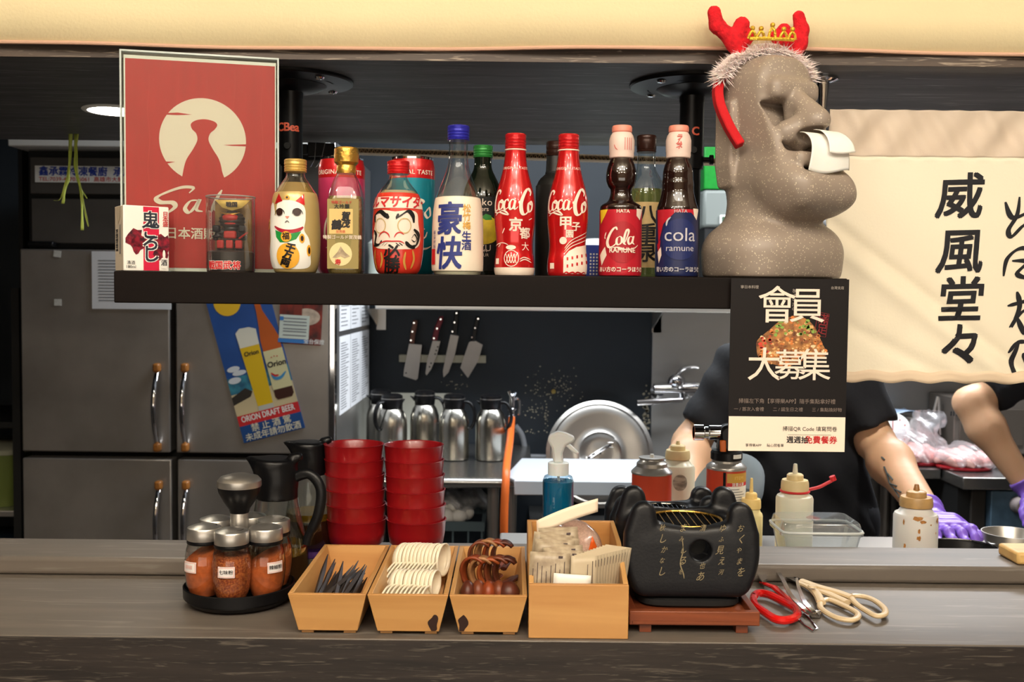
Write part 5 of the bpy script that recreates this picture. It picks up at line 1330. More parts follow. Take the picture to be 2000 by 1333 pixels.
b.art('leaf', [b.PL([(940, 428), (948, 421), (958, 424), (960, 432), (948, 433)])], mat('leaf print', (50, 130, 50)), b.rf, .0014)

# --- red aluminium cola bottles
def cola(px, d, dx, txt, label, kind):
    b = Bot('aluminium_bottle', label, 'bottle', px, FR, group='red aluminium cola bottles')
    body = [(36, 537), (38, 533), (39, 520), (38, 505), (36, 492), (35.3, 478), (36.5, 462), (39, 440), (39.8, 422), (39.5, 402), (37.5, 385), (33.5, 367), (29, 351), (25, 335), (22, 318), (20.5, 304), (20, 296), (20, 290)]
    body = [(a, y + d) for a, y in body]
    pr = b.sm(body); b.rf = interp(pr)
    b.lathe('bottle_body', body, mat('cola red', (200, 26, 28), rough=.22, metal=.35, coat=.6))
    b.cap(262 + d, 292 + d, 20.5, M_redcap, 3)
    G().ring(.0136, .001, 32, 6).obj('neck_ring', M_cream, b.r, loc=(0, 0, b.z(294 + d)))
    if kind == 0: G().lathe([(r + .0004, z) for r, z in pr if z <= b.z(522)], 44, cap=False).obj('cream_band', M_cream, b.r)
    Y = lambda y: b.z(y + d)
    cz_ = Y(398)
    # script: C o c a - C o
    q = lambda L, w_=.0032, mn=.3, an=.35: pen([((x - 100) * .00034, cz_ + (60 - y) * .00034) for x, y in L], w_, mn, an)
    A = [q([(38, 30), (42, 18), (30, 14), (16, 34), (8, 62), (10, 86), (22, 92), (36, 80)], .0042),
         q([(50, 52), (38, 58), (34, 78), (40, 88), (52, 80), (56, 62), (48, 52), (44, 60), (56, 64)]),
         q([(78, 58), (74, 50), (64, 58), (60, 78), (66, 88), (78, 80)]),
         q([(102, 56), (94, 50), (84, 62), (82, 80), (88, 88), (98, 78), (104, 54), (100, 78), (104, 88), (114, 78)]),
         q([(116, 62), (128, 60)], .004, .9),
         q([(166, 34), (170, 18), (154, 8), (138, 30), (126, 66), (130, 100), (144, 106), (158, 92)], .0052),
         q([(170, 56), (158, 64), (156, 86), (162, 96), (174, 86), (178, 66), (170, 56), (166, 66), (180, 70)], .0038),
         q([(4, 96), (30, 100), (50, 92), (66, 96), (80, 108)], .0028), q([(14, 110), (36, 98), (58, 104), (78, 110)], .003)]
    A = [xf(a, x=-.001, y=0, sx=1, shear=0) for a in A]
    b.art('script_mark', A, M_cream, b.rf, .0007)
    b.art('taste_lettering', [T('ORIGINAL TASTE', .0048, 0, Y(331), cs=1.05)], M_cream, b.rf, .0007)
    if kind == 0:
        b.art('place_lettering', [T('京', .0185, *b.A(1006, 443)[:2], bold=.03), T('都', .0155, *b.A(1024, 459), bold=.03)], M_cream, b.rf, .0007)
        L = [disc(*b.A(997, 485), .0065, .003), pen([b.A(x, y) for x, y in ((968, 482), (980, 476), (992, 480))], .001, 1, 0)]
        L += [pen([(b.A(998, 506)[0] + .0095 * math.cos(a), b.A(998, 506)[1] + .0105 * math.sin(a)) for a in [i * PI / 8 for i in range(17)]], .001, 1, 0, sm=False, taper=False)]
        for i in range(4): L.append(pen([b.A(988 + i * 5, 498), b.A(992 + i * 5, 515)], .0009, 1, 0, taper=False)); L.append(pen([b.A(1008 - i * 5, 498), b.A(1003 - i * 5, 515)], .0009, 1, 0, taper=False))
        L += [pen([b.A(x, y) for x, y in ((1014, 508), (1022, 504), (1034, 508))], .0012, 1, 0), pen([b.A(x, y) for x, y in ((1014, 512), (1024, 508), (1036, 514))], .0012, 1, 0), rect(*[b.A(x, 512)[0] for x in (969, 975)], b.z(517), b.z(506)), T('大', .012, *b.A(1025, 484), shear=-.1)]
        L += [pen([b.A(x, y) for x, y in q_], .0013, .6, 0) for q_ in ([(1030, 432), (1036, 428)], [(981, 458), (985, 448)], [(974, 484), (978, 478)])]
        b.art('kyoto_drawing', L, M_cream, b.rf, .0007)
    else:
        b.art('place_lettering', [T('甲', .0185, *b.A(1101, 440), bold=.03), T('子', .0125, *b.A(1121, 446), bold=.03), T('園', .0110, *b.A(1109, 460), bold=.03)], M_cream, b.rf, .0007)
        b.art('stadium_drawing', [b.PL([(1098, 536), (1098, 505), (1108, 492), (1122, 484), (1142, 478), (1143, 536)]), disc(*b.A(1097, 472), .0048), rect(*[b.A(x, 512)[0] for x in (1074, 1081)], b.z(526), b.z(515))] + [pen([b.A(x, y) for x, y in ((1100, 497 - i * 5), (1115, 482 - i * 6), (1142, 468 - i * 7))], .001, 1, 0) for i in range(3)], M_cream, b.rf, .0007)
        b.art('stadium_windows', [rect(*[b.A(1104 + i * 9 + c_, 500)[0] for c_ in (0, 3)], b.z(504 + j * 14 + 6 - i * 2), b.z(504 + j * 14 - i * 2)) for i in range(5) for j in range(2)] + [pen([b.A(x, 534 + 1.5 * math.sin(x)) for x in range(1096, 1142, 4)], .0022, 1, 0)], M_redcap, b.rf, .0011)
cola(1004, 0, 0, '', 'red aluminium cola bottle with drawn temple scene, left of the pair', 0)
cola(1107, 1, 0, '', 'red aluminium cola bottle with drawn stadium, right of the pair', 1)

# --- black bottle behind
b = Bot('matt_bottle', 'matt black bottle with dark cap between the two red bottles', 'bottle', 1082, BK)
body = [(36, 541), (38, 535), (38, 380), (37, 366), (31, 352), (22, 343), (19, 338), (18, 320), (17, 300)]
b.rf = interp(b.sm(body)); b.lathe('bottle_body', body, mat('matt black glass', (26, 25, 24), rough=.45))
b.cap(277, 306, 18.5, mat('dark brown cap', (50, 28, 22), rough=.3, metal=.3), 2)
G().lathe([(.0136, b.z(341)), (.0148, b.z(339)), (.0136, b.z(335))], 36).obj('neck_band', M_blackmatt, b.r)

# --- ramune bottles
def ramune(px, dk, label, lab, lets, pinch):
    b = Bot('ramune_bottle', label, 'bottle', px, FR, group='codd-neck cola bottles')
    mid = [(27, 362), (21, 372), (21, 382), (26, 394)] if pinch else [(31, 360), (31, 372), (33, 384), (36, 396)]
    body = [(39, 538), (41, 533), (41, 500), (40.5, 440), (40.5, 412), (38, 402)] + mid[::-1] + [(29.5, 350), (29, 338), (26, 324), (21, 312), (19.5, 305), (19, 300)]
    pr = b.sm(body); b.rf = interp(pr)
    b.lathe('dark_glass', body, mat('cola glass', (30, 12, 8), rough=.04, coat=.6, spec=.8))
    G().lathe([(r + .0004, max(z, .001)) for r, z in pr if z <= b.z(411)], 48, cap=False).obj('label_sleeve', lab, b.r)
    z = b.z; k = b.k
    G().lathe([(18.5 * k, z(312)), (23 * k, z(309)), (24 * k, z(304)), (23.5 * k, z(300)), (24.5 * k, z(296)), (24.5 * k, z(275)), (22 * k, z(266)), (18.5 * k, z(260))], 40).obj('paper_wrap', mat('pale pink wrap', (226, 200, 188), rough=.45, var=.04, vscale=60), b.r)
    G().lathe([(18 * k, z(260)), (19.5 * k, z(258)), (19.5 * k, z(250)), (18 * k, z(246.5)), (2 * k, z(246))], 36).obj('cap', mat('coral cap', (226, 140, 120), rough=.4), b.r)
    W = 24.5 * k
    A = [T('ラムネ' if pinch else 'ラ\nム\nネ', .0085, .000 if pinch else -.002, z(281), bold=.03, shear=.2, ls=.7)]
    if pinch: A = [rect(.002 + i * .003, .0028 + i * .003, z(296), z(272)) for i in range(4)] + [pen([(-.012, z(285)), (-.010, z(292)), (-.007, z(296))], .0012, .8, 0)]
    b.art('wrap_lettering', A, mat('faded red print', (200, 90, 80)), W, .0006)
    return b
b = ramune(1210, 0, 'cola ramune bottle with red label and pinched neck', mat('ramune red label', (180, 30, 44), rough=.35), None, True)
b.art('disc_print', [disc(0, b.z(475), .0235, .027)], mat('deep red print', (164, 26, 38), rough=.35), b.rf, .0008)
b.art('corner_print', [b.PL([(1236, 410), (1248, 410), (1243, 432), (1236, 424)]), b.PL([(1171, 500), (1179, 484), (1182, 500), (1174, 520)])], M_cream, b.rf, .001)
b.art('yellow_corner', [b.PL([(1171, 412), (1183, 412), (1178, 425), (1172, 440)])], mat('yellow print', (226, 190, 40)), b.rf, .001)
kk_ = lambda L, w_, s=.00034, x0=.0, y0=b.z(466), an=.35: pen([((x - 50) * s + x0, y0 + (50 - y) * s) for x, y in L], w_, .3, an)
b.art('script_mark', [kk_([(30, 22), (22, 12), (4, 34), (-8, 66), (-2, 86), (14, 84), (28, 72)], .0042), kk_([(40, 46), (30, 54), (28, 72), (36, 78), (46, 68), (46, 52), (38, 46)], .003), kk_([(58, 70), (72, 30), (66, 20), (58, 40), (54, 70), (62, 78)], .003), kk_([(88, 48), (76, 48), (70, 64), (76, 76), (86, 66), (92, 46), (88, 68), (96, 76)], .003), kk_([(0, 92), (30, 88), (60, 96), (96, 90), (114, 78)], .0028), kk_([(-14, 30), (-20, 46), (-18, 56)], .003, an=1.5)], M_cream, b.rf, .0016)
b.art('lettering', [T('RAMUNE', .0092, 0, b.z(491), bold=.025, sx=.92), T('HATA', .0062, 0, b.z(416), bold=.02), T('あい方のコーラほうむ', .0073, -.001, b.z(528), bold=.03, sx=.9)], M_cream, b.rf, .0016)
b2 = ramune(1320, 1, 'cola ramune bottle with navy blue label beside the right pole', mat('ramune navy label', (28, 36, 76), rough=.35), None, False); b = b2
b.art('red_corner', [b.PL([(1281, 412), (1353, 412), (1352, 430), (1340, 418), (1310, 418), (1290, 440), (1283, 480)]), b.PL([(1281, 480), (1286, 470), (1284, 500)])], mat('ramune red label', (180, 30, 44)), b.rf, .0008)
b.art('white_corner', [b.PL([(1344, 410), (1356, 410), (1352, 432), (1346, 424)]), b.PL([(1282, 494), (1287, 484), (1288, 500), (1284, 516)])], M_cream, b.rf, .001)
b.art('disc_print', [disc(0, b.z(470), .0245, .027)], mat('navy disc', (32, 42, 92), rough=.35), b.rf, .0012)
b.art('lettering', [T('cola', .0245, 0, b.z(462), sx=1.05), T('ramune', .0115, 0, b.z(487), sx=1.05), T('HATA', .0062, 0, b.z(416)), T('青い方のコーラほうむ', .0073, -.001, b.z(528), bold=.03, sx=.9), pen([(-.018, b.z(444)), (-.0165, b.z(434)), (-.012, b.z(427))], .0026, .5, .2)], mat('silver blue print', (190, 186, 190)), b.rf, .0018)

# --- clear bottle with brown cap
b = Bot('glass_bottle', 'clear spirit bottle with brown cap and tan label between the ramune bottles', 'bottle', 1258, BK)
body = [(38, 541), (40, 535), (40, 420), (39.5, 385), (36, 366), (29, 350), (22, 338), (18, 326), (17.5, 290)]
pr = b.sm(body); b.rf = interp(pr)
b.lathe('glass', body, M_glassc); b.cap(265, 298, 19, mat('dark brown cap', (50, 28, 22)), 1)
b.lathe('drink', body[:3] + [(39.5, 385), (37.5, 371)], glass('pale green spirit', (232, 234, 176), haze=.25, hazecol=(200, 205, 130)), sc=.95)
G().grid(lambda u, v: cylmap(b.rf, .0006)(-.030 + .060 * u, b.z(524) + (b.z(398) - b.z(524)) * v), 20, 3).obj('tan_label', mat('tan label', (214, 184, 128), rough=.6, var=.08, vscale=60), b.r)
b.art('brush_lettering', [T('八\n重\n泉', .029, -.001, b.z(461), bold=.02, ls=.92, jit=.01)], M_blackp, b.rf, .0014)

# --- sake carton
d = 1.345; a = P(276, 528, d); cw_, cd_, chh = .058, .040, .0845
ctn = thing('drink_carton', 'small white and red sake carton at the left end of the shelf', 'carton', (a.x, d + .004, SZ + .0004), (0, 0, math.radians(35)))
M_cb = mat('carton side', (206, 190, 168), rough=.5)
G().bb(-cw_ / 2, cw_ / 2, -cd_ / 2, cd_ / 2, 0, chh).obj('box', M_offw, ctn, bevel=.0015)
dec('side_panel', [rect(-cd_ / 2 + .001, cd_ / 2 - .001, .001, chh - .001)], lambda u, v: (-cw_ / 2 - .0003, -u, v), M_cb, ctn)
dec('folded_flap', [poly([(-.018, chh - .001), (.008, chh - .001), (.008, chh - .016), (-.004, chh - .024), (-.006, chh - .020)])], lambda u, v: (-cw_ / 2 - .0009, -u, v), mat('carton flap', (190, 174, 150)), ctn)
dec('barcode', [rect(-.014, -.003, .026 + i * .0022, .0262 + i * .0022 + [.0014, .0007, .0011][i % 3]) for i in range(13)], lambda u, v: (-cw_ / 2 - .0008, -u, v), M_ink, ctn)
dec('side_print', [rect(.003 + i * .003, .0042 + i * .003, .022, .06) for i in range(3)], lambda u, v: (-cw_ / 2 - .0008, -u, v), M_inkg, ctn)
fy = -cd_ / 2
rr = random.Random(2)
blob = lambda x, y, r, s=.3, n=14: poly([(x + r * (1 + rr.uniform(-s, s)) * math.cos(i * 2 * PI / n), y + r * 1.15 * (1 + rr.uniform(-s, s)) * math.sin(i * 2 * PI / n)) for i in range(n)])
dec('red_stripe', [rect(-.004, .016, .001, chh - .001)], flatmap(fy - .0003), mat('crimson stripe', (206, 22, 62), rough=.4), ctn)
dec('ogre_blobs', [blob(-.014, .042, .011), blob(.021, .036, .010), blob(.018, .022, .008), blob(-.012, .034, .009)], flatmap(fy - .0006), mat('dark crimson', (150, 20, 44), rough=.4, col2=(50, 10, 24), vscale=180), ctn)
dec('lettering_outline', [T('鬼\nこ\nろ\nし', .0235, .005, .043, bold=.07, ls=.62)], flatmap(fy - .0009), M_offw, ctn)
dec('lettering', [T('鬼\nこ\nろ\nし', .0235, .005, .043, bold=.02, ls=.62)], flatmap(fy - .0013), mat('dark navy letter', (30, 36, 50)), ctn)
dec('corner_lettering', [T('日\n本\n盛', .0075, .024, .068, bold=.02, ls=.85)], flatmap(fy - .0012), M_red, ctn)
dec('volume_lettering', [T('清酒\n180ml', .0052, -.020, .008)], flatmap(fy - .0012), M_ink, ctn)
dec('gourd', [disc(.022, .011, .0055, .0075), disc(.022, .022, .0018, .006)], flatmap(fy - .0012), M_offw, ctn)
dec('gourd_lettering', [T('酒', .0085, .022, .011, bold=.02)], flatmap(fy - .0016), M_ink, ctn)

# --- toy warrior in a clear tube
a = XW(451, 1.355)
tw = thing('warrior_figure', 'small red and black armoured warrior figure in a clear plastic tube', 'figure', (a, 1.355, SZ + .0004))
H = ZW(451, 386, 1.355) - SZ
R_ = .0315
G().lathe([(R_, .002), (R_, H)], 44, cap=False).obj('clear_tube', glass('clear tube', (240, 240, 240), rough=.03, haze=.04), tw)
G().ring(R_, .0009, 44, 6).obj('tube_rim', mat('tube rim', (150, 148, 145), rough=.2), tw, loc=(0, 0, H))
G().lathe([(R_ - .001, 0), (R_ - .001, .026), (R_ - .004, .028)], 36).obj('base', mat('smoky base', (36, 30, 26), rough=.4), tw)
G().bb(-.024, .024, .012, .0135, .028, H - .004).obj('back_card', mat('gold back card', (150, 118, 60), rough=.5, col2=(80, 58, 34), vscale=40), tw)
G().add([(-.020, -.002, H - .004), (.026, -.002, H - .004), (.016, -.004, H - .014), (.003, -.005, H - .018), (-.010, -.004, H - .014)], [(0, 4, 3, 2, 1)]).obj('top_card', mat('yellow card', (220, 190, 100), rough=.5), tw, solid=.0006)
dec('card_lettering', [T('戦国', .007, .003, H - .0105, bold=.05, sx=1.1)], flatmap(-.0062), M_blackp, tw)
M_arm = mat('armour red', (170, 34, 28), rough=.35); M_arb = mat('armour black', (22, 20, 22), rough=.35)
def fig(X, Y, Z):
    v = s_ball(X, Y, Z, (.002, 0, .068), (.017, .014, .013))
    v = smin(v, s_cone(X, Y, Z, (.002, 0, .048), (.002, 0, .060), .011, .008), .004)
    for s in (-1, 1):
        v = np.minimum(v, s_cone(X, Y, Z, (s * .010, 0, .055), (s * .019, -.004, .046), .0045, .004))
        v = smin(v, s_cone(X, Y, Z, (s * .008, 0, .042), (s * .012, -.002, .029), .006, .006), .003)
    return v + .0008 * np.sin(Z * 1300)
surfobj('figure_body', fig, (-.028, -.018, .022), (.03, .018, .085), .0012, M_arb, tw)
G().ball((.002, -.008, .071), (.011, .008, .006)).obj('face_mask', M_arm, tw)
G().ball((.002, -.006, .0635), (.010, .008, .003)).obj('face_mask', M_arm, tw)
G().bb(-.006, .010, -.014, -.006, .044, .054).obj('breast_plate', M_arm, tw, bevel=.002)
for x in (-.012, .0, .012): G().bb(x - .003, x + .006, -.014, -.008, .031, .042).obj('skirt_plate', M_arm, tw, bevel=.0015)
for s in (-1, 1): G().box((s * .017, -.006, .057), (.009, .010, .009)).obj('shoulder_guard', M_arb, tw, bevel=.002)
G().add([(-.012, -.012, .078), (.002, -.013, .073), (.016, -.012, .078), (.002, -.012, .0765)], [(0, 1, 3), (1, 2, 3)]).obj('helmet_crest', M_gold, tw, solid=.001)
G().tube([(.014, -.012, .044), (.026, -.014, .052)], .0012, 6).obj('sword', M_arm, tw)
dec('name_lettering_outline', [T('戦国武将', .0115, -.001, .008, bold=.08, sx=.95)], cylmap(R_, .0006), M_offw, tw, du=.003)
dec('name_lettering', [T('戦国武将', .0115, -.001, .008, bold=.03, sx=.95)], cylmap(R_, .0012), M_red, tw, du=.003)

# --- red sake poster in a clear sleeve
pl_, prr = Vector((XW(238, 1.375), 1.375, SZ)), Vector((XW(545, 1.42), 1.42, SZ))
pw = (prr - pl_).length; ph_ = ZW(238, 98, 1.375) - SZ
ang = math.atan2(prr.y - pl_.y, prr.x - pl_.x)
sp_ = thing('sake_poster', 'red poster with white moon and sake flask in a clear stand', 'poster', (pl_.x, pl_.y, SZ + .0004), (0, 0, ang))
G().bb(0, pw, -.0056, -.0042, 0, ph_).obj('clear_sheet', glass('acrylic', (246, 250, 248), rough=.03), sp_)
G().bb(0, pw, .001, .0025, 0, ph_).obj('back_sheet', glass('acrylic', (246, 250, 248)), sp_)
g = G(); e = .0022
g.bb(0, e, -.0057, .0026, 0, ph_); g.bb(pw - e, pw, -.0057, .0026, 0, ph_); g.bb(e, pw - e, -.0057, .0026, ph_ - e, ph_)
g.obj('bright_edge', mat('acrylic edge', (190, 200, 196), rough=.15, spec=.8), sp_)
G().bb(.0045, pw - .004, -.0012, .0, .0015, ph_ - .006).obj('paper', M_offw, sp_)
dec('red_field', [rect(.0065, pw - .0055, .006, ph_ - .0105)], flatmap(-.0015), mat('poster red', (186, 24, 28), rough=.45, var=.05, vscale=26, stretch=(3, 1, .3)), sp_)
U = lambda x, y: ((x - 238) / 307 * pw * (1.0 + .03 * (1 - (x - 238) / 307)), (ZW(x, y, 1.375 + .045 * (x - 238) / 307) - SZ))
mx, mz = U(393, 275)
dec('moon', [disc(mx, mz, U(478, 275)[0] - mx, None, 60)], flatmap(-.0018), M_cream, sp_)
fl_ = [(370, 243), (378, 236), (397, 234), (412, 238), (420, 245), (416, 255), (406, 262), (404, 272), (412, 290), (426, 312), (432, 340), (433, 368)]
fl_ = smooth([(370, 243), (380, 236), (397, 234), (414, 238), (421, 245), (416, 254), (407, 262), (404, 275), (412, 292), (424, 312), (430, 335), (433, 372), (350, 372), (353, 345), (360, 315), (374, 292), (382, 275), (380, 262), (372, 253)], 5, True)
dec('flask', [poly([U(x, y) for x, y in fl_])], flatmap(-.0021), mat('poster red', (186, 24, 28)), sp_)
dec('torn_marks', [poly([U(x, y) for x, y in L]) for L in ([(322, 222), (345, 221), (372, 225), (345, 226), (320, 225)], [(432, 284), (478, 283), (478, 287), (450, 286)], [(310, 316), (340, 317), (322, 321), (312, 322)])], flatmap(-.0021), mat('poster red', (186, 24, 28)), sp_)
ks = lambda L, w_=.0062, mn=.35: pen([U(x, y) for x, y in L], w_, mn, .5)
dec('script_mark', [ks([(366, 378), (374, 368), (352, 367), (320, 378), (304, 388), (312, 396), (334, 397), (338, 406), (320, 418), (306, 413), (300, 417)], .0075), ks([(382, 392), (368, 394), (358, 408), (366, 416), (378, 404), (386, 391), (380, 410), (392, 414)], .006),
     ks([(430, 372), (418, 392), (408, 416)], .006), ks([(432, 394), (416, 404), (426, 416), (436, 410)], .006), ks([(446, 404), (460, 398), (454, 392), (442, 404), (450, 416), (468, 408)], .006)], flatmap(-.0024), M_cream, sp_)
dec('lettering', [T('日本酒販売中', .0165, *U(393, 459), bold=.02, al='CENTER')], flatmap(-.0024), M_cream, sp_)
dec('faint_pattern', [pen([U(x + 2 * math.sin(i), 130 + i * 18) for i in range(20)], .0012, 1, 0) for x in (290, 345, 400, 455, 510)], flatmap(-.0017), mat('poster red light', (192, 34, 36), rough=.45), sp_)

# --- black member poster hanging from the shelf
d = 1.297
pa_, w_, h_ = flat_sign('membership_poster', 'black restaurant poster with food photograph hanging from the shelf edge', 'poster', 1424, 1654, 545, 884, d, mat('poster black', (22, 18, 18), rough=.45, spec=.25), th=.0012)
k = d / 2000
BPx = lambda x, y: ((x - 1539) * k, (714.5 - y) * k)
dec('white_footer', [rect(-w_ + .0005, w_ - .0005, -h_ + .0005, BPx(0, 815)[1])], flatmap(-.0016), mat('warm white footer', (244, 226, 206), rough=.5), pa_)
rr = random.Random(8)
food = []
pile = smooth([(1500, 645), (1520, 628), (1545, 618), (1570, 622), (1590, 640), (1604, 670), (1614, 690), (1600, 700), (1570, 702), (1540, 716), (1510, 712), (1482, 700), (1476, 680), (1478, 665)], 5, True)
dec('food_pile', [poly([BPx(x, y) for x, y in pile])], flatmap(-.0015), mat('fried food', (190, 130, 70), rough=.5, col2=(90, 48, 26), vscale=110), pa_)
import itertools
def inside(x, y):
    c_ = False; n = len(pile)
    for i in range(n):
        (a_, b_), (c2, d2) = pile[i], pile[(i + 1) % n]
        if (b_ > y) != (d2 > y) and x < (c2 - a_) * (y - b_) / (d2 - b_) + a_: c_ = not c_
    return c_
cols = [('food tan', (214, 164, 104)), ('food brown', (140, 80, 44)), ('food orange', (206, 120, 56)), ('food cream', (232, 206, 158)), ('food green', (130, 160, 70)), ('food red', (206, 66, 44))]
grp = {i: [] for i in range(6)}
while sum(map(len, grp.values())) < 230:
    x, y = rr.uniform(1474, 1614), rr.uniform(616, 714)
    if not inside(x, y): continue
    i = rr.choice([0, 0, 1, 1, 2, 2, 3])
    if y < 655 and abs(x - 1550) < 40 and rr.random() < .6: i = 4
    if x < 1505 and y < 690 and rr.random() < .5: i = 5
    px_, pz_ = BPx(x, y); s = rr.uniform(.0012, .0034); a0 = rr.uniform(0, 3)
    grp[i].append(poly([(px_ + s * rr.uniform(.6, 1.2) * math.cos(a0 + t), pz_ + s * .8 * rr.uniform(.6, 1.2) * math.sin(a0 + t)) for t in (0, 1, 2, 3, 4.1, 5.2)]))
for i, (nm_, c_) in enumerate(cols):
    dec('food_print', grp[i], flatmap(-.0017 - i * .00004), mat(nm_, c_, rough=.5), pa_)
dec('title_lettering', [T('會', .050, *BPx(1514, 601), bold=.005), T('員', .047, *BPx(1573, 601), bold=.005), T('大', .045, *BPx(1492, 717), bold=.005), T('募', .041, *BPx(1542, 717), bold=.005), T('集', .043, *BPx(1590, 717), bold=.005)], flatmap(-.0022), M_cream, pa_)
dec('red_stamp', [T('滿\n足', .014, *BPx(1604, 634), rot=-.15, ls=.9), pen([BPx(x, y) for x, y in ((1594, 609), (1616, 613), (1610, 658), (1588, 654), (1594, 609))], .0006, 1, 0, sm=False, taper=False)], flatmap(-.0021), mat('dark red print', (130, 26, 34)), pa_)
dec('header_lettering', [T('寧日本料理', .0046, *BPx(1460, 562)), T('台灣支店', .0042, *BPx(1631, 562)), T('ありがたき', .0058, *BPx(1547, 586), rot=-PI / 2)], flatmap(-.0021), mat('faint print', (170, 160, 150)), pa_)
dec('body_lettering', [T('掃描左下角【享得樂APP】隨手集點拿好禮', .0066, *BPx(1538, 785)), T('一 / 首次入會禮　　二 / 誕生日之禮　　三 / 集點換好物', .0056, *BPx(1540, 801))], flatmap(-.0021), mat('taupe print', (130, 116, 108)), pa_)
dec('footer_lettering', [T('掃描QR Code 填寫問卷', .0068, *BPx(1584, 839)), T('週週抽', .0094, *BPx(1560, 861), bold=.02), T('享得樂APP', .0044, *BPx(1474, 872)), T('貼心問卷單', .0044, *BPx(1517, 872)), rect(BPx(1541, 0)[0], BPx(1626, 0)[0], BPx(0, 850.5)[1], BPx(0, 850)[1])], flatmap(-.0021), M_ink, pa_)
dec('red_lettering', [T('免費餐券', .0104, *BPx(1606, 861), bold=.02)], flatmap(-.0021), M_red, pa_)
G().bb(BPx(1452, 0)[0], BPx(1454, 0)[0], -.0016, -.0014, 0, .0001) if 0 else None

# --- corrugated card strip with binder clip, under the bulkhead's rear edge
cd0, cd1 = P(600, 291, 2.2), P(1424, 316, 2.2)
cb = thing('cardboard_strip', 'long corrugated cardboard edge running behind the bottles below the bulkhead', 'cardboard', (cd0.x, 2.2, cd0.z), (0, math.atan2(cd0.z - cd1.z, cd1.x - cd0.x), 0))
Lc = (cd1 - cd0).length; M_cardb = mat('cardboard', (246, 234, 210), rough=.8)
G().bb(0, Lc, 0, .03, .0042, .0064).obj('liner', M_cardb, cb); G().bb(0, Lc, 0, .03, -.0064, -.0042).obj('liner', M_cardb, cb)
g = G(); n = 520; vs = []; fs = []
for i in range(n + 1):
    x = Lc * i / n; z_ = .0042 * math.sin(i * 2 * PI / 5.0)
    vs += [(x, .001, z_), (x, .03, z_)]
    if i: fs.append((2 * i - 2, 2 * i, 2 * i + 1, 2 * i - 1))
g.add(vs, fs).obj('fluting', mat('flute card', (200, 172, 136), rough=.9), cb, solid=.0008)
G().bb(0, Lc, .022, .03, -.0044, .0044).obj('core', mat('dark card core', (44, 32, 24), rough=.9), cb)
for x in (.12, Lc - .12): G().bb(x - .01, x + .01, .006, .03, .006, SOFZ - cd0.z + .02).obj('hanger_tab', M_cardb, cb) if 0 else None
bc = P(630, 294, 2.19)
cl = thing('binder_clip', 'black binder clip with wire handles on the cardboard strip', 'clip', (bc.x, 2.185, bc.z))
G().prism([(-.03, .016), (.027, .014), (.027, -.012), (-.03, -.014)], -.006, .004).obj('clip_body', M_black, cl, bevel=.002)
G().bb(-.045, -.031, -.005, .003, -.010, .012).obj('clip_side', M_black, cl, bevel=.001)
for x in ((-.012, -.014, -.022), (.008, .0, -.010)): G().tube([(x[0], -.0075, .016), (x[1], -.0085, -.02), (x[2], -.009, -.036), (x[2] - .004, -.009, -.038)], .0007, 6).obj('wire_handle', M_chrome, cl)
# ---------------------------------------------------------------- stone head tissue holder
MD = 1.392; mk = MD / 2000
mp = P(1508, 541, MD)
mo = thing('stone_head_statue', 'speckled grey stone head statue with tissue in its nose, wearing antlers', 'statue', (mp.x, MD, SZ + .0006), (0, 0, math.radians(28)))
M_stone = mat('speckled stone', (142, 132, 118), rough=.42)
nt = M_stone.node_tree; b_ = nt.nodes['Principled BSDF']; tc = [n for n in nt.nodes if n.type == 'TEX_COORD'][0]
vo = nt.nodes.new('ShaderNodeTexVoronoi'); vo.inputs['Scale'].default_value = 420
nz = nt.nodes.new('ShaderNodeTexNoise'); nz.inputs['Scale'].default_value = 60
dv_ = nt.nodes.new('ShaderNodeVectorMath'); dv_.operation = 'MULTIPLY_ADD'; dv_.inputs[1].default_value = (.006, .006, .006)
nt.links.new(tc.outputs['Object'], nz.inputs[0]); nt.links.new(nz.outputs['Color'], dv_.inputs[0]); nt.links.new(tc.outputs['Object'], dv_.inputs[2]); nt.links.new(dv_.outputs[0], vo.inputs['Vector'])
sp1 = nt.nodes.new('ShaderNodeSeparateColor'); nt.links.new(vo.outputs['Color'], sp1.inputs[0])
m1 = nt.nodes.new('ShaderNodeMath'); m1.operation = 'GREATER_THAN'; m1.inputs[1].default_value = .70; nt.links.new(sp1.outputs[0], m1.inputs[0])
m2 = nt.nodes.new('ShaderNodeMath'); m2.operation = 'LESS_THAN'; m2.inputs[1].default_value = .33; nt.links.new(vo.outputs['Distance'], m2.inputs[0])
m3_ = nt.nodes.new('ShaderNodeMath'); m3_.operation = 'MULTIPLY'; nt.links.new(m1.outputs[0], m3_.inputs[0]); nt.links.new(m2.outputs[0], m3_.inputs[1])
m4 = nt.nodes.new('ShaderNodeMath'); m4.operation = 'MULTIPLY'; m4.inputs[1].default_value = .75; nt.links.new(m3_.outputs[0], m4.inputs[0])
mixn = nt.nodes.new('ShaderNodeMix'); mixn.data_type = 'RGBA'; mixn.inputs[6].default_value = (*lin((146, 132, 120)), 1); mixn.inputs[7].default_value = (*lin((214, 200, 172)), 1)
nt.links.new(m4.outputs[0], mixn.inputs[0]); nt.links.new(mixn.outputs[2], b_.inputs['Base Color'])
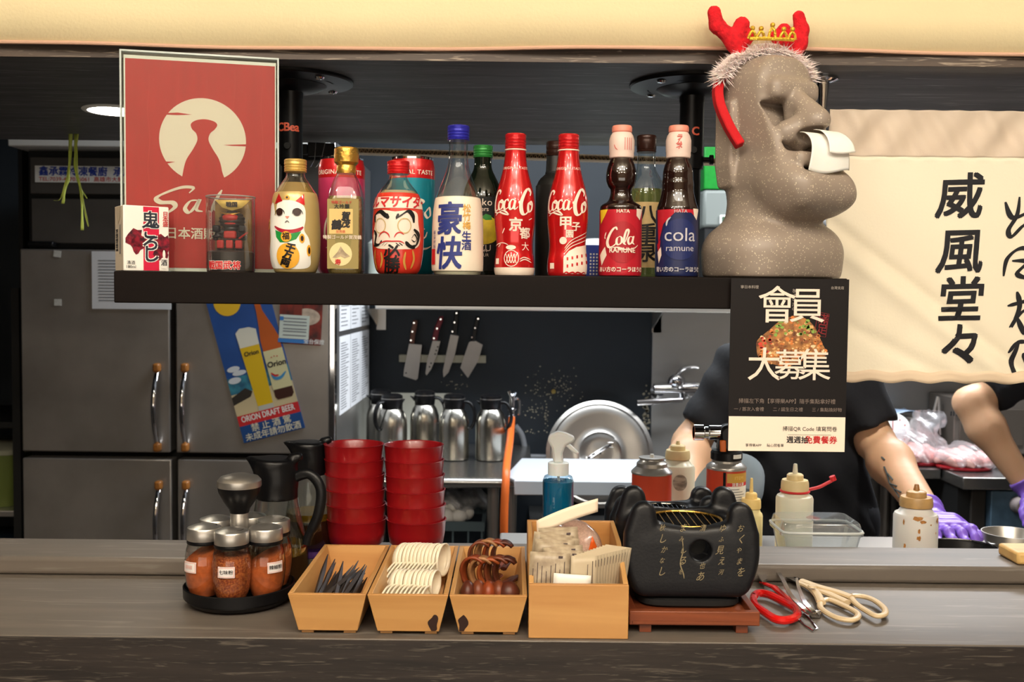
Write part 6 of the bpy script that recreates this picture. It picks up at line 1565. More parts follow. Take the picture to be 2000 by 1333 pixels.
# local frame: face looks towards -Y (before the thing's own turn); x = the statue's left/right
def moai(X, Y, Z):
    A = np.abs(X)
    base = s_box(X, Y, Z, (0, .002, .022), (.088, .066, .050), .042)
    base = smin(base, s_ball(X, Y, Z, (0, 0, .035), (.094, .072, .046)), .02)
    v = smin(base, s_ball(X, Y, Z, (0, .006, .082), (.060, .055, .040)), .020)
    Xb = X; X = X + .010 * np.clip((Z - .10) / .05, 0, 1); A = np.abs(X)
    head = s_box(X, Y, Z, (0, -.016, .188), (.0465, .077, .102), .036)
    fp = -.034 - .50 * np.clip(.238 - Z, 0, .115)        # the face plane slants forward towards the jaw
    head = smax(head, fp - Y, .014)
    head = smin(head, s_ball(X, Y, Z, (0, .010, .240), (.047, .054, .056)), .02)
    jaw = s_box(X, Y, Z, (0, -.026, .114), (.0535, .064, .034), .026)
    chin = s_box(X, Y, Z, (0, -.068, .112), (.054, .042, .024), .023)
    h2 = smin(smin(head, jaw, .022), chin, .018)
    h2 = smin(h2, s_box(A, Y, Z, (.052, .026, .178), (.007, .018, .058), .005), .005)
    # brow shelf standing forward
    h2 = smin(h2, s_box(X, Y, Z, (0, -.030, .244), (.0405, .024, .015), .012), .008)
    # cheeks: a slanting recess from under the brow down to the mouth
    lim = .0440 - np.clip(.226 - Z, 0, .1) * .15
    cut = smax(smax(A - lim, np.abs(Z - .182) - .047, .005), Y - (fp + .023) + .10 * A, .004)
    h2 = ssub(h2, cut, .005)
    # nose with flaring wings
    nose = s_cone(X, Y, Z, (0, -.036, .243), (0, -.086, .199), .0115, .0175)
    nose = smin(nose, s_cone(A, Y, Z, (.004, -.072, .196), (.024, -.058, .186), .017, .0155), .008)
    nose = smin(nose, s_cone(X, Y, Z, (0, -.042, .225), (0, -.056, .180), .012, .016), .01)
    h2 = smin(h2, nose, .005)
    h2 = ssub(h2, s_ball(X, Y, Z, (0, -.090, .180), (.027, .026, .0125)), .004)
    # pouting lip over the chin
    h2 = smin(h2, s_box(X, Y, Z, (0, -.074, .150), (.036, .022, .009), .008), .010)
    v = smin(v, h2, .018)
    return smax(v, -Z, .004)
surfobj('head', moai, (-.105, -.130, -.004), (.105, .085, .305), .0019, M_stone, mo)
M_tis = mat('white tissue', (246, 240, 232), rough=.9, sub=.1)
def tis(u, v):
    x = (-.025 + .050 * u) * (1 + .25 * v) + .004 * v - .009
    y = -.082 - .023 * v ** .7 - .010 * math.sin(v * PI) ; z_ = .1835 + .006 * math.sin(v * PI * .5) * (1 - v) - .050 * v ** 1.35
    return (x, y + .004 * math.cos(u * 4) * v, z_ + .003 * math.sin(u * 5 + v * 3) * v)
G().grid(tis, 20, 20).obj('tissue', M_tis, mo, solid=.0008)
def tis2(u, v):
    x, y, z_ = tis(u * .7 + .3, v * .72); return (x + .004, y - .004 - .003 * v, z_ + .004)
G().grid(tis2, 16, 16).obj('tissue_fold', M_tis, mo, solid=.0006)

# headband with antlers (a thing of its own, worn by the statue)
hb_ = thing('antler_headband', 'red plush reindeer antler headband with white fur and gold crown', 'headband', (mp.x - .010, MD + .010, SZ + .0006), (0, 0, math.radians(4)))
M_plush = mat('red plush', (206, 22, 34), rough=.95, bump=1, bscale=260, var=.2, vscale=120)
band = smooth([(-.050, -.050, .172), (-.064, -.040, .200), (-.0725, -.022, .235), (-.0665, -.006, .265), (-.044, .0, .290), (0, .002, .3035), (.036, .0, .290), (.051, .0, .266), (.0600, .004, .236), (.0600, .01, .205)], 8)
vs = []; fs = []
for i, p in enumerate(band):
    q = band[min(i + 1, len(band) - 1)]; o_ = band[max(i - 1, 0)]
    t = (Vector(q) - Vector(o_)).normalized(); n_ = Vector((0, 1, 0)).cross(t).normalized()
    wv = t.cross(n_).normalized()
    for a, c_ in ((-.0080, -.0060), (.0080, -.0060), (.0080, .0060), (-.0080, .0060)): vs.append(tuple(Vector(p) + wv * a * -1 + n_ * c_))
    if i:
        for j in range(4): fs.append((4 * i - 4 + j, 4 * i - 4 + (j + 1) % 4, 4 * i + (j + 1) % 4, 4 * i + j))
fs += [(3, 2, 1, 0), tuple(len(vs) - 4 + j for j in range(4))]
G().add(vs, fs).obj('band', mat('red felt', (190, 20, 28), rough=.9, bump=.4, bscale=400), hb_, bevel=.002)
def antl(L):
    def f(X, Y, Z):
        v = None
        for (a, b, ra, rb) in L:
            c_ = s_cone(X, Y, Z, (a[0], -.004, a[1]), (b[0], -.004, b[1]), ra, rb); v = c_ if v is None else smin(v, c_, .005)
        return v + .0012 * np.sin(X * 1500) * np.sin(Y * 1500 + 1) * np.sin(Z * 1500)
    return f
for L in ([((-.036, .296), (-.052, .322), .0105, .0105), ((-.052, .322), (-.072, .338), .0105, .0095), ((-.072, .338), (-.076, .355), .0095, .009), ((-.048, .315), (-.038, .340), .0105, .0105), ((-.038, .312), (-.026, .326), .008, .0075)],
          [((.030, .296), (.041, .318), .0105, .011), ((.041, .318), (.044, .335), .011, .010), ((.044, .335), (.040, .353), .0095, .008), ((.035, .310), (.020, .334), .0105, .0095), ((.026, .306), (.008, .326), .008, .0075)]):
    xs_ = [p[0] for l in L for p in l[:2]]
    surfobj('antler', antl(L), (min(xs_) - .016, -.020, .280), (max(xs_) + .016, .012, .382), .0016, M_plush, hb_)
M_fur = mat('white fur', (240, 226, 222), rough=.9, sub=.1)
rr = random.Random(6); g = G()
arc = [p for p in band if p[2] > .268]
for i in range(5200):
    p = Vector(rr.choice(arc)) + Vector((rr.uniform(-.003, .003), rr.uniform(-.020, .010), rr.uniform(-.004, .004)))
    dr_ = Vector((p.x * 11 + rr.gauss(0, .8), rr.gauss(-.4, .8), rr.gauss(.25, .7))).normalized()
    l = rr.uniform(.010, .022); wv = dr_.orthogonal().normalized() * .0007
    m_ = p + dr_ * l * .5 + Vector((0, 0, -.001)); e_ = p + dr_ * l + Vector((rr.gauss(0, .003), 0, -.003))
    n0 = len(g.v); g.v += [tuple(p - wv), tuple(p + wv), tuple(m_ + wv), tuple(m_ - wv), tuple(e_)]; g.f += [(n0, n0 + 1, n0 + 2, n0 + 3), (n0 + 3, n0 + 2, n0 + 4)]
g.obj('fur_trim', M_fur, hb_, ang=0, kind='stuff')
g = G(); g.tube([Vector(p) + Vector((0, -.006, .003)) for p in arc], .0105, 10); g.obj('fur_core', M_fur, hb_)
M_crown = mat('gold pipe', (230, 190, 70), rough=.3, metal=.8, bump=.8, bscale=500)
cr = [(-.004 + .032 * math.sin(t), -.026 - .004 * math.cos(t), .316) for t in [(-1.2 + .2 * i) for i in range(13)]]
G().tube(cr, .0024, 8).obj('crown_rim', M_crown, hb_)
for t in (-1.0, -.5, 0, .5, 1.0):
    x = -.004 + .032 * math.sin(t); h__ = .009 + .005 * (t == 0)
    G().tube(smooth([(x - .005, -.028, .316), (x - .003, -.030, .316 + h__ * .7), (x, -.030, .316 + h__), (x + .003, -.030, .316 + h__ * .7), (x + .005, -.028, .316)], 5), .002, 7).obj('crown_point', M_crown, hb_)
    G().ball((x, -.030, .318 + h__ + .002), .0034, 12, 8).obj('crown_bead', M_crown, hb_)

# ---------------------------------------------------------------- counter: bamboo boxes
M_bam = wood('bamboo', (200, 150, 90), (178, 124, 68), rough=.4, scale=.9, bump=.05)
M_bamb = wood('bamboo side', (204, 158, 98), (182, 132, 76), rough=.4, scale=.9, axis=1, bump=.05)
FRY, BKY = 1.178, 1.412
def trough(X0, X1, label, tb_=.006, h=.050, mk_=None):
    cx_ = (X0 + X1) / 2; hw = (X1 - X0) / 2 - .0006; dm = (FRY + BKY) / 2; hd_ = (BKY - FRY) / 2
    r = thing('bamboo_box', label, 'box', (cx_, dm, CZ + .0004), group='bamboo cutlery boxes')
    bw_, bd_ = hw - .011, hd_ - .008; t = .0055; z0 = .004
    def quad(a, b, c_, d_, n_, m_, nm_):   # slab between outer quad and its inset
        o4 = [Vector(q) for q in (a, b, c_, d_)]; i4 = [q + Vector(n_) * t for q in o4]
        G().add([tuple(q) for q in o4 + i4], [(0, 1, 2, 3), (7, 6, 5, 4), (0, 4, 5, 1), (1, 5, 6, 2), (2, 6, 7, 3), (3, 7, 4, 0)]).obj(nm_, m_, r, bevel=.0008)
    quad((-bw_, -bd_, z0), (bw_, -bd_, z0), (hw, -hd_, h), (-hw, -hd_, h), (0, 1, 0), mk_ or M_bam, 'front_board')
    quad((bw_, bd_, z0), (-bw_, bd_, z0), (-hw, hd_, h), (hw, hd_, h), (0, -1, 0), M_bam, 'back_board')
    quad((-bw_, bd_ - t, z0), (-bw_, -bd_ + t, z0), (-hw, -hd_ + t, h), (-hw, hd_ - t, h), (1, 0, 0), M_bamb, 'side_board')
    quad((bw_, -bd_ + t, z0), (bw_, bd_ - t, z0), (hw, hd_ - t, h), (hw, -hd_ + t, h), (-1, 0, 0), M_bamb, 'side_board')
    G().bb(-bw_ + t, bw_ - t, -bd_ + t, bd_ - t, z0, z0 + .004).obj('bottom_board', M_bamb, r)
    for sx in (-1, 1):
        for sy in (-1, 1): G().bb(sx * (bw_ - .010) - .007, sx * (bw_ - .010) + .007, sy * (bd_ - .012) - .007, sy * (bd_ - .012) + .007, 0, z0).obj('foot', M_bam, r)
    return r
XS = [XL(x, FRY - .004, 1178) for x in (559, 715, 876, 1031)]
t1 = trough(XS[0], XS[1], 'bamboo box of black skewers, leftmost of the row')
t2 = trough(XS[1], XS[2], 'bamboo box of white soup spoons with a dark stain at its corner')
t3 = trough(XS[2], XS[3], 'bamboo box of brown wooden spoons beside the packet box')
# burn marks
for t_, x0, s in ((t2, .030, -1), (t3, -.030, 1)):
    dec('dark_stain', [poly([(x0 + .0055 * (1 + .3 * math.sin(3 * a + s)) * math.cos(a), .014 + .011 * (1 + .2 * math.sin(2 * a)) * math.sin(a)) for a in [i * PI / 12 for i in range(24)]])], lambda u, v: (u, -(BKY - FRY) / 2 + .008 - (v - .004) * .008 / .046 - .0004, max(v, .005)), mat('burn stain', (50, 30, 24), rough=.6), t_)
# black pointed picks
rr = random.Random(12)
M_pick = mat('black skewer', (44, 36, 32), rough=.5)
for i in range(34):
    x = t1.location.x + rr.uniform(-.026, .020); y = rr.uniform(1.205, 1.235); L_ = rr.uniform(.080, .095)
    a = rr.uniform(-.05, .48); el = rr.uniform(.12, .36)
    zb_ = CZ + .012 + rr.uniform(0, .020)
    dx, dy, dz = math.sin(a) * math.cos(el), math.cos(a) * math.cos(el), math.sin(el)
    nx_ = max(t1.location.x - .028, min(t1.location.x + .028, x + dx * L_)); dx = (nx_ - x) / L_
    g = G(); g.tube([(0, 0, 0), (dx * L_ * .6, dy * L_ * .6, dz * L_ * .6), (dx * L_, dy * L_, dz * L_)], [.0034, .0034, .0006], 4)
    o = g.obj('black_skewer', M_pick, loc=(x, y, zb_), ang=30)
    tag(o, 'dark pointed skewer lying in the leftmost bamboo box', 'skewer', 'black skewers in the bamboo box')
# white soup spoons, nested on edge
def spoon_mesh(name, m, R1, R2, L_, wd, th, depth):
    """shell bowl opening towards +x, standing on edge; handle runs down and towards the viewer"""
    g = G(); N = 20; Mv = 7
    vs = []; fs = []
    for j in range(Mv + 1):
        t = j / Mv * PI / 2
        for i in range(N):
            a = 2 * PI * i / N
            vs.append((-depth * math.cos(t) , R2 * math.sin(t) * math.cos(a), R1 * math.sin(t) * math.sin(a)))
    for j in range(Mv):
        for i in range(N): fs.append((j * N + i, j * N + (i + 1) % N, (j + 1) * N + (i + 1) % N, (j + 1) * N + i))
    g.add(vs, fs)
    return g
M_spo = mat('cream melamine', (238, 228, 204), rough=.3)
def spoon(cx_, cy_, cz_, label, group, m, R1=.019, R2=.020, depth=.011, name='soup_spoon', hl=.085, rot=0, drop=.030, hr=.008, end=.012):
    r = thing(name, label, 'spoon', (cx_, cy_, cz_), (0, 0, rot), group=group)
    spoon_mesh('', m, R1, R2, 0, 0, 0, depth).obj('bowl', m, r, solid=.0018)
    vs = []; fs = []; n = 12
    for i in range(n + 1):
        t = i / n; y = -R2 * .85 - hl * t; z_ = -.004 - drop * t + .004 * math.sin(t * PI)
        hh = hr * (.75 + .25 * t) if t < .85 else hr * (1.0 - .5 * ((t - .85) / .15) ** 2)
        for q in range(5):
            b_ = (q / 4 - .5) * 2; vs.append((-.004 * math.cos(b_ * 1.4) - .002, y, z_ + hh * b_))
        if i: fs += [(5 * i - 5 + q, 5 * i - 4 + q, 5 * i + 1 + q, 5 * i + q) for q in range(4)]
    G().add(vs, fs).obj('spoon_handle', m, r, solid=.0022)
    return r
base_sp = spoon(t2.location.x - .022, 1.345, CZ + .048, 'cream soup spoon standing on edge in the middle bamboo box', 'cream soup spoons', M_spo, R1=.0215, depth=.013, hl=.060, rot=-.38)
base_sp['label'] = 'cream soup spoon nested in the row in the middle bamboo box'
ORD = ['leftmost', 'second from left', 'third from left', 'fourth from left', 'fifth from left', 'sixth from left', 'seventh from left', 'eighth from left', 'ninth from left', 'tenth from left', 'eleventh from left', 'twelfth from left']
base_sp['label'] = 'cream soup spoon, leftmost in the rear row of the middle bamboo box'
for i in range(1, 12):
    dup(base_sp, 'cream soup spoon, %s in the rear row of the middle bamboo box' % (ORD[i] if i < 11 else 'rightmost'), loc=(t2.location.x - .022 + i * .0049, 1.345 + rr.uniform(-.0015, .0015), CZ + .048 + rr.uniform(-.0008, .0008)))
lo_sp = spoon(t2.location.x - .020, 1.262, CZ + .040, 'cream soup spoon, leftmost in the front row of the middle bamboo box', 'cream soup spoons in the front row', M_spo, R1=.0165, R2=.016, hl=.035, drop=.010, rot=-.3)
for i in range(1, 10): dup(lo_sp, 'cream soup spoon, %s in the front row of the middle bamboo box' % (ORD[i] if i < 9 else 'rightmost'), loc=(t2.location.x - .020 + i * .0053, 1.262 + rr.uniform(-.002, .002), CZ + .040 + rr.uniform(-.001, .001)))
# brown wooden spoons
wcols = [('rosewood', (126, 62, 34)), ('red wood', (150, 66, 30)), ('light wood', (176, 124, 78)), ('dark wood', (92, 42, 26)), ('orange wood', (170, 82, 36))]
def wspoon(i, x, y, z_, m, hl, rot=0, R1=.019, depth=.010, lab='', grp='brown wooden spoons', tilt=0):
    r = thing('wooden_spoon', lab, 'spoon', (x, y, z_), (tilt, 0, rot), group=grp)
    # crescent-like hook end
    vs = []; fs = []
    for k_ in range(22):
        a = .7 + .17 * k_; w2 = .0085 * math.sin(PI * (k_ + 1.5) / 24) ** .6
        for yy in (-w2, -w2 * .4, w2 * .4, w2): vs.append((R1 * .82 * math.cos(a), yy, R1 * math.sin(a)))
        if k_: fs += [(4 * k_ - 4 + q, 4 * k_ - 3 + q, 4 * k_ + 1 + q, 4 * k_ + q) for q in range(3)]
    G().add(vs, fs).obj('hook', m, r, solid=.0034)
    G().tube([(0, -.002, -R1 * .97), (0, .02, -R1 + .003), (0, .045, -R1 + .002)], [.0045, .004, .005], 8, flat=.6).obj('spoon_handle', m, r)
bc_ = t3.location.x
for i in range(9):
    c_ = wcols[[1, 2, 4, 0, 3, 0, 2, 1, 3][i]]
    wspoon(i, bc_ + (-.020 + i * .0102 if i < 5 else -.013 + (i - 5) * .0100), 1.290 if i < 5 else 1.325, CZ + (.047 if i < 5 else .060), wood(c_[0], c_[1], tuple(int(v * .7) for v in c_[1]), rough=.4, scale=2, axis=2), 0, rot=-.45 + .1 * (i % 3), lab='brown hooked wooden spoon, %s in the %s row of the right box' % (ORD[i % 5], 'middle' if i < 5 else 'raised rear'), R1=.020 - .001 * (i % 3))
for i in range(5):
    c_ = wcols[[3, 0, 1, 0, 3][i]]
    r = thing('wooden_spoon', 'round-ended wooden spoon bowl, %s in the front of the right bamboo box' % ['leftmost', 'second from left', 'orange middle one', 'second from right', 'big dark rightmost'][i], 'spoon', (bc_ - .026 + i * .0125, 1.232 + (i % 2) * .004, CZ + .036), (0, 0, 0), group='round wooden spoons in the front')
    s = 1.0 + .45 * (i == 4)
    m_ = wood(c_[0], c_[1], tuple(int(v * .7) for v in c_[1]), rough=.4, scale=2, axis=2)
    G().ball((0, 0, 0), (.0095 * s, .014, .0165)).obj('bowl', m_, r)
    G().tube([(0, .012, -.002), (0, .04, -.010), (0, .08, -.014)], [.005, .004, .004], 8).obj('spoon_handle', m_, r)

# condiment box
BX0, BX1 = XL(1031, 1.178, 1200), XL(1229, 1.178, 1200)
cb4 = thing('condiment_box', 'wide bamboo box with raised back holding sauce packets', 'box', ((BX0 + BX1) / 2, 1.27, CZ + .0004))
hw = (BX1 - BX0) / 2 - .0008
G().bb(-hw, hw, -.092, -.085, 0, .064).obj('front_board', M_bam, cb4, bevel=.001)
G().bb(-hw, hw, .085, .092, 0, .099).obj('back_board', M_bam, cb4, bevel=.001)
for s in (-1, 1):
    g = G(); x0_, x1_ = (s * hw, s * (hw - .006)); 
    Mx = Rz(PI / 2)
    g.prism([(-.0848, 0), (.0848, 0), (.0848, .099), (.0, .099 - .006), (-.0848, .064)], -x0_, -x1_, M=Mx); g.obj('side_board', M_bamb, cb4, bevel=.001)
G().bb(-hw + .0062, hw - .0062, -.0845, .0845, .002, .007).obj('bottom_board', M_bamb, cb4)
bx_ = cb4.location
M_sach = mat('sachet film', (182, 166, 140), rough=.35, col2=(140, 122, 100), vscale=70)
M_sacht = mat('striped sachet', (192, 176, 148), rough=.35)
rr = random.Random(21)
for i in range(9):
    x = bx_.x - .040 + (i % 3) * .004 + rr.uniform(-.006, .012); y = 1.198 + i * .0042; h_ = .052
    r = thing('sauce_packet', 'small printed sauce packet, %s from the front in the condiment box' % ['first', 'second', 'third', 'fourth', 'fifth', 'sixth', 'seventh', 'eighth', 'ninth'][i], 'packet', (x + .008, y, CZ + .044 + i * .0028), (-.12, rr.uniform(-.12, .12), rr.uniform(-.08, .08)), group='printed sauce packets')
    G().grid(lambda u, v: (-.024 + .048 * u, -.0012 * math.sin(u * PI) * math.sin(v * PI), h_ * v), 6, 5).obj('film', M_sach, r, solid=.0016)
    dec('print', [rect(.010, .015, .046, .0485)] + [rect(-.02 + .0053 * j, -.0192 + .0053 * j, .008 + rr.uniform(0, .01), .03 + rr.uniform(0, .012)) for j in range(8)], flatmap(-.0024), mat('packet print', (70, 56, 56)), r)
for i in range(12):
    x = bx_.x + .006 + i * .0033; y = 1.200 + i * .0022
    r = thing('sauce_packet', 'cream striped sauce packet, %s in the fan in the condiment box' % (ORD[i] if i < 11 else 'rightmost'), 'packet', (x, y, CZ + .042 + .0006 * i), (-.08, .05 + .012 * i, .25), group='striped sauce packets')
    G().grid(lambda u, v: (-.016 + .034 * u, -.001 * math.sin(u * PI) * math.sin(v * PI), .050 * v), 6, 5).obj('film', M_sacht, r, solid=.0014)
    dec('print', [rect(.010, .0108, .006, .044), rect(.004, .0046, .01, .04)], flatmap(-.0022), mat('packet print', (70, 56, 56)), r)
ps = thing('sauce_packet', 'white packet lying low at the front of the condiment box', 'packet', (bx_.x - .008, 1.1935, CZ + .050), (-.1, .06, 0), group='printed sauce packets')
ps['group'] = 'front packet'
G().grid(lambda u, v: (-.022 + .044 * u, -.0012 * math.sin(u * PI), .022 * v), 6, 4).obj('film', M_offw, ps, solid=.0016)
dec('print', [disc(.0, .006, .004, .003), disc(.007, .008, .003, .003)], flatmap(-.0026), M_ink, ps)
# plastic bags behind packets, with orange print
M_film = glass('pinkish bag film', (255, 246, 240), rough=.12, haze=.62, hazecol=(250, 222, 208))
r = bagobj('crinkled clear bag with orange print behind the packets', (bx_.x - .004, 1.295, CZ + .018), (.043, .034, .105), 7, M_film, knot=False)
G().ball((0, 0, 0), (.030, .022, .040)).obj('contents', mat('pale contents', (250, 222, 200), rough=.6, var=.06, vscale=30), r, loc=(0, .004, .045))
M_orp = mat('orange bag print', (232, 96, 30), rough=.4)
G().grid(lambda u, v: (-.004 + .012 * u, -.034, .064 + .016 * v), 3, 3).obj('orange_print', M_orp, r, solid=.0006)
G().grid(lambda u, v: (.020 + .010 * u + .006 * v, -.026 + .006 * u, .056 + .026 * (1 - u) * v + .004 * u), 3, 3).obj('orange_print', M_orp, r, solid=.0006)
G().grid(lambda u, v: (-.040 + .005 * u, -.010, .046 + .040 * v), 3, 3).obj('orange_print', M_orp, r, solid=.0006)
a, b_ = P(1052, 1036, 1.235), P(1163, 984, 1.26)
stw = thing('paper_sleeve', 'cream paper sleeve lying slanted on top of the condiment box', 'paper', tuple((a + b_) / 2), (0, -math.atan2(b_.z - a.z, b_.x - a.x), 0))
L_ = (b_ - a).length / 2
G().grid(lambda u, v: (-L_ + 2 * L_ * u + .006 * (v - .5), -.004 * math.sin(u * 3), (-.009 + .018 * v) * (1 - .15 * u) + .003 * math.sin(u * PI)), 16, 4).obj('sleeve', mat('cream sleeve paper', (246, 226, 200), rough=.6), stw, solid=.0012)

# ---------------------------------------------------------------- red bowls
M_bowl = mat('red lacquer', (138, 16, 22), rough=.3, coat=.3, var=.05, vscale=20)
bd_ = 1.475
kb_ = bd_ / 2000
def bowl():
    r = thing('red_bowl', '', 'bowl', (0, 0, 0))
    R = .0436
    G().lathe([(.028, 0), (.030, .004), (.0390, .012), (.0412, .026), (R - .0008, .0445), (R, .0455), (R - .0016, .0458), (R - .003, .044), (.0388, .026), (.0362, .014), (.026, .0062), (.001, .006)], 56, cap=False).obj('bowl_body', M_bowl, r, ang=50)
    G().lathe([(.022, -.002), (.024, 0), (.0255, .0005)][::1], 40).obj('foot', M_bowl, r)
    return r
first = bowl()
names = ['bottom bowl', 'second bowl from the bottom', 'third bowl from the bottom', 'third bowl from the top', 'second bowl from the top', 'top bowl']
for s_i, px in enumerate((691, 808)):
    for j in range(6):
        lb = 'red lacquer %s of the %s stack' % (names[j], ['left', 'right'][s_i])
        zz_ = LZ + .0025 + j * .0217
        loc = (XL(px - (5 - j) * -1.2 + 0, bd_, 960) , bd_, zz_)
        if s_i == 0 and j == 0: first.location = loc; first['label'] = lb; first['group'] = 'stacked red bowls'; continue
        dup(first, lb, 'stacked red bowls', loc, (0, 0, rr.uniform(0, 6)))

# ---------------------------------------------------------------- oil dispensers
M_oil = mat('dark soy oil', (40, 22, 12), rough=.1); M_oil2 = glass('yellow oil layer', (190, 150, 40), haze=.55, hazecol=(150, 120, 30))
def oiler(px, d, label, ang, zb, sc=1.0):
    r = thing('oil_dispenser', label, 'dispenser', (XL(px, d, 1000), d, zb + .0006), (0, 0, ang), group='glass oil dispensers')
    r.scale = (sc, sc, sc)
    G().lathe([(.031, 0), (.034, .003), (.0355, .012), (.034, .035), (.029, .062), (.0235, .088), (.0215, .100)], 40).obj('glass_body', M_glassc, r)
    G().lathe([(.030, .002), (.033, .004), (.0343, .012), (.0331, .034), (.0325, .038)], 40).obj('sauce', M_oil, r)
    G().lathe([(.0324, .0382), (.0307, .047)], 40).obj('oil_layer', M_oil2, r)
    def f(X, Y, Z):
        v = s_cone(X, Y, Z, (0, 0, .095), (0, 0, .118), .0225, .0205)
        v = smax(v, .096 - Z, .002)
        v = smin(v, s_cone(X, Y, Z, (0, 0, .118), (-.002, 0, .134), .0215, .024), .008)
        v = smin(v, s_cone(X, Y, Z, (-.012, 0, .133), (-.030, 0, .141), .013, .006), .008)
        top = Z - (.140 + .10 * -(X) * .25)
        v = smax(v, top, .004)
        return smin(v, s_cone(X, Y, Z, (.018, 0, .140), (.024, 0, .142), .006, .005), .004)
    surfobj('pouring_top', f, (-.045, -.032, .085), (.040, .032, .155), .002, M_black, r)
    G().tube(smooth([(.016, 0, .118), (.036, 0, .124), (.049, 0, .108), (.046, 0, .080), (.036, 0, .058), (.033, 0, .048)], 8), [.0048] * 30 + [.0042] * 11, 12, flat=1.2).obj('handle', M_black, r)
    return r
oiler(541, 1.375, 'glass oil dispenser with black top, front one behind the spice jars', -.15, CZ, 1.26)
oiler(606, 1.485, 'glass oil dispenser with black top, rear one beside the red bowls', .1, LZ, 1.10)
pc = G(); pc.grid(lambda u, v: (XW(566, 1.43) + .11 * u, 1.425 + .085 * v, LZ + .0015 + .0008 * math.sin(u * 14)), 16, 10); tag(pc.obj('purple_cloth', mat('purple cloth', (78, 40, 110), rough=.9), solid=.001), 'purple cloth under the rear oil dispenser on the ledge', 'cloth')
[o for o in bpy.data.objects if o.name.startswith('oil_dispenser')][1].location.z += .003

# ---------------------------------------------------------------- spice carousel
SD = 1.31
sx_ = XL(468, SD, 1150)
cs_ = thing('spice_rack', 'round black rotating spice rack with steel centre knob', 'spice rack', (sx_, SD, CZ + .0004))
G().lathe([(.050, 0), (.062, .003), (.066, .008), (.066, .013), (.055, .014), (.001, .014)], 56, cap=False).obj('tray', M_black, cs_)
G().lathe([(.0665, .010), (.070, .011), (.0705, .024), (.069, .025), (.0675, .014), (.0665, .012)], 64, cap=False).obj('tray_rim', M_black, cs_)
G().lathe([(.0115, .014), (.0115, .118)], 32).obj('centre_post', M_steel, cs_)
G().lathe([(.012, .116), (.014, .122), (.020, .131), (.0262, .143), (.0275, .150)], 48).obj('knob_base', M_black, cs_)
G().lathe([(.0277, .150), (.0282, .1515), (.0278, .158), (.024, .1625), (.012, .166), (.001, .167)], 48).obj('knob_top', M_steel, cs_)
M_orange = mat('orange spice powder', (186, 92, 40), rough=.9, var=.15, vscale=160)
M_chili = mat('chili flakes', (130, 46, 20), rough=.8, col2=(196, 110, 52), vscale=380, bump=.8, bscale=400)
M_pale = mat('pale powder', (190, 170, 130), rough=.9)
M_jar = glass('jar glass', (240, 240, 236), rough=.02)
M_stick = mat('sticker', (226, 220, 216), rough=.5)
def jar(ang, rad, label, fill, fz, text=None, tphi=0, faded=False):
    x, y = sx_ + rad * math.sin(ang), SD - rad * math.cos(ang)
    r = thing('spice_jar', label, 'jar', (x, y, CZ + .0152), group='spice jars on the rack')
    pr = [(.0165, 0), (.0185, .003), (.0225, .015), (.0246, .032), (.0245, .045), (.0225, .060), (.0200, .068)]
    G().lathe(pr, 40).obj('glass_body', M_jar, r)
    rf = interp(pr)
    ip = [(rf(z) * .95, z) for z in [.002 + i * (fz - .002) / 8 for i in range(9)]]
    g = G(); seg = 36; vs = []; fs = []
    for j, (R, z) in enumerate(ip):
        for i in range(seg):
            a = 2 * PI * i / seg; zz = z + (.012 * math.cos(a - .6) * (j / 8) ** 2 if fill is M_orange else 0)
            R2_ = rf(max(0.001, min(.066, zz))) * .95
            vs.append((R2_ * math.cos(a), R2_ * math.sin(a), zz))
    for j in range(8):
        for i in range(seg): fs.append((j * seg + i, j * seg + (i + 1) % seg, (j + 1) * seg + (i + 1) % seg, (j + 1) * seg + i))
    fs += [tuple(range(seg))[::-1], tuple(8 * seg + i for i in range(seg))]
    g.add(vs, fs).obj('spice', fill, r)
    G().lathe([(.0212, .0675), (.0218, .069), (.0215, .0715)], 36).obj('seal_ring', M_black, r)
    G().lathe([(.0212, .072), (.0214, .0725), (.0214, .086), (.0205, .0875), (.012, .0905), (.003, .092), (.001, .092)], 44).obj('steel_cap', M_steel, r)
    vs, fs = poly([(0, 0), (.011, -.006), (.012, 0), (.010, .006)])
    dec('pour_hole', [xf((vs, fs), x=.004, y=0, rot=rr.uniform(0, 6))], lambda u, v: (u, v, .0912 - math.hypot(u, v) * .10), mat('dark hole', (40, 36, 34)), r)
    if text:
        c_ = cylmap(rf, .0007, tphi); rs_ = lambda w_, h__, z: rect(-w_, w_, z - h__, z + h__)
        dec('label_sticker', [rs_(.0105, .0068, .041)], c_, M_stick, r, du=.003, dv=.004)
        b0 = []
        for (a0, a1, c0, c1) in ((-.0095, .0095, .0352, .0356), (-.0095, .0095, .0464, .0468), (-.0095, -.0091, .0352, .0468), (.0091, .0095, .0352, .0468)): b0.append(rect(a0, a1, c0, c1))
        dec('sticker_border', b0, cylmap(rf, .0011, tphi), mat('pink border', (224, 130, 110)), r, du=.003, dv=.004)
        dec('lettering', [T(text, .0058, 0, .041, bold=.01, cs=1.0)], cylmap(rf, .0012, tphi), mat('pale pink ink', (236, 190, 180)) if faded else M_blackp, r, du=.003, dv=.004)
    return r
jar(.04, .043, 'spice jar of red chili flakes with handwritten label, front centre', M_chili, .056, '七味粉', -.02)
jar(-1.02, .045, 'spice jar of orange powder with faded pink label, left side', M_orange, .055, '胡椒', -.55, True)
jar(1.06, .045, 'spice jar of orange powder with handwritten label, right side', M_orange, .048, '辣椒粉', .75)
jar(-2.15, .045, 'spice jar with steel cap, rear left of the rack', M_pale, .04)
jar(3.10, .045, 'spice jar with steel cap hidden behind the centre post', M_pale, .04)
jar(2.1, .045, 'spice jar with steel cap, rear right of the rack', M_orange, .04)

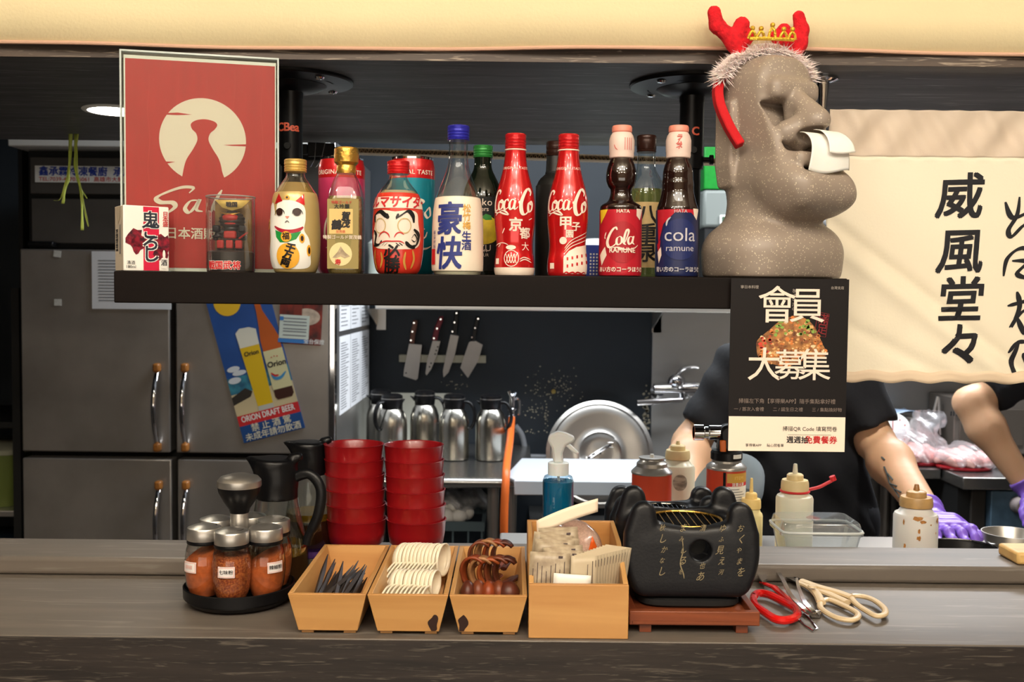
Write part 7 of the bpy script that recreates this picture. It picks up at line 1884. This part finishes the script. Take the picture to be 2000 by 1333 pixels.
# ---------------------------------------------------------------- table-top clay grills
M_clay = mat('black clay', (16, 17, 21), rough=.42, bump=.12, bscale=300)
def konro(d0, dep, H, zb, label, write):
    X0 = .2235
    r = thing('clay_grill', label, 'grill', (X0, d0 + dep / 2, zb + .0005), group='black clay table grills')
    hd_ = dep / 2; s = H / .119
    def f(X, Y, Z):
        Zs = Z / s
        def panel(X, Z):
            A = np.abs(X)
            q0 = A - (.0840 - 5.2 * np.maximum(.058 - Z, 0) ** 2 - 7 * np.maximum(Z - .058, 0) ** 2); 
            o = smax(q0, Z - .092, .03); o = smax(o, -Z + .001, .012)
            tt = np.clip((Z - .080) / .026, 0, 1)
            horn = np.sqrt((A - .0625 + .004 * tt) ** 2 + (Z - .080 - .0215 * tt) ** 2) - (.0200 - .0030 * tt)
            o = smin(o, horn, .008)
            val = np.sqrt((X / 1.7) ** 2 + (Z - .112) ** 2) - .0215
            return ssub(o, val, .014)
        p2 = panel(X, Zs)
        front = smax(p2, np.abs(Y + hd_ - .012) - .012, .010)
        back = smax(p2, np.abs(Y - hd_ + .012) - .012, .010)
        mid = s_box(X, Y, Zs, (0, 0, .045), (.072, hd_ - .005, .042), .02)
        v = smin(smin(front, back, .008), mid, .012)
        pot = np.maximum(np.sqrt(X ** 2 + Y ** 2) - min(.052, hd_ - .010), .030 - Zs)
        v = ssub(v, pot, .005)
        hole = np.maximum(np.sqrt((X - .010) ** 2 + (Zs - .060) ** 2) - .0128, Y + hd_ - .03)
        return ssub(v, hole, .003)
    surfobj('clay_body', f, (-.094, -hd_ - .004, -.003), (.094, hd_ + .004, H + .006), .0018, M_clay, r)
    G().lathe([(.011, 0), (.011, .001)], 20, Tr(.010, -hd_ + .028, .060 * s) @ Rx(PI / 2)).obj('air_hole', M_blackmatt, r)
    rg = min(.047, hd_ - .014); zg = .0855 * s
    G().ring(rg, .0016, 40, 6).obj('grill_ring', M_gold if write else M_chrome, r, loc=(0, 0, zg))
    for i in range(-4, 5):
        x = i * rg / 5; l = math.sqrt(rg * rg - x * x)
        G().tube([(x, -l, zg), (x, l, zg)], .0007, 5).obj('grill_wire', M_gold if write else M_chrome, r)
    if write:
        cols = ['おくやまを', 'ゆふ見え河', '清也　思ふ', 'みし人を', '秋はかな\nし']
        M_cal = mat('bronze brushwork', (142, 128, 96), rough=.5)
        A = []
        for i, (x, t) in enumerate(zip((.057, .034, .010, -.013, -.037), ('おくやまを', 'ゆふ見え河', '清　　也あ', 'まみしるを', '秋しかなし'))):
            for j, ch in enumerate(t):
                A.append(T(ch, .0100 + .0028 * math.sin(i * 3 + j * 2), x + .0015 * math.sin(j * 2 + i), .088 - j * .0135 - (.0 if i != 2 or j < 2 else .006), bold=-.002, shear=.25, sx=.85, jit=.03))
        A.append(pen([(-.013, .075), (-.012, .06), (-.015, .045), (-.011, .032), (-.010, .026)], .0014, .6, .5))
        dec('brush_writing', A, flatmap(-hd_ - .0012), M_cal, r)
        # small side writing
    return r
konro(1.238, .125, .119, CZ + .030 - .0, 'black clay grill with brush writing on the wooden tray, front one', True)
konro(1.4205, .095, .094, LZ, 'black clay grill with silver grate behind the written one', False)
M_tray = wood('red brown tray', (132, 68, 38), (84, 36, 22), rough=.35, scale=1.2, bump=.06)
tr = thing('wooden_tray', 'red-brown wooden tray with feet under the front clay grill', 'tray', (.2205, 1.275, CZ + .0004))
TW = (XW(1499, 1.2) - XW(1240, 1.2)) / 2
G().bb(-TW + .008, TW - .008, -.065, .085, .012, .018).obj('tray_bottom', M_tray, tr)
G().bb(-TW, TW, -.0755, -.066, .010, .027).obj('front_rail', M_tray, tr, bevel=.001); G().bb(-TW, TW, .0855, .095, .010, .027).obj('back_rail', M_tray, tr, bevel=.001)
M_tray2 = wood('red brown tray side', (132, 68, 38), (84, 36, 22), rough=.35, scale=1.2, axis=1)
for s in (-1, 1): G().bb(s * TW - (.009 if s > 0 else 0), s * TW + (0 if s > 0 else .009), -.0655, .0850, .010, .0265).obj('side_rail', M_tray2, tr, bevel=.001)
G().bb(-TW + .004, TW - .004, -.0775, -.0757, .012, .0155).obj('front_bead', M_tray, tr)
for s in (-1, 1):
    for y in (-.062, .075): G().bb(s * (TW - .020) - .007, s * (TW - .020) + .007, y - .008, y + .008, 0, .0098).obj('foot', M_tray, tr)
gb_ = thing('grill_base', 'flat black stand between front clay grill and wooden tray', 'base', (.2235, 1.300, CZ + .0004 + .0184))
G().lathe([(.060, 0), (.064, .003), (.064, .0095), (.058, .0108)], 40, sq=5, sy=.95).obj('stand', M_blackmatt, gb_)

# ---------------------------------------------------------------- scissors and tongs
def onct(x, y, h=0): p = P(x, y, z=CZ + h); return p
def flatpath(pts, h): return [tuple(onct(x, y, h)) for x, y in pts]
def mkthing(name, label, cat, px, py): 
    p = onct(px, py); return thing(name, label, cat, (p.x, p.y, CZ)), Vector((p.x, p.y, CZ))
def rel(L, o): return [tuple(Vector(v) - o) for v in L]
r, o_ = mkthing('scissors', 'pair of scissors with cream plastic handles on the counter', 'scissors', 1640, 1180)
M_beige = mat('cream plastic', (208, 184, 146), rough=.35)
def loop(pts, rad, nm_, m, par, off, h=.006, fl=.75):
    q = rel(flatpath(smooth(pts, 6, True), h), off); q.append(q[0]); q.append(q[1])
    G().tube(q, rad, 10, cap=False, flat=fl).obj(nm_, m, par)
loop([(1605, 1176), (1618, 1172), (1640, 1180), (1668, 1194), (1676, 1204), (1664, 1212), (1636, 1208), (1612, 1196), (1602, 1186)], .0042, 'finger_loop', M_beige, r, o_)
loop([(1662, 1166), (1680, 1165), (1705, 1172), (1726, 1188), (1728, 1200), (1712, 1204), (1692, 1194), (1672, 1180)], .0042, 'finger_loop', M_beige, r, o_, .008)
for pts, h in (([(1563, 1140), (1580, 1147), (1596, 1162), (1604, 1178)], .007), ([(1566, 1136), (1600, 1148), (1636, 1158), (1664, 1168)], .009), ([(1590, 1150), (1625, 1164), (1655, 1178)], .006)):
    G().tube(rel(flatpath(smooth(pts, 5), h), o_), [.0055] * 30 if 0 else .0062, 10, flat=.6).obj('handle', M_beige, r)
G().lathe([(.006, 0), (.005, .002)], 20).obj('pivot', M_beige, r, loc=tuple(onct(1586, 1147, .0135) - o_))
M_sb = mat('scissor steel', (150, 150, 150), rough=.25, metal=1)
for pts in ([(1572, 1142), (1545, 1128), (1520, 1116), (1560, 1133)], [(1572, 1138), (1540, 1120), (1512, 1120), (1556, 1140)]):
    q = rel(flatpath(pts, .007), o_); n = len(q)
    G().add(q + [(x, y, z_ + .0018) for x, y, z_ in q], [tuple(range(n)), tuple(range(n, 2 * n))[::-1]] + [(i, i + n, (i + 1) % n + n, (i + 1) % n) for i in range(n)]).obj('blade', M_sb, r, ang=0)
M_rh = mat('glossy red rubber', (206, 22, 20), rough=.2, coat=.5)
r, o_ = mkthing('scissors', 'pair of scissors with glossy red handles beside the clay grill', 'scissors', 1515, 1180)
loop([(1472, 1168), (1480, 1160), (1500, 1162), (1530, 1176), (1554, 1190), (1556, 1204), (1538, 1212), (1515, 1210), (1492, 1196), (1474, 1182)], .0052, 'finger_loop', M_rh, r, o_, .008, 1)
G().tube(rel(flatpath([(1486, 1138), (1512, 1148), (1540, 1172), (1582, 1198)], .006), o_), [.003, .005, .005, .0045], 8, flat=.6).obj('handle', M_rh, r)
for pts in ([(1488, 1140), (1478, 1122), (1482, 1113), (1497, 1120), (1498, 1136)],):
    q = rel(flatpath(pts, .009), o_); n = len(q)
    G().add(q + [(x, y, z_ + .003) for x, y, z_ in q], [tuple(range(n)), tuple(range(n, 2 * n))[::-1]] + [(i, i + n, (i + 1) % n + n, (i + 1) % n) for i in range(n)]).obj('blade', M_chrome, r, ang=0)
r, o_ = mkthing('tongs', 'silver food tongs lying across the scissors', 'tongs', 1555, 1150)
M_tg = mat('tongs steel', (190, 190, 192), rough=.18, metal=1)
def strip(pts, wd, nm_):
    q = rel([tuple(onct(x, y, h)) for x, y, h in smooth(pts, 6)], o_); vs = []; fs = []
    for i, p in enumerate(q):
        w2 = wd * (.6 + .4 * math.sin(PI * i / (len(q) - 1)))
        for dx, dz in ((-w2, 0), (w2, 0), (w2, .0014), (-w2, .0014)): vs.append((p[0] + dx * .5, p[1] + dx * .25, p[2] + dz + (.004 if 0 else 0)))
        if i: fs += [(4 * i - 4 + j, 4 * i - 4 + (j + 1) % 4, 4 * i + (j + 1) % 4, 4 * i + j) for j in range(4)]
    fs += [(3, 2, 1, 0), tuple(len(vs) - 4 + j for j in range(4))]
    G().add(vs, fs).obj(nm_, M_tg, r)
strip([(1513, 1100, .012), (1516, 1113, .012), (1528, 1132, .016), (1545, 1165, .020), (1572, 1192, .016), (1590, 1206, .006)], .006, 'arm')
strip([(1556, 1131, .018), (1560, 1150, .020), (1572, 1178, .018), (1588, 1196, .012), (1598, 1206, .004)], .006, 'arm')
G().bb(-.007, .007, -.003, .003, 0, .010).obj('spring_end', M_tg, r, loc=tuple(onct(1592, 1208) - o_ ), bevel=.002)
r, o_ = mkthing('bent_wire', 'thin bent silver wire in front of the red scissors', 'wire', 1580, 1215)
G().tube(rel(flatpath([(1556, 1206), (1572, 1222), (1588, 1232), (1596, 1228), (1584, 1212), (1570, 1200)], .0016), o_), .0011, 6).obj('wire', M_tg, r)
